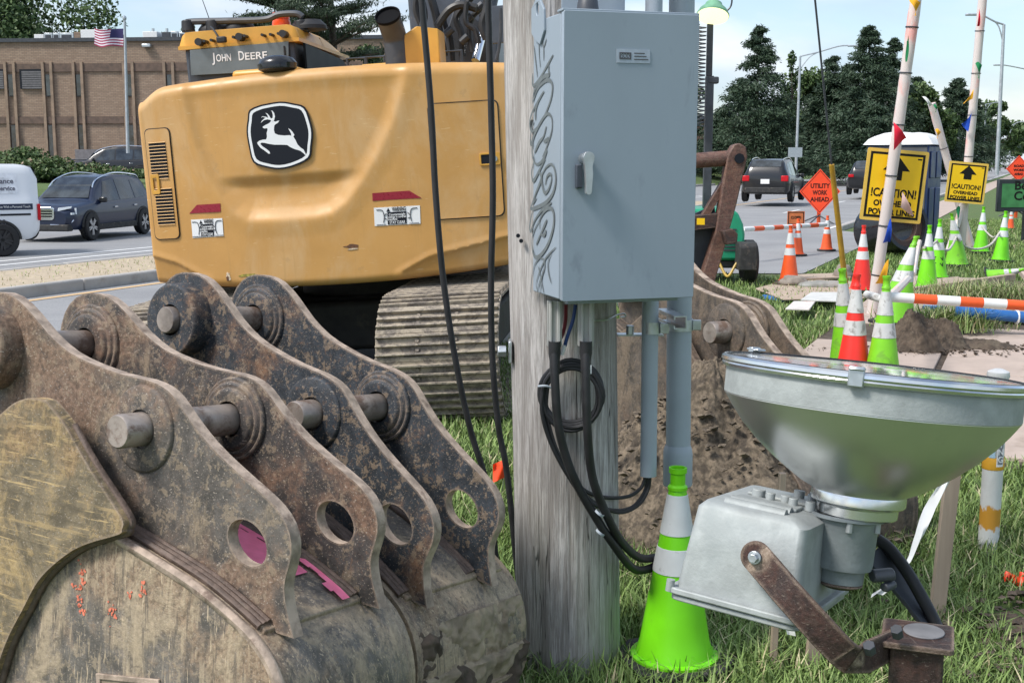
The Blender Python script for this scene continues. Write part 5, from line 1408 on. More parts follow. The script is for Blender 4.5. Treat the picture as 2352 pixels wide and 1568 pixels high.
cone('lime_dirty', P(2036, 655, 9.0).xy.to_3d(), 'scuffed lime cone right of the foremost red-orange cone', LG, 1.2)
cone('lime_bent', P(2092, 572, 12.2).xy.to_3d() + Vector((-.12, 0, 0)), 'crushed lime cone with a flared skirt behind the striped bar', LG, R(10), (0, R(2)), 0.12)
cone('lime', (2128, 668), 'clean lime cone standing on a black foot left of the roped group', LG, .4)
cone('lime', (2152, 640), 'lime cone with black stencilled letters', LG, .2)
cone('lime_bent', (2196, 610), 'muddy lime cone with a kinked lower skirt', LG, R(200), (0, 0))
cone('lime', (2252, 581), 'lime cone roped at the back of the group', LG, .9, (0, R(3)))
cone('lime', (2298, 601), 'lime cone at the right end of the rope', LG, .5, (0, R(4)))
fc = cone('lime_dirty', (2268, 655), 'lime cone fallen over and squashed on the slabs', LG, 0, (R(78), R(8)), .10)
fc.rotation_euler = (R(72), R(10), R(58)); fc.scale = (1, .8, .55)
cone('orange', (1812, 650), 'orange cone with two white collars beside the yellow guy guard', OG, .3)
cone('orange_small', (1831, 587), 'small orange cone leaning against the little orange notice', OG, .1)
cone('orange_small', (1898, 576), 'small orange cone at the right end of the far striped bar', OG, .7)
cone('red', (1978, 669), 'red-orange cone left of the flag pole', OG, .5)
cone('orange_small', (2321, 526), 'distant orange cone behind the roped lime cones', OG, .2, scale=.8)
st = [o for o in bpy.data.objects if o.get('label') == 'lime cone with black stencilled letters'][0]
for tx, z in (('TEN', .315), ('TEN', .225)):
    rz_ = .150 - .135 * (z / .8)
    text('stencil', tx, M_['decal_k'], st, Matrix.Rotation(-.2 - R(17), 4, 'Z') @ frame((0, -rz_ - .002, z), (1, 0, 0), (0, .15, 1)), .075, .15, .003, bold=.002)
# ropes between the lime cones
def ropes(label, pts, r_=.02, m=None, group='ropes strung between lime cones', name='rope', cat='rope'):
    q = [P(*p) for p in pts]; o = thing(name, label, cat, (q[0].x, q[0].y, 0), group=group)
    b = MB(); b.tube(q, r_, 7, sub=6); mk('strand', b, m or M_['rope'], o, world=True); return o
ropes('white rope from the clean lime cone to the stencilled one', [(2122, 568, 16.4), (2133, 566, 17), (2144, 560, 17.8), (2152, 553, 18.3)])
ropes('sagging rope from the stencilled lime cone to the muddy one', [(2152, 555, 18.3), (2165, 572, 18.9), (2178, 574, 19.6), (2188, 562, 20.2), (2196, 545, 20.6)])
ropes('sagging rope from the muddy lime cone to the right end cone', [(2196, 545, 20.6), (2218, 566, 20.8), (2245, 572, 21), (2275, 562, 21.2), (2296, 535, 21.4)])
ropes('rope from the rearmost lime cone to the right end cone', [(2255, 520, 23.5), (2268, 535, 22.8), (2282, 545, 22.2), (2296, 535, 21.5)], .015)
ropes('soiled tape from the crushed lime cone down to the striped bar', [(2086, 640, 11.9), (2068, 658, 10.8), (2046, 680, 9.2)], .035, M_['wrap'])
ropes('white ribbon hanging down the front of the clean lime cone', [(2112, 552, 16.1), (2104, 590, 16.0), (2098, 630, 15.6)], .035, M_['wrap'])
# striped bars
def striped(label, a, c, r_, n, first=0):
    o = thing('striped_bar', label, 'barrier bar', (a.x, a.y, 0), group='striped barrier bars')
    for i in range(n):
        b = MB(); b.cyl(a.lerp(c, i / n), a.lerp(c, (i + 1) / n), r_ + (.0006 if i % 2 else 0), n=14); mk('stripe', b, M_['orange'] if (i + first) % 2 else M_['white'], o, world=True)
striped('orange and white bar resting on the foremost lime cone', P(2045, 682, 9.05), P(2580, 716, 8.9), .038, 10)
striped('far orange and white bar ending at a small orange cone', P(1706, 527, 21.5), P(1896, 516, 24.2), .045, 9)
o = thing('striped_bar', 'short soiled bar end between the red-orange and lime cones', 'barrier bar', P(2002, 678, 9.2), group='striped barrier bars')
b = MB(); b.cyl(P(1990, 676, 9.3), P(2030, 688, 9.1), .032, n=12); mk('stripe', b, M_['band_d'], o, world=True)
# ------------------------------------------------------------------ flag poles with caution signs
def lean_pole(label, a, c, r_, rings, pens):
    o = thing('flag_pole', label, 'pole', (a.x, a.y, 0), group='flagged warning poles')
    b = MB(); n = 26; pts = [a.lerp(c, i / n) for i in range(n + 1)]
    b.tube(pts, [r_ * (1 + .09 * noise.noise(Vector((i * .7, 1, r_ * 9)))) for i in range(n + 1)], 14); mk('wrapped_shaft', b, M_['wrap'], o, world=True, smooth=60)
    d = (c - a).normalized(); A0 = d.to_track_quat('Z', 'Y').to_matrix().to_4x4()
    for t_ in rings:
        b = MB(); b.lathe([(r_ * 1.12, -.008), (r_ * 1.16, 0), (r_ * 1.12, .008)], 14, Matrix.Translation(a.lerp(c, t_)) @ A0); mk('tie_band', b, M_['dgrey'], o, world=True)
    for k_, (x0, y0, x1, y1, x2, y2, m) in enumerate(pens):
        pz = P((x0 + x1 + x2) / 3, (y0 + y1 + y2) / 3, a.y).z; Y = a.y + (c.y - a.y) * max(0, min(1, (pz - a.z) / (c.z - a.z))) - r_ - .06
        A_, B_, C_ = P(x0, y0, Y), P(x1, y1, Y), P(x2, y2, Y)
        def pf(u, v):
            p_ = A_.lerp(B_, v).lerp(C_, u); return p_ + Vector((0, -.05 * math.sin(3 * u + 2 * v), .03 * math.sin(5 * v) * (1 - u)))
        b = MB(); b.grid(pf, 6, 6); mk('pennant', b, m, o, world=True, smooth=60)
    return o
pR, pY, pG, pB_ = flat('pennant_red', (.72, .02, .05), .6), flat('pennant_yellow', (.85, .42, .03), .6), flat('pennant_green', (.02, .22, .08), .6), flat('pennant_blue', (.02, .08, .5), .6)
base1 = G(2003, 720); top1 = P(2112, -60, base1.y - .25)
fp1 = lean_pole('near leaning flag pole in front of the larger caution sign', base1, top1, .065, (.12, .27, .42, .57, .72, .85),
          [(2052, 280, 2050, 340, 2082, 318, pR), (2088, 2, 2112, 0, 2104, 36, pY), (2086, 86, 2080, 90, 2083, 142, pG), (2046, 500, 2025, 552, 2044, 556, pB_), (2041, 595, 2008, 645, 2030, 652, pY), (2072, 440, 2066, 470, 2098, 496, mat('wrap_tatter', (.75, .5, .45), .6))])
base2 = G(2206, 575); top2 = P(2262, -60, base2.y - .3)
fp2 = lean_pole('far flag pole above the smaller caution sign', base2, top2, .085, (.2, .35, .5, .65, .8),
          [(2249, 20, 2242, 58, 2250, 60, pR), (2240, 146, 2254, 146, 2249, 180, pG), (2236, 205, 2232, 224, 2214, 238, pY), (2232, 260, 2222, 300, 2210, 285, pB_)])
ba, bb_ = P(2232, 560, base2.y + .5), P(2140, 238, base2.y + .2)
fp3 = lean_pole('bracing pole leaning left beyond the portable toilet', Vector((ba.x, ba.y, 0)), bb_, .08, (.4, .7), [(2118, 222, 2140, 236, 2136, 248, M_['white']), (2148, 298, 2160, 300, 2153, 318, pY), (2143, 242, 2152, 244, 2150, 258, pG)])
ba, bb_ = P(2180, 560, base2.y - .3), P(2212, 470, base2.y)
lean_pole('short bracing pole under the smaller caution sign', Vector((ba.x, ba.y, 0)), bb_, .07, (.5,), [(2196, 480, 2205, 470, 2200, 530, pG)])
def caution(label, tl, tr, br, bl, Y):
    TL, TR, BR, BL = [P(*p, Y) for p in (tl, tr, br, bl)]
    ctr = (TL + TR + BR + BL) / 4; w = ((TR - TL).length + (BR - BL).length) / 2; h = ((TL - BL).length + (TR - BR).length) / 2
    A = frame(ctr, TR - TL, TL - BL)
    o = thing('caution_sign', label, 'sign', ctr, group='overhead power line caution signs')
    Ai = Matrix.Translation(-ctr) @ A
    def rect(k, kk=None): kk = k; return [(-w / 2 + k, -h / 2 + kk), (w / 2 - k, -h / 2 + kk), (w / 2 - k, h / 2 - kk), (-w / 2 + k, h / 2 - kk)]
    b = MB(); b.prism(rrect(-w / 2, -h / 2, w / 2, h / 2, .02, 2), .012, Ai); pn = mk('panel', b, M_['signedge'], o)
    b = MB(); b.prism(rect(w * .055), .003, Ai, z0=.0125); mk('black_border', b, M_['signk'], pn, smooth=0)
    b = MB(); b.prism(rect(w * .095), .003, Ai, z0=.0160); fc_ = mk('yellow_field', b, M_['cautiony'], pn, smooth=0)
    s_ = w * .21; y0 = h * .08
    b = MB(); b.prism([(-.1 * w, y0), (.1 * w, y0), (.1 * w, y0 + .13 * h), (.22 * w, y0 + .13 * h), (0, y0 + .34 * h), (-.22 * w, y0 + .13 * h), (-.1 * w, y0 + .13 * h)], .002, Ai, z0=.0195); mk('arrow', b, M_['signk'], pn, smooth=0)
    for tx, yy, ww, ss in (('!CAUTION!', -.11, .74, .19), ('OVERHEAD', -.255, .62, .13), ('POWER-LINES' if w > .8 else 'POWER LINES', -.375, .76, .13)):
        text('lettering', tx, M_['signk'], pn, Ai @ Matrix.Translation((0, yy * h, .0195)), ss * h * .85, ww * w, .001, bold=.004)
    for cx in (.36,):
        b = MB(); b.box((0, 0, 0), (.07 * w, .02 * h, .001)); b.v = [tuple(Ai @ (Vector(p) + Vector((cx * w, .385 * h, .0195)))) for p in b.v]; mk('code_mark', b, M_['signk'], pn, smooth=0)
    return o
caution('larger yellow caution sign partly hidden by the near flag pole', (1992, 338), (2135, 350), (2112, 515), (1975, 503), base1.y + .02)
caution('smaller yellow caution sign on the far flag pole', (2180, 369), (2271, 377), (2258, 471), (2170, 462), base2.y - .28)
# ------------------------------------------------------------------ guy wire with a yellow guard
q0, q1 = G(1946, 688), P(1910, 378, 15.0); q2 = P(1868, -40, 14.5)
o = thing('guy_wire', 'yellow guarded guy wire slanting up beside the orange cone', 'guy wire', q0)
b = MB(); b.cyl(q0, q1, .037, .033, n=12); mk('yellow_guard', b, mat('guard_ochre', (.42, .24, .02), .5, 0, .2, 8, 0, 60, (.2, .13, .05), .4, 6), o, world=True)
b = MB(); b.cyl(q1, q2, .013, n=8); mk('strand', b, M_['dgrey'], o, world=True)
# ------------------------------------------------------------------ work signs
def roadsign(label, c, hw, hh, Y, lines, m, leg=True, tsize=.2):
    C = P(*c, Y); o = thing('work_sign', label, 'sign', (C.x, C.y, 0), group='temporary orange work signs')
    A = frame(C - Vector((0, 0, 0)), (1, .0, 0), (0, .06, 1)); A = Matrix.Translation((-C.x, -C.y, 0)) @ A
    b = MB(); b.prism([(0, -hh), (hw, 0), (0, hh), (-hw, 0)], .012, A); p_ = mk('panel', b, m, o)
    k = .93; b = MB(); b.prism([(0, -hh * k), (hw * k, 0), (0, hh * k), (-hw * k, 0)], .002, A, [[(0, -hh * .9), (hw * .9, 0), (0, hh * .9), (-hw * .9, 0)]], z0=.0125); mk('border', b, M_['signk'], p_, smooth=0)
    for tx, yy, ww in lines: text('lettering', tx, M_['signk'], p_, A @ Matrix.Translation((0, yy * hh, .0135)), tsize * hh * 1.25, ww * hw, .001, bold=.006)
    if leg:
        b = MB(); zc = C.z - hh; b.box((0, .02, zc / 2), (.10, .05, zc + .3)); mk('stand', b, M_['orange'], o)
        for sx in (-1, 1):
            b = MB(); b.cyl((0, .05, .25), (sx * .45, .3, .02), .02, n=8); mk('leg', b, M_['dgrey'], o)
            b = MB(); b.cyl((0, .0, .25), (sx * .35, -.35, .02), .02, n=8); mk('leg', b, M_['dgrey'], o)
    return o
roadsign('orange diamond sign reading utility work ahead', (1883, 440), .60, .66, 35.5, (('UTILITY', .24, .95), ('WORK', -.06, .72), ('AHEAD', -.36, .92)), M_['signor'], True, .22)
o = roadsign('bright orange diamond sign cut off by the right frame edge', (2340, 388), .42, .44, 40, (('ROAD', .2, .8), ('WORK', -.1, .9), ('AHEAD', -.4, .7)), M_['signor'])
q_ = G(1832, 582); o = thing('small_notice', 'small orange notice board behind a leaning orange cone', 'sign', q_)
A = Matrix.Translation(-q_) @ frame(P(1828, 501, q_.y + .1), (1, 0, 0), (0, 0, 1)); b = MB(); b.prism([(-.17, -.135), (.17, -.135), (.17, .135), (-.17, .135)], .01, A); pn = mk('panel', b, mat('old_orange', (.55, .16, .05), .6), o)
b = MB(); b.prism([(-.155, -.12), (.155, -.12), (.155, .12), (-.155, .12)], .002, A, [[(-.14, -.105), (.14, -.105), (.14, .105), (-.14, .105)]], z0=.0105); mk('border', b, M_['signk'], pn, smooth=0)
text('lettering', 'CLOSED', M_['signk'], pn, A @ Matrix.Translation((0, .01, .012)), .07, .2, .001, bold=.003)
b = MB(); b.box((0, .12, .3), (.04, .03, .62)); mk('stand', b, M_['dgrey'], o)
# green business sign, cut off at the right
C = P(2352, 448, 27); o = thing('business_sign', 'green sign in a dark frame cut off by the right edge', 'sign', (C.x, C.y, 0)); A = Matrix.Translation((-C.x, -C.y, 0)) @ frame(C, (1, -.05, 0), (0, 0, 1))
b = MB(); b.prism([(-.62, -.37), (1.1, -.37), (1.1, .35), (-.62, .35)], .12, A); pn = mk('frame', b, mat('sign_frame', (.022, .03, .034), .5), o, bevel=.02)
b = MB(); b.prism([(-.53, -.27), (1.0, -.27), (1.0, .25), (-.53, .25)], .01, A, z0=.121); mk('green_panel', b, mat('sign_green', (.05, .21, .07), .45), pn)
text('lettering', 'Bet\nCen', M_['signk'], pn, A @ Matrix.Translation((-.27, .09, .134)), .27, None, .002, align='LEFT', bold=.006)
for sx in (.1, .8):
    b = MB(); b.box((sx, .06, (C.z - .3) / 2), (.12, .12, C.z - .3)); mk('post', b, pn.data.materials[0], o)
# ------------------------------------------------------------------ portable toilet and big black pipe
TC = P(2124, 540, 25.0); ta = R(33)
tx_ = Vector((-math.cos(ta), math.sin(ta), 0)); ty_ = Vector((math.sin(ta), math.cos(ta), 0))
o = thing('portable_toilet', 'dark blue and grey portable toilet with a white roof', 'portable toilet', (TC.x, TC.y, 0))
def tb(x0, x1, y0, y1, z0, z1, k=1.0):
    vs = []
    for z, kk in ((z0, 1), (z1, k)):
        for x, y in ((x0, y0), (x1, y0), (x1, y1), (x0, y1)): vs.append(TC.xy.to_3d() + tx_ * x + ty_ * y + Vector((0, 0, z)))
    b = MB(); b.add(vs, [(0, 1, 5, 4), (1, 2, 6, 5), (2, 3, 7, 6), (3, 0, 4, 7), (4, 5, 6, 7), (3, 2, 1, 0)]); return b
mk('cabin', tb(0, 1.28, 0, 1.12, .12, 2.12), M_['blue_toilet'], o, world=True, bevel=.03)
mk('grey_wall', tb(.03, 1.25, -.02, .0, .2, 2.1), M_['grey_toilet'], o, world=True, bevel=.01)
for z in (1.5, 1.72, 1.94): mk('vent_slot', tb(.12, 1.1, -.03, -.021, z, z + .06), M_['dgrey'], o, world=True)
for k_, (y0, y1) in enumerate(((.12, .5), (.6, 1.0))):
    for z0, z1 in ((.3, 1.25), (1.45, 2.0)): mk('wall_panel', tb(-.028, -.003, y0, y1, z0, z1), M_['blue_toilet'], o, world=True, bevel=.012)
mk('skid', tb(-.02, 1.3, -.02, 1.14, 0, .11), M_['dgrey'], o, world=True, bevel=.01)
b = MB()
def troof(u, v):
    e = min(u, 1 - u, v, 1 - v); hgt = .06 + .26 * min(1, e / .24) ** .6 + .015 * math.sin(14 * u) * (e > .1)
    return TC.xy.to_3d() + tx_ * (-.07 + 1.42 * u) + ty_ * (-.07 + 1.26 * v) + Vector((0, 0, 2.08 + hgt))
b.grid(troof, 16, 16, True); mk('roof', b, M_['white'], o, world=True, smooth=60)
q_ = P(2045, 535, 23.5)
o = thing('drain_pipe', 'large black pipe section lying under the larger caution sign', 'pipe', (q_.x, q_.y, 0))
A = Matrix.Translation((0, 0, .50)) @ Matrix.Rotation(R(78), 4, 'X') @ Matrix.Rotation(R(20), 4, 'Y')
b = MB(); b.lathe([(.50, -.5), (.52, -.45), (.5, -.3), (.52, -.1), (.5, .1), (.52, .3), (.50, .5), (.43, .5), (.43, -.5), (.50, -.5)], 36, A); mk('wall', b, M_['blackgloss'], o)
b = MB(); b.lathe([(.426, .4), (.30, .40), (.28, .3), (.425, .3)], 30, A); mk('inner_ring', b, M_['brown'], o)
# ------------------------------------------------------------------ light tower trailer
LT = P(1660, 650, 17.6)
o = thing('light_tower', 'green towable light tower with a black mast and lit lamp', 'light tower', (LT.x, LT.y, 0)); A0 = Matrix.Translation((-LT.x, -LT.y, 0))
def lw(x, y, Y): return P(x, y, Y)
zt = P(1690, 480, 17.6).z; xr = P(1708, 560, 17.6).x - LT.x; xl = -1.1
b = MB(); pr = [(xl, .34), (xr, .34), (xr + .02, .72), (xr - .01, zt - .22), (xr - .09, zt - .05), (xr - .2, zt), (xl, zt)]
b.prism(pr, 1.3, frame((0, 1.3, 0), (1, 0, 0), (0, 0, 1))); bd = mk('body', b, M_['greenpl'], o, bevel=.04)
for i in range(6):
    b = MB(); b.box((xr - .20, -.006, zt - .30 - .05 * i - (.05 if i > 2 else 0)), (.18, .012, .022)); mk('vent_slot', b, M_['dgrey'], bd)
for z in (.42,):
    b = MB(); b.box((xr - .45, -.02, z + .16), (.05, .02, .16)); mk('tail_lamp', b, M_['tail'], bd)
b = MB(); b.prism([(-.30, 0), (.30, 0), (.30, .34), (.24, .40), (-.24, .40), (-.30, .34)], .26, frame((xr + .14, -.05, .22), (0, -1, 0), (0, 0, 1)) @ Matrix.Rotation(0, 4, 'X')); mk('mudguard', b, M_['rubber'], o, bevel=.02)
b = MB(); b.lathe([(.10, -.1), (.28, -.1), (.32, -.06), (.32, .06), (.28, .1), (.10, .1), (.0, .06)], 24, Matrix.Translation((xr + .10, .1, .32)) @ Matrix.Rotation(R(90), 4, 'Y')); mk('wheel', b, M_['tyre'], o)
b = MB(); b.box((-.3, .6, .28), (1.6, 1.0, .12)); mk('chassis', b, M_['dgrey'], o, bevel=.02)
b = MB(); b.tube([(xr - .35, -.02, .30), (xr - .25, -.15, .12), (xr - .12, -.1, .30), (xr, -.12, .45)], .02, 7, sub=5); mk('trailer_plug', b, mat('plug_yellow', (.5, .33, .05), .5), o)
mx = P(1627, 300, 17.9).x - LT.x; ztop = P(1627, 40, 17.9).z
b = MB(); b.box((mx, .3, zt + (P(1627, 175, 17.9).z - zt) / 2), (.115, .115, P(1627, 175, 17.9).z - zt)); mast = mk('mast', b, M_['dgrey'], o, bevel=.01)
b = MB(); b.box((mx - .01, .3, (P(1627, 175, 17.9).z + ztop) / 2), (.085, .085, ztop - P(1627, 175, 17.9).z)); mk('mast_section', b, M_['dgrey'], mast, bevel=.008)
b = MB(); b.box((mx + .05, .3, P(1627, 185, 17.9).z), (.16, .13, .10)); mk('mast_collar', b, M_['dgrey'], mast, bevel=.02)
cx_ = P(1608, 200, 17.8).x - LT.x; za_, zb2 = P(1608, 290, 17.8).z, P(1608, 58, 17.8).z
b = MB(); b.tube([(cx_ + .065 * math.cos(i * .62), .2 + .065 * math.sin(i * .62), za_ + (zb2 - za_) * i / 260) for i in range(261)], .011, 5); mk('coiled_cable', b, M_['greenpl'] if False else M_['dgrey'], mast)
lc = P(1637, 38, 17.7) - Vector((LT.x, LT.y, 0)); LA = Matrix.Translation(lc) @ Matrix.Rotation(R(8), 4, 'Y') @ Matrix.Rotation(R(-24), 4, 'X')
b = MB(); b.lathe([(.23, 0), (.235, .02), (.20, .09), (.13, .16), (.12, .20), (0, .20)], 28, LA); lh = mk('lamp_head', b, mat('lamp_shade_green', (.16, .36, .22), .5), o)
b = MB(); b.lathe([(0, -.05), (.12, -.04), (.225, -.004), (.225, .004)], 28, LA); mk('lamp_lens', b, M_['lampglow'], lh)
b = MB(); b.tube([lc + Vector((.18, 0, .06)), lc + Vector((.26, 0, .15)), lc + Vector((.25, 0, .32)), lc + Vector((.1, .1, .45)), Vector((mx, .3, lc.z + .42))], .014, 6, sub=4); mk('lamp_bracket', b, M_['dgrey'], lh)
b = MB(); b.cyl((mx, .3, ztop - .02), (mx, .3, lc.z + .45), .03, n=10); mk('mast_tip', b, M_['dgrey'], mast)
# ------------------------------------------------------------------ rusty frame behind the enclosure
RY = 9.4
RO = P(1640, 700, RY); o = thing('steel_frame', 'rusty brown steel frame with a tube sticking out behind the enclosure', 'steel frame', (RO.x, RO.y, 0))
def rp(pts, t, Y, m, name='plate', bevel=.01):
    b = MB(); b.prism([(P(x, y, Y).x, P(x, y, Y).z) for x, y in pts], t, frame((0, Y + t / 2, 0), (1, 0, 0), (0, 0, 1))); return mk(name, b, m, o, world=True, bevel=bevel)
rp([(1668, 355), (1680, 334), (1695, 329), (1710, 338), (1713, 360), (1688, 470), (1655, 590), (1628, 680), (1560, 880), (1530, 880), (1600, 660), (1640, 530)], .14, RY, M_['brown_l'], 'leg')
rp([(1530, 520), (1640, 470), (1650, 540), (1610, 690), (1530, 860)], .05, RY + .16, M_['dgrey'], 'web_plate')
rp([(1530, 500), (1652, 488), (1650, 520), (1530, 535)], .2, RY + .05, M_['brown'], 'cross_bar')
rp([(1605, 502), (1655, 418), (1668, 424), (1620, 508)], .1, RY + .05, M_['brown_l'], 'brace')
rp([(1656, 530), (1680, 524), (1692, 536), (1690, 556), (1664, 562)], .12, RY - .14, M_['brown'], 'stub')
b = MB(); b.cyl(P(1480, 378, RY), P(1692, 362, RY), .060, n=18); mk('tube', b, M_['brown_l'], o, world=True)
b = MB(); q_ = P(1698, 364, RY - .072); b.cyl(q_, q_ + Vector((0, -.012, 0)), .038, n=20); mk('pin_hole', b, M_['decal_k'], o, world=True)
b = MB(); q_ = P(1604, 507, RY - .0); b.box(q_ + Vector((0, -.12, 0)), (.06, .01, .05)); mk('yellow_label', b, M_['cautiony'], o, world=True)
# ------------------------------------------------------------------ stakes, ribbon, marker post near the floodlight
SG = 'wooden survey stakes in the grass'
def stake(label, a, c, w, t=.02):
    o = thing('wooden_stake', label, 'stake', (a.x, a.y, 0), group=SG)
    d = (c - a); b = bar([a - d * .04, c], w, t, Vector((.15, -1, 0))); return mk('shaft', b, M_['timber'], o, world=True, bevel=.003)
a = G(2150, 1425); stake('tall grey-brown stake behind the floodlight yoke', a, P(2188, 1085, a.y + .05), .062)
a = G(1776, 1520); stake('thin pale stake rising behind the ballast housing', a, P(1797, 1085, a.y), .024)
a = G(1864, 1530); stake('pale stake under the floodlight socket', a, P(1885, 1330, a.y), .050)
rb_ = thing('white_ribbon', 'white plastic ribbon hanging from the tall stake', 'ribbon', P(2080, 1290, 4.25))
pts = [P(2170, 1105, 4.25), P(2140, 1165, 4.25), P(2118, 1225, 4.22), P(2090, 1285, 4.2), P(2050, 1335, 4.2), P(2010, 1365, 4.2)]
def rb_f(u, v):
    k_ = u * (len(pts) - 1); i = min(int(k_), len(pts) - 2); c = pts[i].lerp(pts[i + 1], k_ - i)
    w = .045 * (.4 + .6 * abs(math.sin(4.5 * u + .6)))
    return c + Vector((w * (v - .5), .02 * math.sin(6 * v + 5 * u), w * .25 * (v - .5)))
b = MB(); b.grid(rb_f, 30, 3); mk('strip', b, M_['white'], rb_, world=True, smooth=60)
rb_ = thing('white_ribbon', 'scrap of white ribbon on the thin pale stake', 'ribbon', P(1808, 1440, 4.0))
b = MB(); b.grid(lambda u, v: P(1800 + 20 * u + 8 * v, 1420 + 36 * v + 4 * u, 4.0 + .01 * math.sin(5 * u)), 4, 5); mk('strip', b, M_['white'], rb_, world=True, smooth=60)
MPB = G(2269, 1262); mt_ = P(2271, 853, MPB.y)
o = thing('marker_post', 'white and orange buried utility marker post behind the floodlight', 'marker post', MPB)
def post_mat():
    t = NT('marker_post_plastic'); z = t.sep(t.tc.outputs['Object'])[2]; n = t.noise(t.map((9, 9, 5)), 3, 6, .6)
    c = t.mix(t.rng(n, .3, .7), (.66, .66, .64), (.74, .74, .72))
    zz = t.math('ADD', z, t.math('MULTIPLY', t.math('SUBTRACT', n, .5), .16)); m = t.math('MULTIPLY', t.rng(zz, .10, .12), t.rng(zz, .20, .22, 1, 0))
    c = t.mix(m, c, (.62, .30, .04)); t.set('Base Color', c); t.set('Roughness', .5); return t.m
b = MB(); hh = mt_.z; b.lathe([(.045, -.1), (.045, hh - .03), (.05, hh - .02), (.046, hh), (.02, hh + .012), (0, hh + .012)], 28); ps = mk('shaft', b, post_mat(), o)
zb3 = P(2270, 1075, MPB.y).z; b = MB(); b.lathe([(.0462, zb3 - .0), (.0475, zb3 + .003), (.0475, zb3 + .055), (.0462, zb3 + .058)], 28); mk('orange_band', b, mat('band_ochre', (.66, .34, .03), .5), ps)
# curved label with vertical lettering
def onpost(a, z, k=.0478): return Vector((k * math.sin(a), -k * math.cos(a), z))
b = MB(); b.grid(lambda u, v: onpost(-.10 + .75 * u, zb3 + .018 + .26 * v, .0482), 8, 2); lab_ = mk('warning_label', b, M_['decal_w'], ps)
b = MB(); b.grid(lambda u, v: onpost(.0 + .55 * u, zb3 + .028 + .24 * v, .0486), 8, 2); mk('label_field', b, mat('label_grey', (.20, .21, .23), .5), lab_)
for k_, ch in enumerate('GNINRAW'):
    text('lettering', ch, M_['decal_w'], lab_, frame(onpost(.27, zb3 + .050 + .034 * k_, .0492), (math.cos(.27), math.sin(.27), 0), (0, 0, 1)), .038, None, .0006, bold=.0008)
b = MB(); b.grid(lambda u, v: onpost(-.80 + .55 * u, zb3 + .058 + .2 * v, .0482), 6, 2); mk('blue_label', b, mat('label_blue', (.38, .55, .66), .5), ps)
# ------------------------------------------------------------------ loose boards, pipes, stones
def slab(name, label, cat, corners, t, m, group=None, lift=0.0):
    """flat board given by ground pixels of its corners"""
    q = [G(*c) + Vector((0, 0, .02 + lift)) for c in corners]; c0 = sum(q, Vector()) / len(q)
    o = tag(None or bpy.data.objects.new(name, bpy.data.meshes.new(name)), label, cat, group)
    n = len(q); vs = [p - c0 for p in q] + [p - c0 + Vector((0, 0, t)) for p in q]
    o.data.from_pydata([tuple(p) for p in vs], [], [tuple(range(n - 1, -1, -1)), tuple(range(n, 2 * n))] + [(i, (i + 1) % n, n + (i + 1) % n, n + i) for i in range(n)])
    o.data.materials.append(m); o.location = c0; col.objects.link(o)
    bv = o.modifiers.new('bevel', 'BEVEL'); bv.width = min(.006, t * .3); bv.segments = 2
    return o
PGp = 'plywood sheets laid on the verge'
slab('plywood_sheet', 'big plywood sheet under the stones beside the orange cone', 'plywood', [(1735, 668), (1820, 645), (1965, 652), (1985, 690), (1800, 694)], .018, M_['ply'], PGp)
slab('plywood_sheet', 'plywood strip lying behind the stones', 'plywood', [(1830, 640), (1945, 636), (1955, 646), (1828, 650)], .03, M_['ply'], PGp, .02)
slab('plywood_sheet', 'plywood sheet under the clean and stencilled lime cones', 'plywood', [(2060, 690), (2090, 652), (2200, 640), (2240, 660), (2150, 700)], .018, M_['ply'], PGp)
slab('white_board', 'white board lying on the grass beside the foremost cones', 'board', [(1838, 708), (1862, 690), (1935, 690), (1940, 712)], .02, mat('soiled_white', (.58, .58, .56), .6, 0, .1, 5, 0, 60, (.4, .38, .34), .35, 4), lift=.07)
slab('white_board', 'orange-printed white panel on the grass near the bucket', 'board', [(1803, 730), (1822, 712), (1872, 712), (1858, 732)], .02, mat('printed_white', (.66, .62, .58), .6, 0, .1, 5, 0, 60, (.7, .28, .2), .42, 9), lift=.07)
slab('sheet_metal', 'grey sheet lying behind the crushed lime cone', 'sheet', [(2064, 612), (2105, 606), (2110, 622), (2068, 628)], .01, M_['galv'])
def pipe_(label, pts, r_, m):
    q = [P(*p) for p in pts]; o = thing('blue_pipe', label, 'pipe', (q[0].x, q[0].y, 0), group='blue pipes on the ground'); b = MB(); b.tube(q, r_, 12, sub=4); mk('wall', b, m, o, world=True); return o
g0 = G(2125, 712); g1 = G(2480, 756)
bp = pipe_('blue pipe running right under the striped bar', [(2195, 715, 12.3), (2300, 724, 12.2), (2520, 742, 12.0)], .058, M_['blue_pipe'])
b = MB(); q_ = P(2335, 727, 12.18); b.lathe([(.063, -.014), (.082, 0), (.07, .014)], 20, Matrix.Translation(q_) @ Matrix.Rotation(R(90), 4, 'Y')); mk('white_hoop', b, M_['white'], bp, world=True)
pipe_('short blue pipe end behind the crushed lime cone', [(2122, 704, 13.0), (2165, 706, 12.9)], .05, M_['blue_pipe'])
pipe_('blue pipe end poking out behind the muddy bucket', [(1755, 688, 15.9), (1815, 698, 15.4)], .07, M_['blue_pipe'])
def rock(name, label, c, s, m, cat='stone', group=None, seed=0):
    b = MB(); n = 14
    def f(u, v):
        a, e = 2 * math.pi * u, math.pi * (v - .5); d = Vector((math.cos(a) * math.cos(e), math.sin(a) * math.cos(e), math.sin(e)))
        k_ = 1 + .28 * noise.noise(d * 1.6 + Vector((seed, 0, 0))) + .1 * noise.noise(d * 4 + Vector((0, seed, 0)))
        return Vector((d.x * s[0] * k_, d.y * s[1] * k_, d.z * s[2] * k_))
    b.grid(f, n, n); o = mk(name, b, m, None, smooth=70); o.location = c; tag(o, label, cat, group); return o
SGp = 'stones by the orange cone'
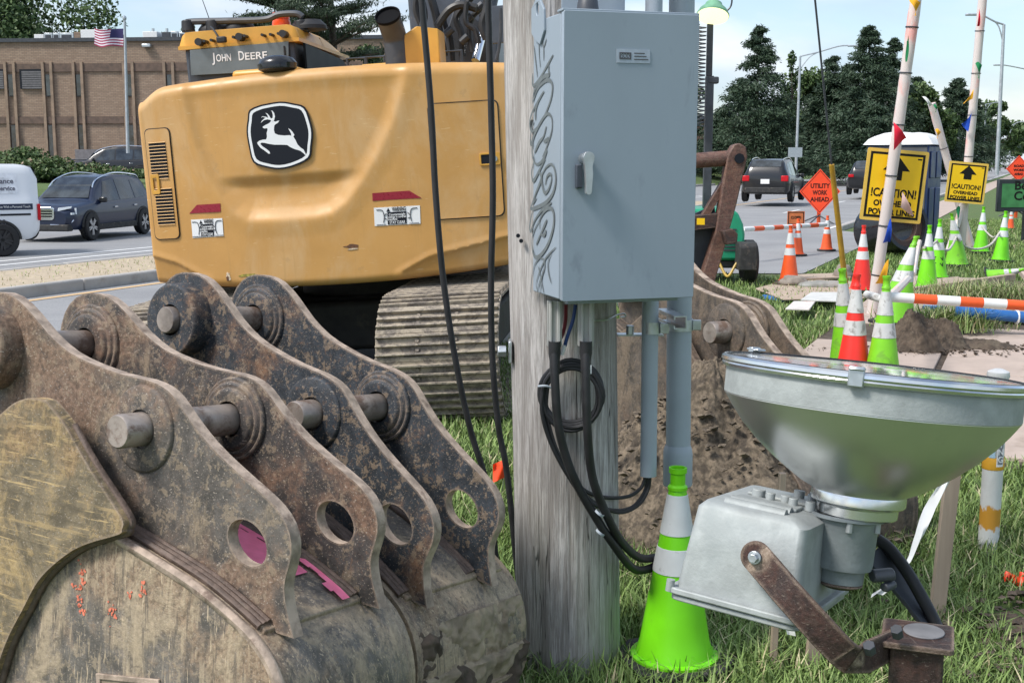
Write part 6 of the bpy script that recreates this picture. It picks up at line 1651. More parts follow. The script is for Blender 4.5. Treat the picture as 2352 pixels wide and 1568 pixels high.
rock('stone', 'brown boulder at the foot of the orange cone', G(1822, 660) + Vector((0, 0, .08)), (.19, .15, .10), M_['stone'], group=SGp, seed=2)
rock('sandbag', 'long grey sandbag lying right of the boulder', G(1895, 664) + Vector((0, 0, .05)), (.32, .13, .07), mat('sandbag_grey', (.27, .27, .25), .9, 0, .2, 8, .4, 60), 'sandbag', seed=5)
rock('sandbag', 'short grey sandbag touching the boulder', G(1858, 662) + Vector((0, 0, .04)), (.16, .12, .06), mat('sandbag_grey_b', (.27, .265, .245), .9, 0, .2, 8, .4, 60), 'sandbag', seed=7)
rock('stone', 'dark flat stone left of the boulder', G(1797, 659) + Vector((0, 0, .04)), (.14, .1, .05), M_['dirt'], group=SGp, seed=9)
rock('stone', 'pale stone in the grass beside the red-orange cone', G(1936, 644) + Vector((0, 0, .1)), (.15, .12, .14), M_['stone'], group=SGp, seed=12)
# lifted pavement slab over the trench
ls = mk('broken_slab', (lambda b: (b.box((0, 0, 0), (1.35, 1.1, .09)), b)[1])(MB()), M_['slab'], None, bevel=.01); ls.location = road(19.3, .55, .14); ls.rotation_euler = (R(6), R(-5), -RA + .15); tag(ls, 'lifted paving slab behind the fallen lime cone', 'slab')
ls = mk('broken_slab', (lambda b: (b.box((0, 0, 0), (1.2, .9, .08)), b)[1])(MB()), M_['slab'], None, bevel=.01); ls.location = road(14.6, .2, .09); ls.rotation_euler = (R(-4), R(3), -RA - .1); tag(ls, 'tilted paving slab near the blue pipe', 'slab')
pk_ = mk('timber_plank', (lambda b: (b.box((0, 0, 0), (.09, 2.3, .10)), b)[1])(MB()), M_['timber'], None, bevel=.006); pk_.location = G(2195, 668) + Vector((0, 0, .08)); pk_.rotation_euler = (R(3), 0, R(-62)); tag(pk_, 'timber edging plank slanting along the dug trench', 'plank')
# soil heaps
def heap(label, c, rx, ry, h, m, seed, rz=0, name='soil_heap', rough=.22):
    b = MB()
    def f(u, v):
        a = 2 * math.pi * u; r_ = v; x, y = math.cos(a) * r_, math.sin(a) * r_
        k_ = 1 + .35 * noise.noise(Vector((math.cos(a) * 1.3 + seed, math.sin(a) * 1.3, seed)))
        p = Vector((x * rx * k_, y * ry * k_, 0)); z = h * (1 - v ** 1.6) * (1 + .3 * noise.noise(p * 2.4 / max(rx, .3) + Vector((seed, 1, 0))))
        z += rough * min(h, .4) * (noise.noise(p * 5 + Vector((seed, 0, 0))) + .7 * noise.noise(p * 13 + Vector((0, seed, 0))) + .5 * abs(noise.noise(p * 31 + Vector((0, seed, 3)))) + .35 * noise.noise(p * 70)) * (1 - v ** 6)
        return Vector((p.x, p.y, z - .03 * v))
    b.grid(f, 200, 90); o = mk(name, b, m, None, smooth=80); o.location = c; o.rotation_euler = (0, 0, rz); tag(o, label, 'soil', 'dug soil heaps'); return o
heap('dark soil heap with grass at the foot of the crushed lime cone', G(2118, 800), .48, .34, .34, M_['dirt'], 1.3, .2)
heap('low crumbled soil spread right of the dark heap', G(2205, 800), .85, .20, .11, M_['dirt'], 4.1, -.1)
heap('small soil heap on the slab under the blue pipe', G(2235, 752), .42, .22, .12, M_['dirt'], 7.7)
heap('soil clod pile at the right edge beside the slabs', G(2330, 712), .5, .25, .12, M_['dirt'], 9.2)
heap('clay mound against the muddy bucket behind the pole', Vector((.95, 5.55, -.05)), .95, .55, .78, M_['clay'], 2.6, R(-22), rough=.17)
heap('dark bare soil at the lower right frame edge', Vector((1.95, 3.75, -.04)), .34, .9, .10, M_['dirt'], 5.5, rough=.4)
def clods(label, c, sx, sy, n, seed, m, hfn):
    r0 = random.Random(seed); b = MB()
    for i in range(n):
        x, y = r0.gauss(0, sx), r0.gauss(0, sy); s_ = .005 + .022 * r0.random() ** 2.5
        p0 = Vector((c.x + x, c.y + y, c.z + hfn(x, y) + s_ * .4)); vs = []
        ang = r0.random() * 6
        for (a, e) in ((0, 0), (1.1, .2), (2.2, -.1), (3.3, .15), (4.4, -.1), (5.4, .1)): k = s_ * r0.uniform(.7, 1.3); vs.append(p0 + Vector((math.cos(a + ang) * k, math.sin(a + ang) * k, e * s_ * 2)))
        vs += [p0 + Vector((r0.uniform(-.3, .3) * s_, r0.uniform(-.3, .3) * s_, s_ * .42)), p0 - Vector((0, 0, s_ * .6))]
        b.add(vs, [(j, (j + 1) % 6, 6) for j in range(6)] + [((j + 1) % 6, j, 7) for j in range(6)])
    o = mk('soil_clods', b, m, None, smooth=25); o['kind'] = 'stuff'; o['label'] = label; o['category'] = 'soil'
clods('loose soil crumbs on the slabs round the dark heap', G(2150, 806), .55, .16, 700, 3, M_['dirt'], lambda x, y: .02)
clods('loose clay crumbs at the foot of the clay mound', Vector((.95, 5.2, 0)), .5, .22, 900, 4, M_['clay'], lambda x, y: .0)
clods('soil crumbs at the lower right', Vector((1.95, 3.8, 0)), .16, .5, 700, 5, M_['dirt'], lambda x, y: .03)
def mound_h(x, y):
    a = R(22); X, Y = x * math.cos(a) - y * math.sin(a), x * math.sin(a) + y * math.cos(a); v = math.hypot(X / .95, Y / .55)
    return -.05 + .78 * max(0, 1 - v ** 1.6) if v < 1 else -.05
clods('crumbled clay lumps on the mound behind the pole', Vector((.95, 5.5, 0)), .48, .26, 900, 14, M_['clay'], mound_h)
# small orange flag near the pole foot
q_ = G(1150, 1150); o = thing('pin_flag', 'orange marker flag in the grass left of the pole', 'marker flag', q_)
b = MB(); b.grid(lambda u, v: P(1132 + 32 * u, 1052 + 42 * v + 14 * (1 - u), q_.y - .1 + .02 * math.sin(5 * u + 3 * v)), 6, 6); mk('flag', b, M_['signor'], o, world=True, smooth=60)
b = MB(); b.cyl(q_, P(1164, 1050, q_.y - .1), .003, n=6); mk('wire', b, M_['galv'], o, world=True)
q_ = G(2335, 1350); o = thing('pin_flag', 'crumpled orange tape in the grass at the right edge', 'marker flag', q_)
b = MB(); b.grid(lambda u, v: q_ + Vector((.09 * (u - .5), .05 * (v - .5) + .02 * math.sin(9 * u), .04 + .02 * math.sin(11 * u + 6 * v))), 12, 5); mk('flag', b, M_['signor'], o, world=True, smooth=60)
q_ = P(2265, 842, 7.6); 
# ------------------------------------------------------------------ vehicles
def lerp(a, b, t): return a + (b - a) * t
def car(name, label, cat, loc, heading, L, Wd, H, body, st, wins, wheels, wr, rim, cladding=None, lamps=None, plate=None, mirror=True, rails=False, tailm=None, group='vehicles on the road', details=True):
    """st: stations (x from rear 0 to front 1, z_bottom, z_belt, z_top, half width belt, half width top)"""
    o = thing(name, label, cat, loc, (0, 0, heading), group)
    def at(x):
        x = max(0, min(1, x))
        for a, b_ in zip(st, st[1:]):
            if a[0] <= x <= b_[0]:
                t = (x - a[0]) / (b_[0] - a[0]); return [lerp(p, q, t) for p, q in zip(a, b_)]
        return list(st[-1])
    def sect(x):
        _, zb, zm, zt, wb, wt = at(x); X = (x - .5) * L
        end = min(x, 1 - x); kk = 1 - .10 * max(0, 1 - end / .05) ** 2
        wb *= kk; wt *= kk
        pts = [(wb * .90, zb), (wb * .985, zb + .12), (wb, zb + (zm - zb) * .55), (wb * .985, zm - .05), (wb * .95, zm)]
        for f in (.25, .5, .75, .93): pts.append((lerp(wb * .95, wt, f), lerp(zm, zt - .03, f)))
        pts += [(wt * .93, zt - .012), (wt * .75, zt), (wt * .4, zt + .012), (0, zt + .015)]
        return X, pts
    b = MB(); N = 48; rings = []
    for i in range(N + 1):
        X, pts = sect(i / N); rings.append([(X, y, z) for y, z in pts] + [(X, -y, z) for y, z in reversed(pts[:-1])])
    k = len(rings[0])
    b.add([p for r_ in rings for p in r_], [(i * k + j, (i + 1) * k + j, (i + 1) * k + j + 1, i * k + j + 1) for i in range(N) for j in range(k - 1)] + [tuple(range(k)), tuple(N * k + j for j in reversed(range(k)))] + [(i * k, i * k + k - 1, (i + 1) * k + k - 1, (i + 1) * k) for i in range(N)])
    bd = mk('body', b, body, o, smooth=40)
    def surf(x, f, side, off=.006):
        _, zb, zm, zt, wb, wt = at(x); end = min(x, 1 - x); kk = 1 - .10 * max(0, 1 - end / .05) ** 2
        return Vector(((x - .5) * L, side * (lerp(wb * .95, wt, f) * kk + off), lerp(zm, zt - .03, f)))
    for side in (1, -1):
        for w in wins:
            b = MB(); (x0, f0), (x1, f1), (x2, f2), (x3, f3) = w            # bl br tr tl
            b.grid(lambda u, v: surf(lerp(lerp(x0, x1, u), lerp(x3, x2, u), v), lerp(lerp(f0, f1, u), lerp(f3, f2, u), v), side), 5, 4, side > 0)
            mk('side_window', b, M_['glass'], bd, smooth=60)
    for nm, xa, xb, ma, mb_ in (('windscreen', *wheels[2], 0, 0), ('rear_window', *wheels[3], 0, 0)):
        b = MB()
        def ws(u, v):
            x = lerp(xa, xb, v); _, zb, zm, zt, wb, wt = at(x); sg = 1 if nm == 'windscreen' else -1
            return Vector(((x - .5) * L + .012 * sg, (u - .5) * 2 * wt * .86, zt + .014))
        b.grid(ws, 6, 5, nm != 'windscreen'); mk(nm, b, M_['glass'], bd, smooth=60)
    for wx in wheels[:2]:
        for side in (1, -1):
            Xw = (wx - .5) * L; _, zb, zm, zt, wb, wt = at(wx)
            A = Matrix.Translation((Xw, side * (wb - .045), wr)) @ Matrix.Rotation(R(-90 * side), 4, 'X')
            b = MB(); b.lathe([(wr * .62, -.11), (wr * .94, -.11), (wr, -.07), (wr, .09), (wr * .94, .112), (wr * .66, .115), (wr * .62, .09)], 28, A); ty = mk('tyre', b, M_['tyre'], o, smooth=40)
            b = MB(); b.lathe([(wr * .64, .095), (wr * .60, .06), (0, .05)], 24, A)
            b2 = MB()
            for s_ in range(5):
                B_ = A @ Matrix.Rotation(2 * math.pi * s_ / 5, 4, 'Z'); b2.T = B_; b2.prism([(-.03, 0), (.03, 0), (.055, wr * .62), (.012, wr * .62), (0, wr * .3), (-.012, wr * .62), (-.055, wr * .62)], .03, z0=.07)
            b2.T = None; mk('hub', b, M_['rimk'], ty); mk('rim', b2, rim, ty, smooth=30)
            # wheel housing: dark arch ring proud of the body side
            b = MB(); A2 = Matrix.Translation((Xw, side * (wb + .004), wr)) @ Matrix.Rotation(R(-90 * side), 4, 'X')
            b.lathe([(wr * 1.0, -.12), (wr * 1.05, -.02), (wr * 1.06, .012), (wr * 1.20, .012), (wr * 1.22, -.02)], 24, A2 @ Matrix.Rotation(R(0), 4, 'Z'), R(180) if side > 0 else R(0), R(360) if side > 0 else R(180)); mk('wheel_arch', b, cladding or M_['rubber'], bd, smooth=40)
            b = MB(); b.T = A2; b.prism(circ(0, 0, wr * 1.06, 24), .006, z0=-.004); mk('wheel_well', b, M_['decal_k'], bd)
    if cladding:
        for side in (1, -1):
            b = MB(); xa, xb = wheels[0], wheels[1]; _, zb, zm, zt, wb, wt = at(.5)
            b.box((((xa + xb) / 2 - .5) * L, side * wb * .985, zb + .07), ((xb - xa) * L - wr * 2.2, .06, .16)); mk('sill', b, cladding, bd, bevel=.02)
    if mirror:
        xm = wheels[2][0] - .06
        for side in (1, -1):
            p_ = surf(xm, .06, side, .09); b = MB(); b.box(p_ + Vector((0, 0, .05)), (.12, .2, .14)); mk('mirror', b, M_['blackgloss'] if cladding else body, bd, bevel=.03)
    if rails:
        for side in (1, -1):
            b = MB(); b.tube([surf(x, 1.0, side, -.05) + Vector((0, 0, dz)) for x, dz in ((.08, .03), (.14, .075), (.4, .085), (.6, .07), (.66, .02))], .018, 7, sub=4); mk('roof_rail', b, M_['chrome'], bd)
    def door_handles(xs):
        for side in (1, -1):
            for x in xs: b = MB(); b.box(surf(x, -.22, side, .012), (.16, .025, .035)); mk('door_handle', b, M_['chrome'] if rails else body, bd, bevel=.008)
    if details: door_handles((wheels[0] + .10, wheels[0] + .34))
    return o, at, surf, bd
SUVST = [(0, .48, .98, 1.02, .86, .70), (.02, .36, 1.02, 1.36, .90, .66), (.08, .30, 1.02, 1.62, .92, .62), (.2, .28, 1.0, 1.68, .92, .64), (.42, .26, .98, 1.69, .92, .65), (.56, .26, .97, 1.63, .92, .62), (.66, .26, .97, 1.36, .92, .68), (.73, .26, .97, 1.06, .92, .80), (.76, .28, .95, 1.02, .92, .82), (.95, .30, .86, .93, .90, .78), (1.0, .40, .72, .78, .82, .70)]
SUVW = [[(.10, .12), (.24, .06), (.24, .84), (.13, .78)], [(.255, .06), (.43, .05), (.43, .88), (.255, .85)], [(.445, .05), (.66, .04), (.555, .86), (.445, .88)]]
def head(dx, dy): return math.atan2(dy, dx)
# blue SUV heading towards the left foreground
bl, bat, bsurf, bbd = car('suv', 'midnight blue SUV with chrome grille behind the white van', 'car', Vector((-10.32, 29.2, 0)), head(-.17, -.985), 4.63, 1.84, 1.66, M_['car_blue'], SUVST, SUVW, (.17, .80, (.725, .565), (.015, .075)), .36, M_['rim'], M_['rubber'], rails=True)
LF = 4.63 / 2
bl.scale = (.88,) * 3
b = MB(); b.prism(rrect(-.42, -.16, .42, .17, .08, 3), .05, frame((LF - .03, 0, .72), (0, 1, 0), (0, 0, 1)), [rrect(-.37, -.12, .37, .13, .06, 3)]); gr = mk('grille', b, M_['chrome'], bl, bevel=.01)
b = MB(); b.prism(rrect(-.39, -.14, .39, .15, .06, 3), .02, frame((LF - .02, 0, .72), (0, 1, 0), (0, 0, 1))); mk('grille_back', b, M_['decal_k'], gr)
for k_ in range(4):
    b = MB(); b.box((LF + .02, 0, .62 + .065 * k_), (.02, .74, .026)); mk('grille_bar', b, M_['chrome'], gr)
for sd_ in (1, -1):
    b = MB(); b.prism([(-.14, -.02), (.20, .06), (.22, .11), (-.12, .07)] if sd_ > 0 else [(.14, -.02), (.12, .07), (-.22, .11), (-.20, .06)], .06, frame((LF - .10, sd_ * .63, .80), (sd_ * -.3, 1, 0), (0, 0, 1))); mk('headlamp', b, M_['headlamp'], bl, bevel=.01)
    b = MB(); b.box((LF - .14, sd_ * .86, .72), (.18, .03, .05)); b.box((LF - .24, sd_ * .885, .78), (.05, .03, .16)); mk('lamp_signature', b, M_['headlamp'], bl)
    b = MB(); b.tube([(LF + .0, sd_ * .3, .44), (LF - .02, sd_ * .6, .44), (LF - .10, sd_ * .78, .47), (LF - .16, sd_ * .86, .56)], .016, 6, sub=3); mk('bumper_trim', b, M_['chrome'], bl)
b = MB(); b.box((LF - .10, 0, .36), (.26, 1.62, .18)); mk('bumper', b, M_['rubber'], bl, bevel=.04)
# white van, rear at the right, running out of the frame
VST = [(0, .50, 1.15, 1.62, .82, .76), (.015, .40, 1.15, 1.80, .855, .70), (.05, .32, 1.15, 1.86, .865, .69), (.5, .30, 1.13, 1.87, .865, .70), (.66, .30, 1.12, 1.84, .865, .68), (.80, .30, 1.08, 1.22, .86, .72), (.92, .32, .95, 1.02, .85, .70), (1.0, .40, .72, .80, .80, .68)]
vn, vat, vsurf, vbd = car('van', 'white delivery van with lettering leaving the left frame edge', 'van', Vector((-11.4, 22.75, 0)), head(-.80, -.60), 4.75, 1.74, 1.87, M_['car_white'], VST, [[(.56, .06), (.76, .05), (.68, .80), (.56, .85)]], (.17, .80, (.79, .67), (.004, .03)), .33, M_['rimk'], None, mirror=True, rails=False)
for sd_ in (1,):
    def vM(x, z): 
        f = (z - 1.14) / .70; p0, p1 = vsurf(x + .05, f, sd_, .004), vsurf(x - .05, f, sd_, .004); q0, q1 = vsurf(x, f - .1, sd_, .004), vsurf(x, f + .1, sd_, .004)
        return frame((p0 + p1) / 2, p1 - p0, q1 - q0)
    ink2 = flat('van_ink', (.10, .10, .13), .5); navy = flat('van_navy', (.03, .04, .07), .5)
    b = MB(); b.prism(rrect(-.62, -.20, .62, .22, .05, 3), .004, vM(.22, 1.47)); mk('window_panel', b, mat('van_panel', (.66, .68, .72), .3), vbd)
    text('lettering', 'northwestappliance', ink2, vbd, vM(.225, 1.50) @ Matrix.Translation((0, .02, .007)), .15, 1.15, .001, bold=.003)
    text('lettering', 'service', ink2, vbd, vM(.135, 1.37) @ Matrix.Translation((0, .0, .007)), .13, .34, .001, bold=.003)
    def vL(x, z): return frame(Vector(((x - .5) * 4.75, .868, z)), (-1, 0, 0), (0, 0, 1))
    b = MB(); b.prism([(-.55, -.06), (.55, -.06), (.55, .06), (-.55, .06)], .004, vL(.15, 1.00)); mk('stripe', b, navy, vbd)
    text('lettering', 'Professional Service With a Personal Touch', M_['decal_w'], vbd, vL(.15, 1.00) @ Matrix.Translation((0, 0, .006)), .07, 1.0, .001)
    b = MB(); b.prism([(-.25, -.02), (.36, -.02), (.36, .02), (-.25, .02)], .006, vL(.12, .84)); mk('door_rail', b, M_['decal_k'], vbd)
    text('lettering', '614-873-0088', ink2, vbd, vL(.24, .68) @ Matrix.Translation((0, 0, .004)), .16, .85, .001, bold=.003)
for sd_ in (1, -1):
    b = MB(); b.box((-4.75 / 2 + .02, sd_ * .77, .88), (.06, .10, .34)); mk('tail_lamp', b, M_['tail'], vn, bevel=.015)
vn.scale = (.93,) * 3
# black SUV parked above the bank
car('suv', 'black SUV parked on the bank beside the brick building', 'car', P(262, 414, 62), head(-.98, -.1), 4.7, 1.9, 1.65, M_['car_black'], SUVST, SUVW, (.17, .80, (.725, .565), (.015, .075)), .36, M_['rimk'], M_['rubber'], rails=True)
# grey SUV seen from behind in the near lanes
ex, eat, esurf, ebd = car('suv', 'grey SUV seen from behind driving away on the right', 'car', P(1778, 461, 52.5), head(.36, .93), 5.05, 2.0, 1.78, M_['car_black'], [(s[0], s[1] * 1.1, s[2] * 1.06, s[3] * 1.06, s[4] * 1.08, s[5] * 1.10) for s in SUVST], SUVW, (.17, .80, (.725, .565), (.022, .075)), .39, M_['rim'], None, rails=True)
for sd_ in (1, -1):
    b = MB(); b.box((-2.50, sd_ * .80, .98), (.10, .30, .24)); mk('tail_lamp', b, M_['tail'], ex, bevel=.03)
b = MB(); b.box((-2.535, 0, .86), (.02, .36, .19)); mk('number_plate', b, M_['decal_w'], ex)
b = MB(); b.box((-2.47, 0, .50), (.16, 1.7, .26)); mk('bumper', b, M_['rubber'], ex, bevel=.05)
# oncoming cars further off
for i, (nm, lb, px, Y, m, s_) in enumerate((('car', 'oncoming dark car with headlights on beside the utility work sign', (1955, 409), 112, 'car_grey', 1.0), ('pickup_truck', 'oncoming white pickup behind the orange diamond sign', (1928, 404), 125, 'car_white', 1.12),
                                  ('car', 'dark car half hidden by the larger caution sign', (1999, 446), 62, 'car_black', 1.0), ('car', 'red car far off at the right frame edge', (2338, 392), 190, 'car_red', 1.0), ('car', 'silver car far off above the green sign', (2330, 382), 230, 'car_silver', 1.1), ('car', 'white car beside the far street lamps', (2318, 385), 210, 'car_white', 1.1))):
    front = i < 2
    c_, ca, cs, cbd = car(nm, lb, 'pickup truck' if 'pickup' in nm else 'car', P(px[0], px[1], Y), head(-.38, -.92) if front else head(.38, .92), 4.6, 1.84, 1.6, M_[m], SUVST, SUVW, (.17, .80, (.725, .565), (.015, .075)), .35, M_['rim'], None, details=False)
    c_.scale = (s_,) * 3
    for sd_ in (1, -1):
        b = MB(); b.box((2.26, sd_ * .66, .72) if front else (-2.29, sd_ * .72, .95), (.1, .26, .15)); mk('headlamp' if front else 'tail_lamp', b, M_['headlit'] if front else M_['tail'], c_, bevel=.02)
# ------------------------------------------------------------------ brick building across the road
BO = P(0, 350, 76); BO.z = 1.15
byaw = R(-5)
ux = Vector((math.cos(byaw), math.sin(byaw), 0)); uy = Vector((-math.sin(byaw), math.cos(byaw), 0))
bld = thing('brick_building', 'two-storey tan brick office building with narrow windows across the road', 'building', BO, (0, 0, byaw))
def bl_(x, y, Y0=0):
    """pixel on the facade -> local x, z"""
    d = Vector(ray(x, y)); c = Vector((0, 0, CAMH)); s_ = (BO - c).dot(uy) / d.dot(uy); w = c + d * s_ - BO
    return w.dot(ux), w.z
zt_ = bl_(200, 93)[1]
b = MB(); b.box((2, 9, zt_ / 2), (46, 18, zt_)); mk('wall', b, M_['brick'], bld)
b = MB(); b.box((2, 8.98, zt_ + .03), (46.3, 18.3, .22)); mk('parapet_cap', b, M_['dgrey'], bld)
for y0, y1 in ((146, 165), (268, 284)):
    za_, zb_2 = bl_(200, y0)[1], bl_(200, y1)[1]; b = MB(); b.box((2, -.03, (za_ + zb_2) / 2), (46, .14, za_ - zb_2)); mk('brick_band', b, M_['brick_d'], bld)
def zx(x): return (x / 3.672) / 1.0884
fins = [65, 145, 410, 485, 690, 765, 1150, 1230, 1520, 1600]
for f in fins + [-330, -250, 1950, 2030, 2300, 2380]:
    xa = bl_(zx(f), 200)[0]; z0, z1 = -.4, bl_(zx(f), 143)[1]; b = MB(); b.box((xa, -.10, (z0 + z1) / 2), (.17, .16, z1 - z0)); mk('brick_fin', b, M_['concol'], bld)
for a, c in ((65, 145), (410, 485), (690, 765), (1150, 1230), (1520, 1600), (-330, -250), (1950, 2030)):
    xa, xc = bl_(zx(a), 200)[0] + .10, bl_(zx(c), 200)[0] - .08
    for y0, y1 in ((172, 222), (288, 362)):
        z1, z0 = bl_(zx(a), y0)[1], bl_(zx(a), y1)[1]
        b = MB(); b.box(((xa + xc) / 2 + .04, -.04, (z0 + z1) / 2), (.34, .16, z1 - z0)); w_ = mk('window', b, M_['dgrey'], bld); b = MB(); b.box(((xa + xc) / 2 + .04, -.135, (z0 + z1) / 2), (.28, .02, z1 - z0 - .1)); mk('pane', b, M_['glass'], w_)
for a, c in ((-90, 52), (190, 400)):
    xa, xc = bl_(zx(a), 180)[0], bl_(zx(c), 180)[0]; z1, z0 = bl_(zx(a), 160)[1], bl_(zx(a), 205)[1]
    b = MB(); b.box(((xa + xc) / 2, -.06, (z0 + z1) / 2), (xc - xa, .16, z1 - z0)); w_ = mk('window', b, M_['decal_k'], bld)
    n = 8
    for k_ in range(n): b = MB(); b.box(((xa + xc) / 2 + .05, -.16, z0 + (z1 - z0 - .1) * (k_ + .5) / n), (xc - xa - .22, .05, (z1 - z0 - .1) / n - .03)); mk('blind_slat', b, mat('blind_grey', (.13, .125, .13), .6) if k_ == 0 and a < 0 else bpy.data.materials['blind_grey'], w_)
b = MB(); xa = bl_(zx(1360), 106)[0]; b.box((xa, -.2, bl_(zx(1360), 106)[1]), (.55, .35, .2)); mk('wall_lamp', b, M_['galv'], bld, bevel=.04)
# roof plant: each unit is its own part
for x0, x1, y0, m in ((180, 268, 312, 'white'), (272, 345, 298, 'galv'), (350, 410, 298, 'galv'), (412, 540, 298, 'galv'), (545, 600, 290, 'brick'), (605, 885, 268, 'white'), (1170, 1300, 285, 'white'), (1345, 1420, 290, 'dgrey'), (1425, 1490, 283, 'galv'), (1500, 1580, 290, 'galv')):
    xa, xc = bl_(zx(x0), 95)[0] * 1.03, bl_(zx(x1), 95)[0] * 1.03; z1 = bl_(zx(x0), zx(y0))[1]; b = MB(); b.box(((xa + xc) / 2, 2.6, (z1 + zt_) / 2 + .05), (xc - xa, 1.6, z1 - zt_ + .2)); un = mk('roof_unit', b, M_[m], bld, bevel=.02)
    if m == 'galv': b = MB(); b.box(((xa + xc) / 2, 1.79, (z1 + zt_) / 2 + .1), ((xc - xa) * .7, .03, (z1 - zt_) * .7)); mk('louvre', b, M_['dgrey'], un)
for x in (738, 1190, 1318):
    xa = bl_(zx(x), 90)[0] * 1.03; b = MB(); b.cyl((xa, 3.2, zt_), (xa, 3.2, bl_(zx(x), zx(210))[1]), .09, n=10); mk('vent_pipe', b, M_['galv'], bld)
xa, xc = bl_(zx(905), 350)[0], bl_(zx(1300), 350)[0]; b = MB(); b.box(((xa + xc) / 2, -3.2, .5), (xc - xa, .2, 1.9)); tag(mk('screen_wall', b, mat('screen_grey', (.16, .15, .155), .7), None), 'grey screen panel at the foot of the brick building', 'screen'); so = [o for o in bpy.data.objects if o.name == 'screen_wall'][0]; so.matrix_world = Matrix.Translation(BO) @ Matrix.Rotation(byaw, 4, 'Z')
# handrail
q_ = P(150, 380, 66); o = thing('handrail', 'thin metal handrail in front of the brick building', 'handrail', q_)
b = MB(); b.tube([P(135, 366, 66), P(200, 366, 66), P(215, 352, 66), P(232, 360, 66), P(250, 372, 66)], .04, 6, sub=3); mk('rail', b, M_['dgrey'], o, world=True)
for x in (148, 195, 218): b = MB(); b.cyl(P(x, 366, 66), P(x, 396, 66), .035, n=6); mk('post', b, M_['dgrey'], o, world=True)
b = MB(); lw_ = thing('low_wall', 'pale low wall behind the red-tinged shrubs', 'wall', P(165, 400, 64)); b.box(P(175, 394, 64), (5.5, .4, .5)); mk('coping', b, M_['white'], lw_, world=True)
# flag pole with flag
fa, fb = P(294, 352, 58), P(286, 42, 58)
o = thing('flagpole', 'tall flagpole in front of the brick building', 'flagpole', fa)
b = MB(); b.cyl(fa, fb, .085, .055, n=12); mk('mast', b, M_['stonepole'], o, world=True)
b = MB(); b.lathe([(0, .12), (.08, .08), (.1, 0), (.08, -.08), (0, -.12)], 12, Matrix.Translation(fb)); mk('finial', b, M_['galv'], o, world=True)
fl_o = thing('flag', 'striped flag with a blue canton flying left from the flagpole', 'flag', P(283, 85, 58))
tr, br, tl, bl2 = P(283, 66, 58), P(280, 107, 58), P(215, 68, 58), P(214, 106, 58)
def flg(u, v):
    p_ = tr.lerp(tl, u).lerp(br.lerp(bl2, u), v); return p_ + Vector((0, .18 * math.sin(7 * u + 1.5 * v), .09 * math.sin(6.5 * u + .6) * u))
fm = [flat('flag_red', (.38, .05, .10), .7), flat('flag_white', (.78, .72, .80), .7), flat('flag_blue', (.045, .04, .12), .7)]
for s_ in range(13):
    b = MB(); u0 = .42 if s_ < 7 else 0
    b.grid(lambda u, v: flg(lerp(u0, 1, u), (s_ + v) / 13), 14, 1); mk('flag_stripe', b, fm[s_ % 2], fl_o, world=True, smooth=60)
b = MB(); b.grid(lambda u, v: flg(.42 * u, v * 7 / 13), 6, 4); mk('canton', b, fm[2], fl_o, world=True, smooth=60)
# ------------------------------------------------------------------ street lamps
def lamp(label, bx, by, tx, ty, Y, arm, h2=None):
    a, c = P(bx, by, Y), P(tx, ty, Y); o = thing('street_lamp', label, 'street lamp', a, group='street lamps along the road')
    b = MB(); b.cyl(a, c, .12, .085, n=10); mk('post', b, M_['stonepole'], o, world=True)
    q = [P(x, y, Y) for x, y in arm]; b = MB(); b.tube([c] + q, .055, 7, sub=4); mk('arm', b, M_['stonepole'], o, world=True)
    b = MB(); b.tube([c - Vector((0, 0, 1.0)), c.lerp(q[0], .5) - Vector((0, 0, .25)), q[0]], .04, 6, sub=3); mk('brace', b, M_['stonepole'], o, world=True)
    dx = 1 if arm[-1][0] > arm[0][0] or arm[-1][0] > tx else -1
    e = q[-1]; b = MB(); b.box(e + Vector((.3 * dx, 0, -.03)), (.75, .3, .12)); mk('lamp_head', b, M_['stonepole'], o, world=True, bevel=.04)
lamp('tall street lamp with a long arm beside the dark conifers', 1828, 392, 1838, 130, 96, [(1880, 120), (1925, 107), (1950, 105)])
lamp('tall street lamp nearest the right frame edge', 2289, 402, 2306, 57, 72, [(2285, 50), (2262, 38), (2245, 33)])
lamp('street lamp half hidden by the near flag pole', 2024, 385, 2030, 205, 120, [(2045, 195), (2060, 188), (2070, 186)])
lamp('street lamp behind the far flag pole', 2180, 385, 2186, 262, 150, [(2160, 255), (2140, 250), (2120, 246)])
lamp('distant street lamp left of the tall right one', 2260, 380, 2264, 240, 160, [(2280, 237), (2290, 235)])
lamp('street lamp cut off at the right frame edge', 2318, 385, 2321, 290, 190, [(2334, 283), (2344, 280)])
lamp('lamp arm reaching in from the right edge', 2375, 390, 2382, 165, 110, [(2350, 158), (2320, 152), (2300, 149)])
b = MB(); q_ = P(1825, 350, 95); o = thing('back_of_sign', 'grey back of a road sign on the tall lamp post', 'sign', q_); b.box((0, -.2, 0), (1.1, .05, .75)); mk('panel', b, M_['galv'], o)
o2 = thing('low_building', 'low dark brick building behind the light tower', 'building', P(1590, 385, 130)); b = MB(); b.box((0, 6, 2.6), (10, 12, 5.2)); mk('wall', b, M_['brick_d'], o2); b = MB(); b.box((0, 6, 5.3), (10.4, 12.4, .3)); mk('roof', b, M_['dgrey'], o2)
for k_ in range(4): b = MB(); b.box((-3.2 + 2.1 * k_, -.04, 2.2), (1.0, .1, 1.6)); mk('window', b, M_['glass'], o2)
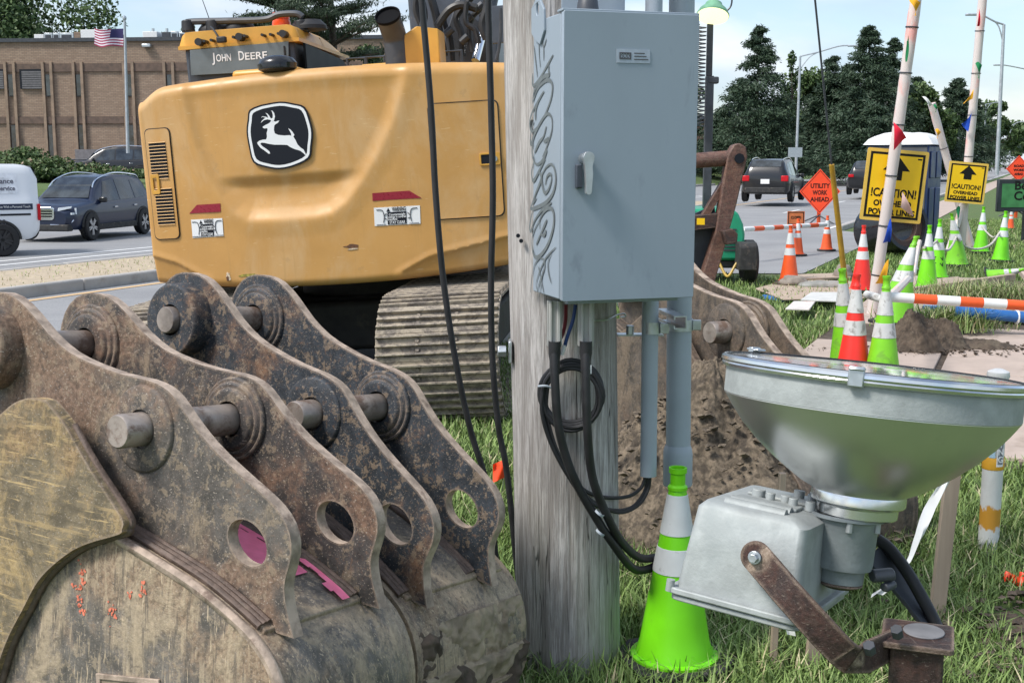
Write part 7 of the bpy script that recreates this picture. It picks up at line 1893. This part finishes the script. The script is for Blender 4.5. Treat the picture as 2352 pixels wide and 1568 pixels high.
# ------------------------------------------------------------------ vegetation
def leafmesh(name, P3, D, size, mat_, parent=None, tint=None, world_off=None, flatk=1.0, kind=None, ratio=.5):
    """many small leaf-shaped quads: positions P3 (n,3), directions D (n,3), sizes (n,)"""
    n = len(P3)
    D = D / (np.linalg.norm(D, axis=1, keepdims=True) + 1e-9)
    r_ = rng.normal(size=(n, 3)); S = np.cross(D, r_); S /= (np.linalg.norm(S, axis=1, keepdims=True) + 1e-9)
    s = size[:, None]
    v = np.empty((n, 4, 3)); v[:, 0] = P3 - D * s * .5; v[:, 1] = P3 + S * s * ratio * .5; v[:, 2] = P3 + D * s * .5; v[:, 3] = P3 - S * s * ratio * .5
    return rawquads(name, v.reshape(-1, 3), n, mat_, parent, tint, kind)
def rawquads(name, v, n, mat_, parent, tint, kind=None):
    me = bpy.data.meshes.new(name)
    me.vertices.add(len(v)); me.vertices.foreach_set('co', v.astype(np.float32).ravel())
    me.loops.add(4 * n); me.loops.foreach_set('vertex_index', np.arange(4 * n, dtype=np.int32))
    me.polygons.add(n); me.polygons.foreach_set('loop_start', np.arange(0, 4 * n, 4, dtype=np.int32)); me.polygons.foreach_set('loop_total', np.full(n, 4, dtype=np.int32))
    at = me.attributes.new('tint', 'FLOAT', 'FACE'); at.data.foreach_set('value', (tint if tint is not None else rng.random(n)).astype(np.float32))
    me.update(calc_edges=True); me.validate()
    me.materials.append(mat_)
    o = bpy.data.objects.new(name, me); col.objects.link(o)
    if parent is not None: o.parent = parent
    if kind: o['kind'] = kind
    return o
def blob_tree(label, base, h, w, n, leaf, m, seed, trunk=.3, group='trees beyond the road', clumps=34, name='broadleaf_tree'):
    r0 = np.random.default_rng(seed); o = thing(name, label, 'tree', base, group=group)
    b = MB(); b.tube([(0, 0, -.3), (.05 * w * r0.normal(), 0, h * .3), (0, 0, h * .7)], [trunk, trunk * .3], 10, sub=4)
    C = np.c_[r0.normal(0, .26 * w, clumps), r0.normal(0, .22 * w, clumps), h * (.30 + .66 * r0.random(clumps))]
    C[:, :2] *= (1.15 - .75 * np.abs((C[:, 2:3] / h - .5) * 1.4) ** 1.5)
    for c in C[:14]: b.tube([(0, 0, h * .28), (c[0] * .5, c[1] * .5, c[2] * .75), tuple(c)], [trunk * .35, trunk * .06], 6, sub=3)
    mk('trunk', b, M_['bark'], o)
    k = r0.integers(0, clumps, n); d = r0.normal(size=(n, 3)); d /= np.linalg.norm(d, axis=1, keepdims=True)
    rr_ = (r0.random(n) ** .45)[:, None] * np.array([.17 * w, .17 * w, .11 * h]) * (0.6 + .8 * r0.random(clumps))[k][:, None]
    Pn = C[k] + d * rr_
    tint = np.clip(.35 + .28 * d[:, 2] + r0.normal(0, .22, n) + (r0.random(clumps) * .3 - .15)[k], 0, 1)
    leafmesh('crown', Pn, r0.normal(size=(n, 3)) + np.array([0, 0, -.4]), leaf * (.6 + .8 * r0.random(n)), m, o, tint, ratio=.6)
    return o
def conifer(label, base, h, w, n, leaf, m, seed, group='conifers across the road', droop=.25, name='conifer_tree'):
    r0 = np.random.default_rng(seed); o = thing(name, label, 'tree', base, group=group)
    b = MB(); b.tube([(0, 0, -.3), (0, 0, h * .98)], [.24, .03], 9); 
    nb = int(h * 13); Bz = h * (.04 + .95 * r0.random(nb) ** 1.15); Ba = r0.random(nb) * 2 * math.pi
    prof = (1 - (Bz / h)) ** .80; prof = np.where(Bz / h < .12, prof * (.5 + 4 * Bz / h), prof)
    Bl = w / 2 * prof * (.68 + .5 * r0.random(nb)) + .15
    for z, a, l in list(zip(Bz, Ba, Bl))[::3]: b.cyl((0, 0, z), (math.cos(a) * l * .9, math.sin(a) * l * .9, z - droop * l), .035, .01, n=5, caps=False)
    mk('trunk', b, M_['bark'], o)
    k = r0.integers(0, nb, n); t = r0.random(n) ** .6
    x = np.cos(Ba[k]) * Bl[k] * t; y = np.sin(Ba[k]) * Bl[k] * t; z = Bz[k] - droop * Bl[k] * t + .12 * Bl[k] * t ** 3
    sp = .10 + .15 * Bl[k] * (1 - .4 * t)
    Pn = np.c_[x, y, z] + r0.normal(size=(n, 3)) * np.c_[sp, sp, sp * .55]
    D = np.c_[np.cos(Ba[k]), np.sin(Ba[k]), -.35 * np.ones(n)] + r0.normal(0, .6, (n, 3))
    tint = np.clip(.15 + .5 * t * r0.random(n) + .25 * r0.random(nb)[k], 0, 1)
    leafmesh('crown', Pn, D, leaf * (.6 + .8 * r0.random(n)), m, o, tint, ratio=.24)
    return o
def on_bank(x, y, Y): q = P(x, y, Y); q.z = 1.1; return q
TB = 'trees beyond the road'
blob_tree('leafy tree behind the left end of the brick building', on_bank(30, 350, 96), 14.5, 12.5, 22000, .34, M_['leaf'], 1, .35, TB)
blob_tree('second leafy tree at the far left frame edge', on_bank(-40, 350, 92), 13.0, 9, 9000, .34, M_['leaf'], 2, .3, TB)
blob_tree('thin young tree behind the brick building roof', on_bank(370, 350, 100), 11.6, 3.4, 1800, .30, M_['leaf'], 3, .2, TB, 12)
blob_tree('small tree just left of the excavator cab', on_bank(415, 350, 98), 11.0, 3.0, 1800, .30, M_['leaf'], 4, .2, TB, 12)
# open-crowned pine with tiered branches behind the excavator
def pine(label, base, h, seed, spread, tiers):
    r0 = np.random.default_rng(seed); o = thing('pine_tree', label, 'tree', base, group=TB); b = MB()
    b.tube([(0, 0, -.3), (.2, 0, h * .5), (.0, 0, h)], [.30, .05], 10, sub=4); pts, tn = [], []
    for i in range(tiers):
        z = h * (.40 + .58 * i / tiers) + r0.normal(0, .15); nbr = r0.integers(3, 6)
        for k in range(nbr):
            a = r0.random() * 2 * math.pi; l = spread * (1 - .55 * i / tiers) * (.55 + .6 * r0.random()); q = [Vector((0, 0, z)), Vector((math.cos(a) * l * .5, math.sin(a) * l * .5, z + .12 * l)), Vector((math.cos(a) * l, math.sin(a) * l, z + .20 * l))]
            b.tube(q, [.07, .015], 5, sub=3)
            m_ = 46; tt = .28 + .75 * r0.random(m_)
            for t in tt:
                c = q[0].lerp(q[1], min(1, 2 * t)) if t < .5 else q[1].lerp(q[2], min(1.05, 2 * t - 1)); w_ = .15 + .42 * t
                for _ in range(13): pts.append((c.x + r0.normal(0, w_ * .6), c.y + r0.normal(0, w_ * .6), c.z + abs(r0.normal(0, .13)))); tn.append(r0.random())
    mk('trunk', b, M_['bark'], o); Pn = np.array(pts)
    leafmesh('crown', Pn, r0.normal(size=(len(Pn), 3)) + np.array([0, 0, .8]), .20 * (.6 + .8 * r0.random(len(Pn))), M_['pineneedle'], o, np.array(tn) * .8, ratio=.22)
q_ = on_bank(760, 350, 50); pine('open-branched pine rising behind the excavator cab', q_, 9.4, 5, 3.6, 13)
q_ = on_bank(645, 350, 56); pine('second pine behind the cab roof', q_, 9.0, 8, 3.0, 12)
blob_tree('low leafy tree between the cab and the exhaust', on_bank(860, 350, 60), 6.4, 4.2, 4200, .22, M_['leaf'], 9, .2, TB, 16)
CG_ = 'conifers across the road'
for i, (x, Y, h, w, lb) in enumerate(((1735, 104, 12.2, 7.6, 'broad dark spruce right of the light tower mast'), (1985, 106, 12.4, 7.4, 'dark spruce behind the guy wire with the tallest tip'), (1905, 110, 10.2, 7.0, 'shorter spruce between the two tall dark spruces'),
                                 (2040, 118, 12.6, 6.4, 'spruce just left of the near flag pole'), (1660, 112, 6.2, 6.0, 'low spruce at the left end of the conifer row'), (1800, 116, 7.2, 8.0, 'low dark spruce behind the tall street lamp'), (1960, 100, 6.8, 7.0, 'squat spruce under the tallest tip'), (2100, 128, 9.6, 7.5, 'spruce between the flag pole and the toilet roof'),
                                 (2190, 132, 9.8, 7.5, 'spruce right of the white toilet roof'), (2145, 126, 7.0, 8.0, 'low spruce behind the toilet'), (2235, 150, 8.5, 7.0, 'spruce behind the smaller caution sign'), (1850, 122, 8.6, 9.0, 'wide spruce filling the gap behind the lamp post'), (1700, 120, 9.0, 8.0, 'spruce peeking out behind the broad dark one'), (2070, 135, 9.6, 9.0, 'rear spruce behind the larger caution sign'), (1940, 124, 10.6, 8.0, 'rear spruce between the two tall tips'), (2010, 98, 5.4, 8.0, 'bushy low spruce left of the toilet'))):
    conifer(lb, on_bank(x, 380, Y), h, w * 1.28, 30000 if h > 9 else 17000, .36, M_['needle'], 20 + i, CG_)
for i_, (x, Y, h) in enumerate(((1240, 112, 10.0), (1330, 120, 8.5), (1430, 108, 10.5), (1530, 124, 9.0))):
    blob_tree('leafy tree %s behind the enclosure' % ('nearest the cab', 'left of centre', 'right of centre', 'beside the mast')[i_], on_bank(x, 380, Y), h, 8.0, 5000, .45, M_['leaf'], 80 + i_, .25, CG_, 20)
blob_tree('leafy green tree between the tall spruces', on_bank(1860, 380, 120), 9.6, 6.5, 7000, .40, M_['leaf'], 41, .25, CG_, 24)
blob_tree('thin pale tree beside the street lamp post', on_bank(1815, 380, 112), 10.6, 3.0, 1600, .34, M_['leaf'], 42, .18, CG_, 12)
blob_tree('rounded tree behind the near flag pole', on_bank(2130, 380, 122), 8.8, 6.0, 6500, .40, M_['leaf'], 43, .25, CG_, 22)
for i, (x, Y, h, w, lb) in enumerate(((2270, 170, 9.0, 6, 'distant tree left of the tall right lamp'), (2310, 230, 8.5, 9, 'distant tree behind the tall right lamp'), (2345, 260, 9.5, 10, 'distant tree at the right frame edge'), (2285, 240, 7.5, 9, 'farthest low tree above the road end'))):
    blob_tree(lb, on_bank(x, 380, Y), h, w, 2600, .6, M_['leaf'], 60 + i, .2, CG_, 16)
# shrubs on the bank
def shrub(label, base, w, h, n, seed, m=None):
    r0 = np.random.default_rng(seed); o = thing('shrub', label, 'shrub', base, group='shrubs on the bank'); cl = 22
    C = np.c_[r0.normal(0, .3 * w, cl), r0.normal(0, .18 * w, cl), h * (.15 + .6 * r0.random(cl))]; k = r0.integers(0, cl, n); d = r0.normal(size=(n, 3)); d /= np.linalg.norm(d, axis=1, keepdims=True)
    Pn = C[k] + d * (r0.random(n) ** .4)[:, None] * np.array([.2 * w, .2 * w, .26 * h]); Pn[:, 2] = np.abs(Pn[:, 2])
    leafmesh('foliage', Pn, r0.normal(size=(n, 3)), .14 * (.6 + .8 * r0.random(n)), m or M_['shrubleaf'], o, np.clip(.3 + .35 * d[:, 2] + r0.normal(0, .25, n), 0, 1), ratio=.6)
    b = MB()
    for c in C[:8]: b.tube([(c[0] * .3, c[1] * .3, 0), tuple(c)], [.04, .01], 5)
    mk('stems', b, M_['bark'], o)
shrub('dark shrub behind the white van', P(30, 415, 48), 3.6, 1.45, 6000, 71, M_['leaf'])
shrub('shrub behind the blue SUV bonnet', P(85, 418, 46), 2.8, 1.0, 4500, 72)
shrub('red-tinged shrub above the blue SUV roof', P(165, 420, 46), 4.0, .80, 6000, 73)
shrub('low shrub at the right end of the hedge', P(235, 418, 47), 2.6, .6, 3500, 74)
# ------------------------------------------------------------------ grass
def grass(name, pts, h, w, lean, seed, dry=.08, label=None):
    r0 = np.random.default_rng(seed); n = len(pts); H_ = h * (.45 + .9 * r0.random(n)); a = r0.random(n) * 2 * math.pi
    L_ = lean * H_ * (.2 + 1.2 * r0.random(n)); d = np.c_[np.cos(a), np.sin(a)]; s = np.c_[-np.sin(a), np.cos(a)] * (w * (.6 + .8 * r0.random(n)))[:, None]
    v = np.zeros((n, 2, 4, 3))
    def pt(t, wk, sg):
        p = np.zeros((n, 3)); p[:, :2] = pts[:, :2] + d * (L_ * t ** 1.8)[:, None] + s * wk * sg; p[:, 2] = pts[:, 2] + H_ * (t - .28 * t * t * np.minimum(1.5, L_ / H_)); return p
    v[:, 0, 0], v[:, 0, 1], v[:, 0, 2], v[:, 0, 3] = pt(0, .5, 1), pt(0, .5, -1), pt(.55, .42, -1), pt(.55, .42, 1)
    v[:, 1, 0], v[:, 1, 1], v[:, 1, 2], v[:, 1, 3] = pt(.55, .42, 1), pt(.55, .42, -1), pt(1, .04, -1), pt(1, .04, 1)
    patchy = np.array([noise.noise(Vector((p[0] * 1.1, p[1] * 1.1, seed))) for p in pts[::1]]) if n < 150000 else np.zeros(n)
    t = np.clip(.40 + .30 * patchy + r0.normal(0, .2, n), 0, .78); t = np.where(r0.random(n) < dry * (1 + 1.5 * np.maximum(0, patchy)), .85 + .15 * r0.random(n), t)
    o = rawquads(name, v.reshape(-1, 3), 2 * n, M_['grass'], None, np.repeat(t, 2), 'stuff'); o['label'] = label or name; o['category'] = 'grass'
    o.data.shade_smooth(); return o
def scatter(n, x0, x1, y0, y1, ok, seed):
    r0 = np.random.default_rng(seed); X = x0 + (x1 - x0) * r0.random(n); Y = y0 + (y1 - y0) * r0.random(n)
    U = X * RU.x + Y * RU.y; V = X * RV.x + Y * RV.y; k = ok(X, Y, U, V); k &= np.abs(X) < .58 * Y + .7
    return np.c_[X, Y, np.full(len(X), -.022)][k]
def nz(X, Y, f, s): return np.array([noise.noise(Vector((x * f, y * f, s))) for x, y in zip(X, Y)])
def soil_gap(X, Y): return ~((X > 1.62) & (Y < 4.6) & (X > 1.7 + .12 * (Y - 3))) 
pole_clear = lambda X, Y: ((X - .21) ** 2 + (Y - 4.1) ** 2 > .18 ** 2) & ((X - .565) ** 2 + (Y - 4.12) ** 2 > .15 ** 2)
near = scatter(72000, -.4, 3.8, 2.4, 6.0, lambda X, Y, U, V: pole_clear(X, Y) & soil_gap(X, Y), 5)
grass('grass', near, .105, .0065, .8, 3, .09, 'long green grass round the pole, cone and stakes')
mid = scatter(110000, -1.2, 7.0, 6.0, 13, lambda X, Y, U, V: (V > -4.7) & ~((U > 7.5) & (V > -1.95) & (V < .6)), 6)
grass('grass', mid, .085, .009, .75, 4, .10, 'mid-distance grass between the buckets and the cones')
far = scatter(130000, .5, 18, 13, 38, lambda X, Y, U, V: (V > -4.7) & ~((V > -1.95) & (V < .6) & (U < 19.7)) & ~((U > 31) & (V < -2.9)) & ~((U > 18.6) & (U < 33) & (V < -3.3)), 7)
grass('grass', far, .10, .014, .7, 5, .06, 'verge grass beyond the orange cones')
tu = np.vstack([np.c_[G(2170, 765).x + rng.normal(0, .28, 1500), G(2170, 765).y + rng.normal(0, .16, 1500), np.full(1500, .05)], np.c_[G(2275, 690).x + rng.normal(0, .5, 1500), G(2275, 690).y + rng.normal(0, .2, 1500), np.full(1500, .02)]])
grass('grass', tu, .26, .010, 1.0, 8, .35, 'straggling tufts round the dug soil')
ver = np.array([tuple(road(u, v, .125)) for u, v in zip(rng.uniform(8, 45, 3500), rng.uniform(-14.35, -12.4, 3500))])
grass('grass', ver, .05, .012, .9, 9, .9, 'straw-coloured grass on the median')
bpy.context.view_layer.update()
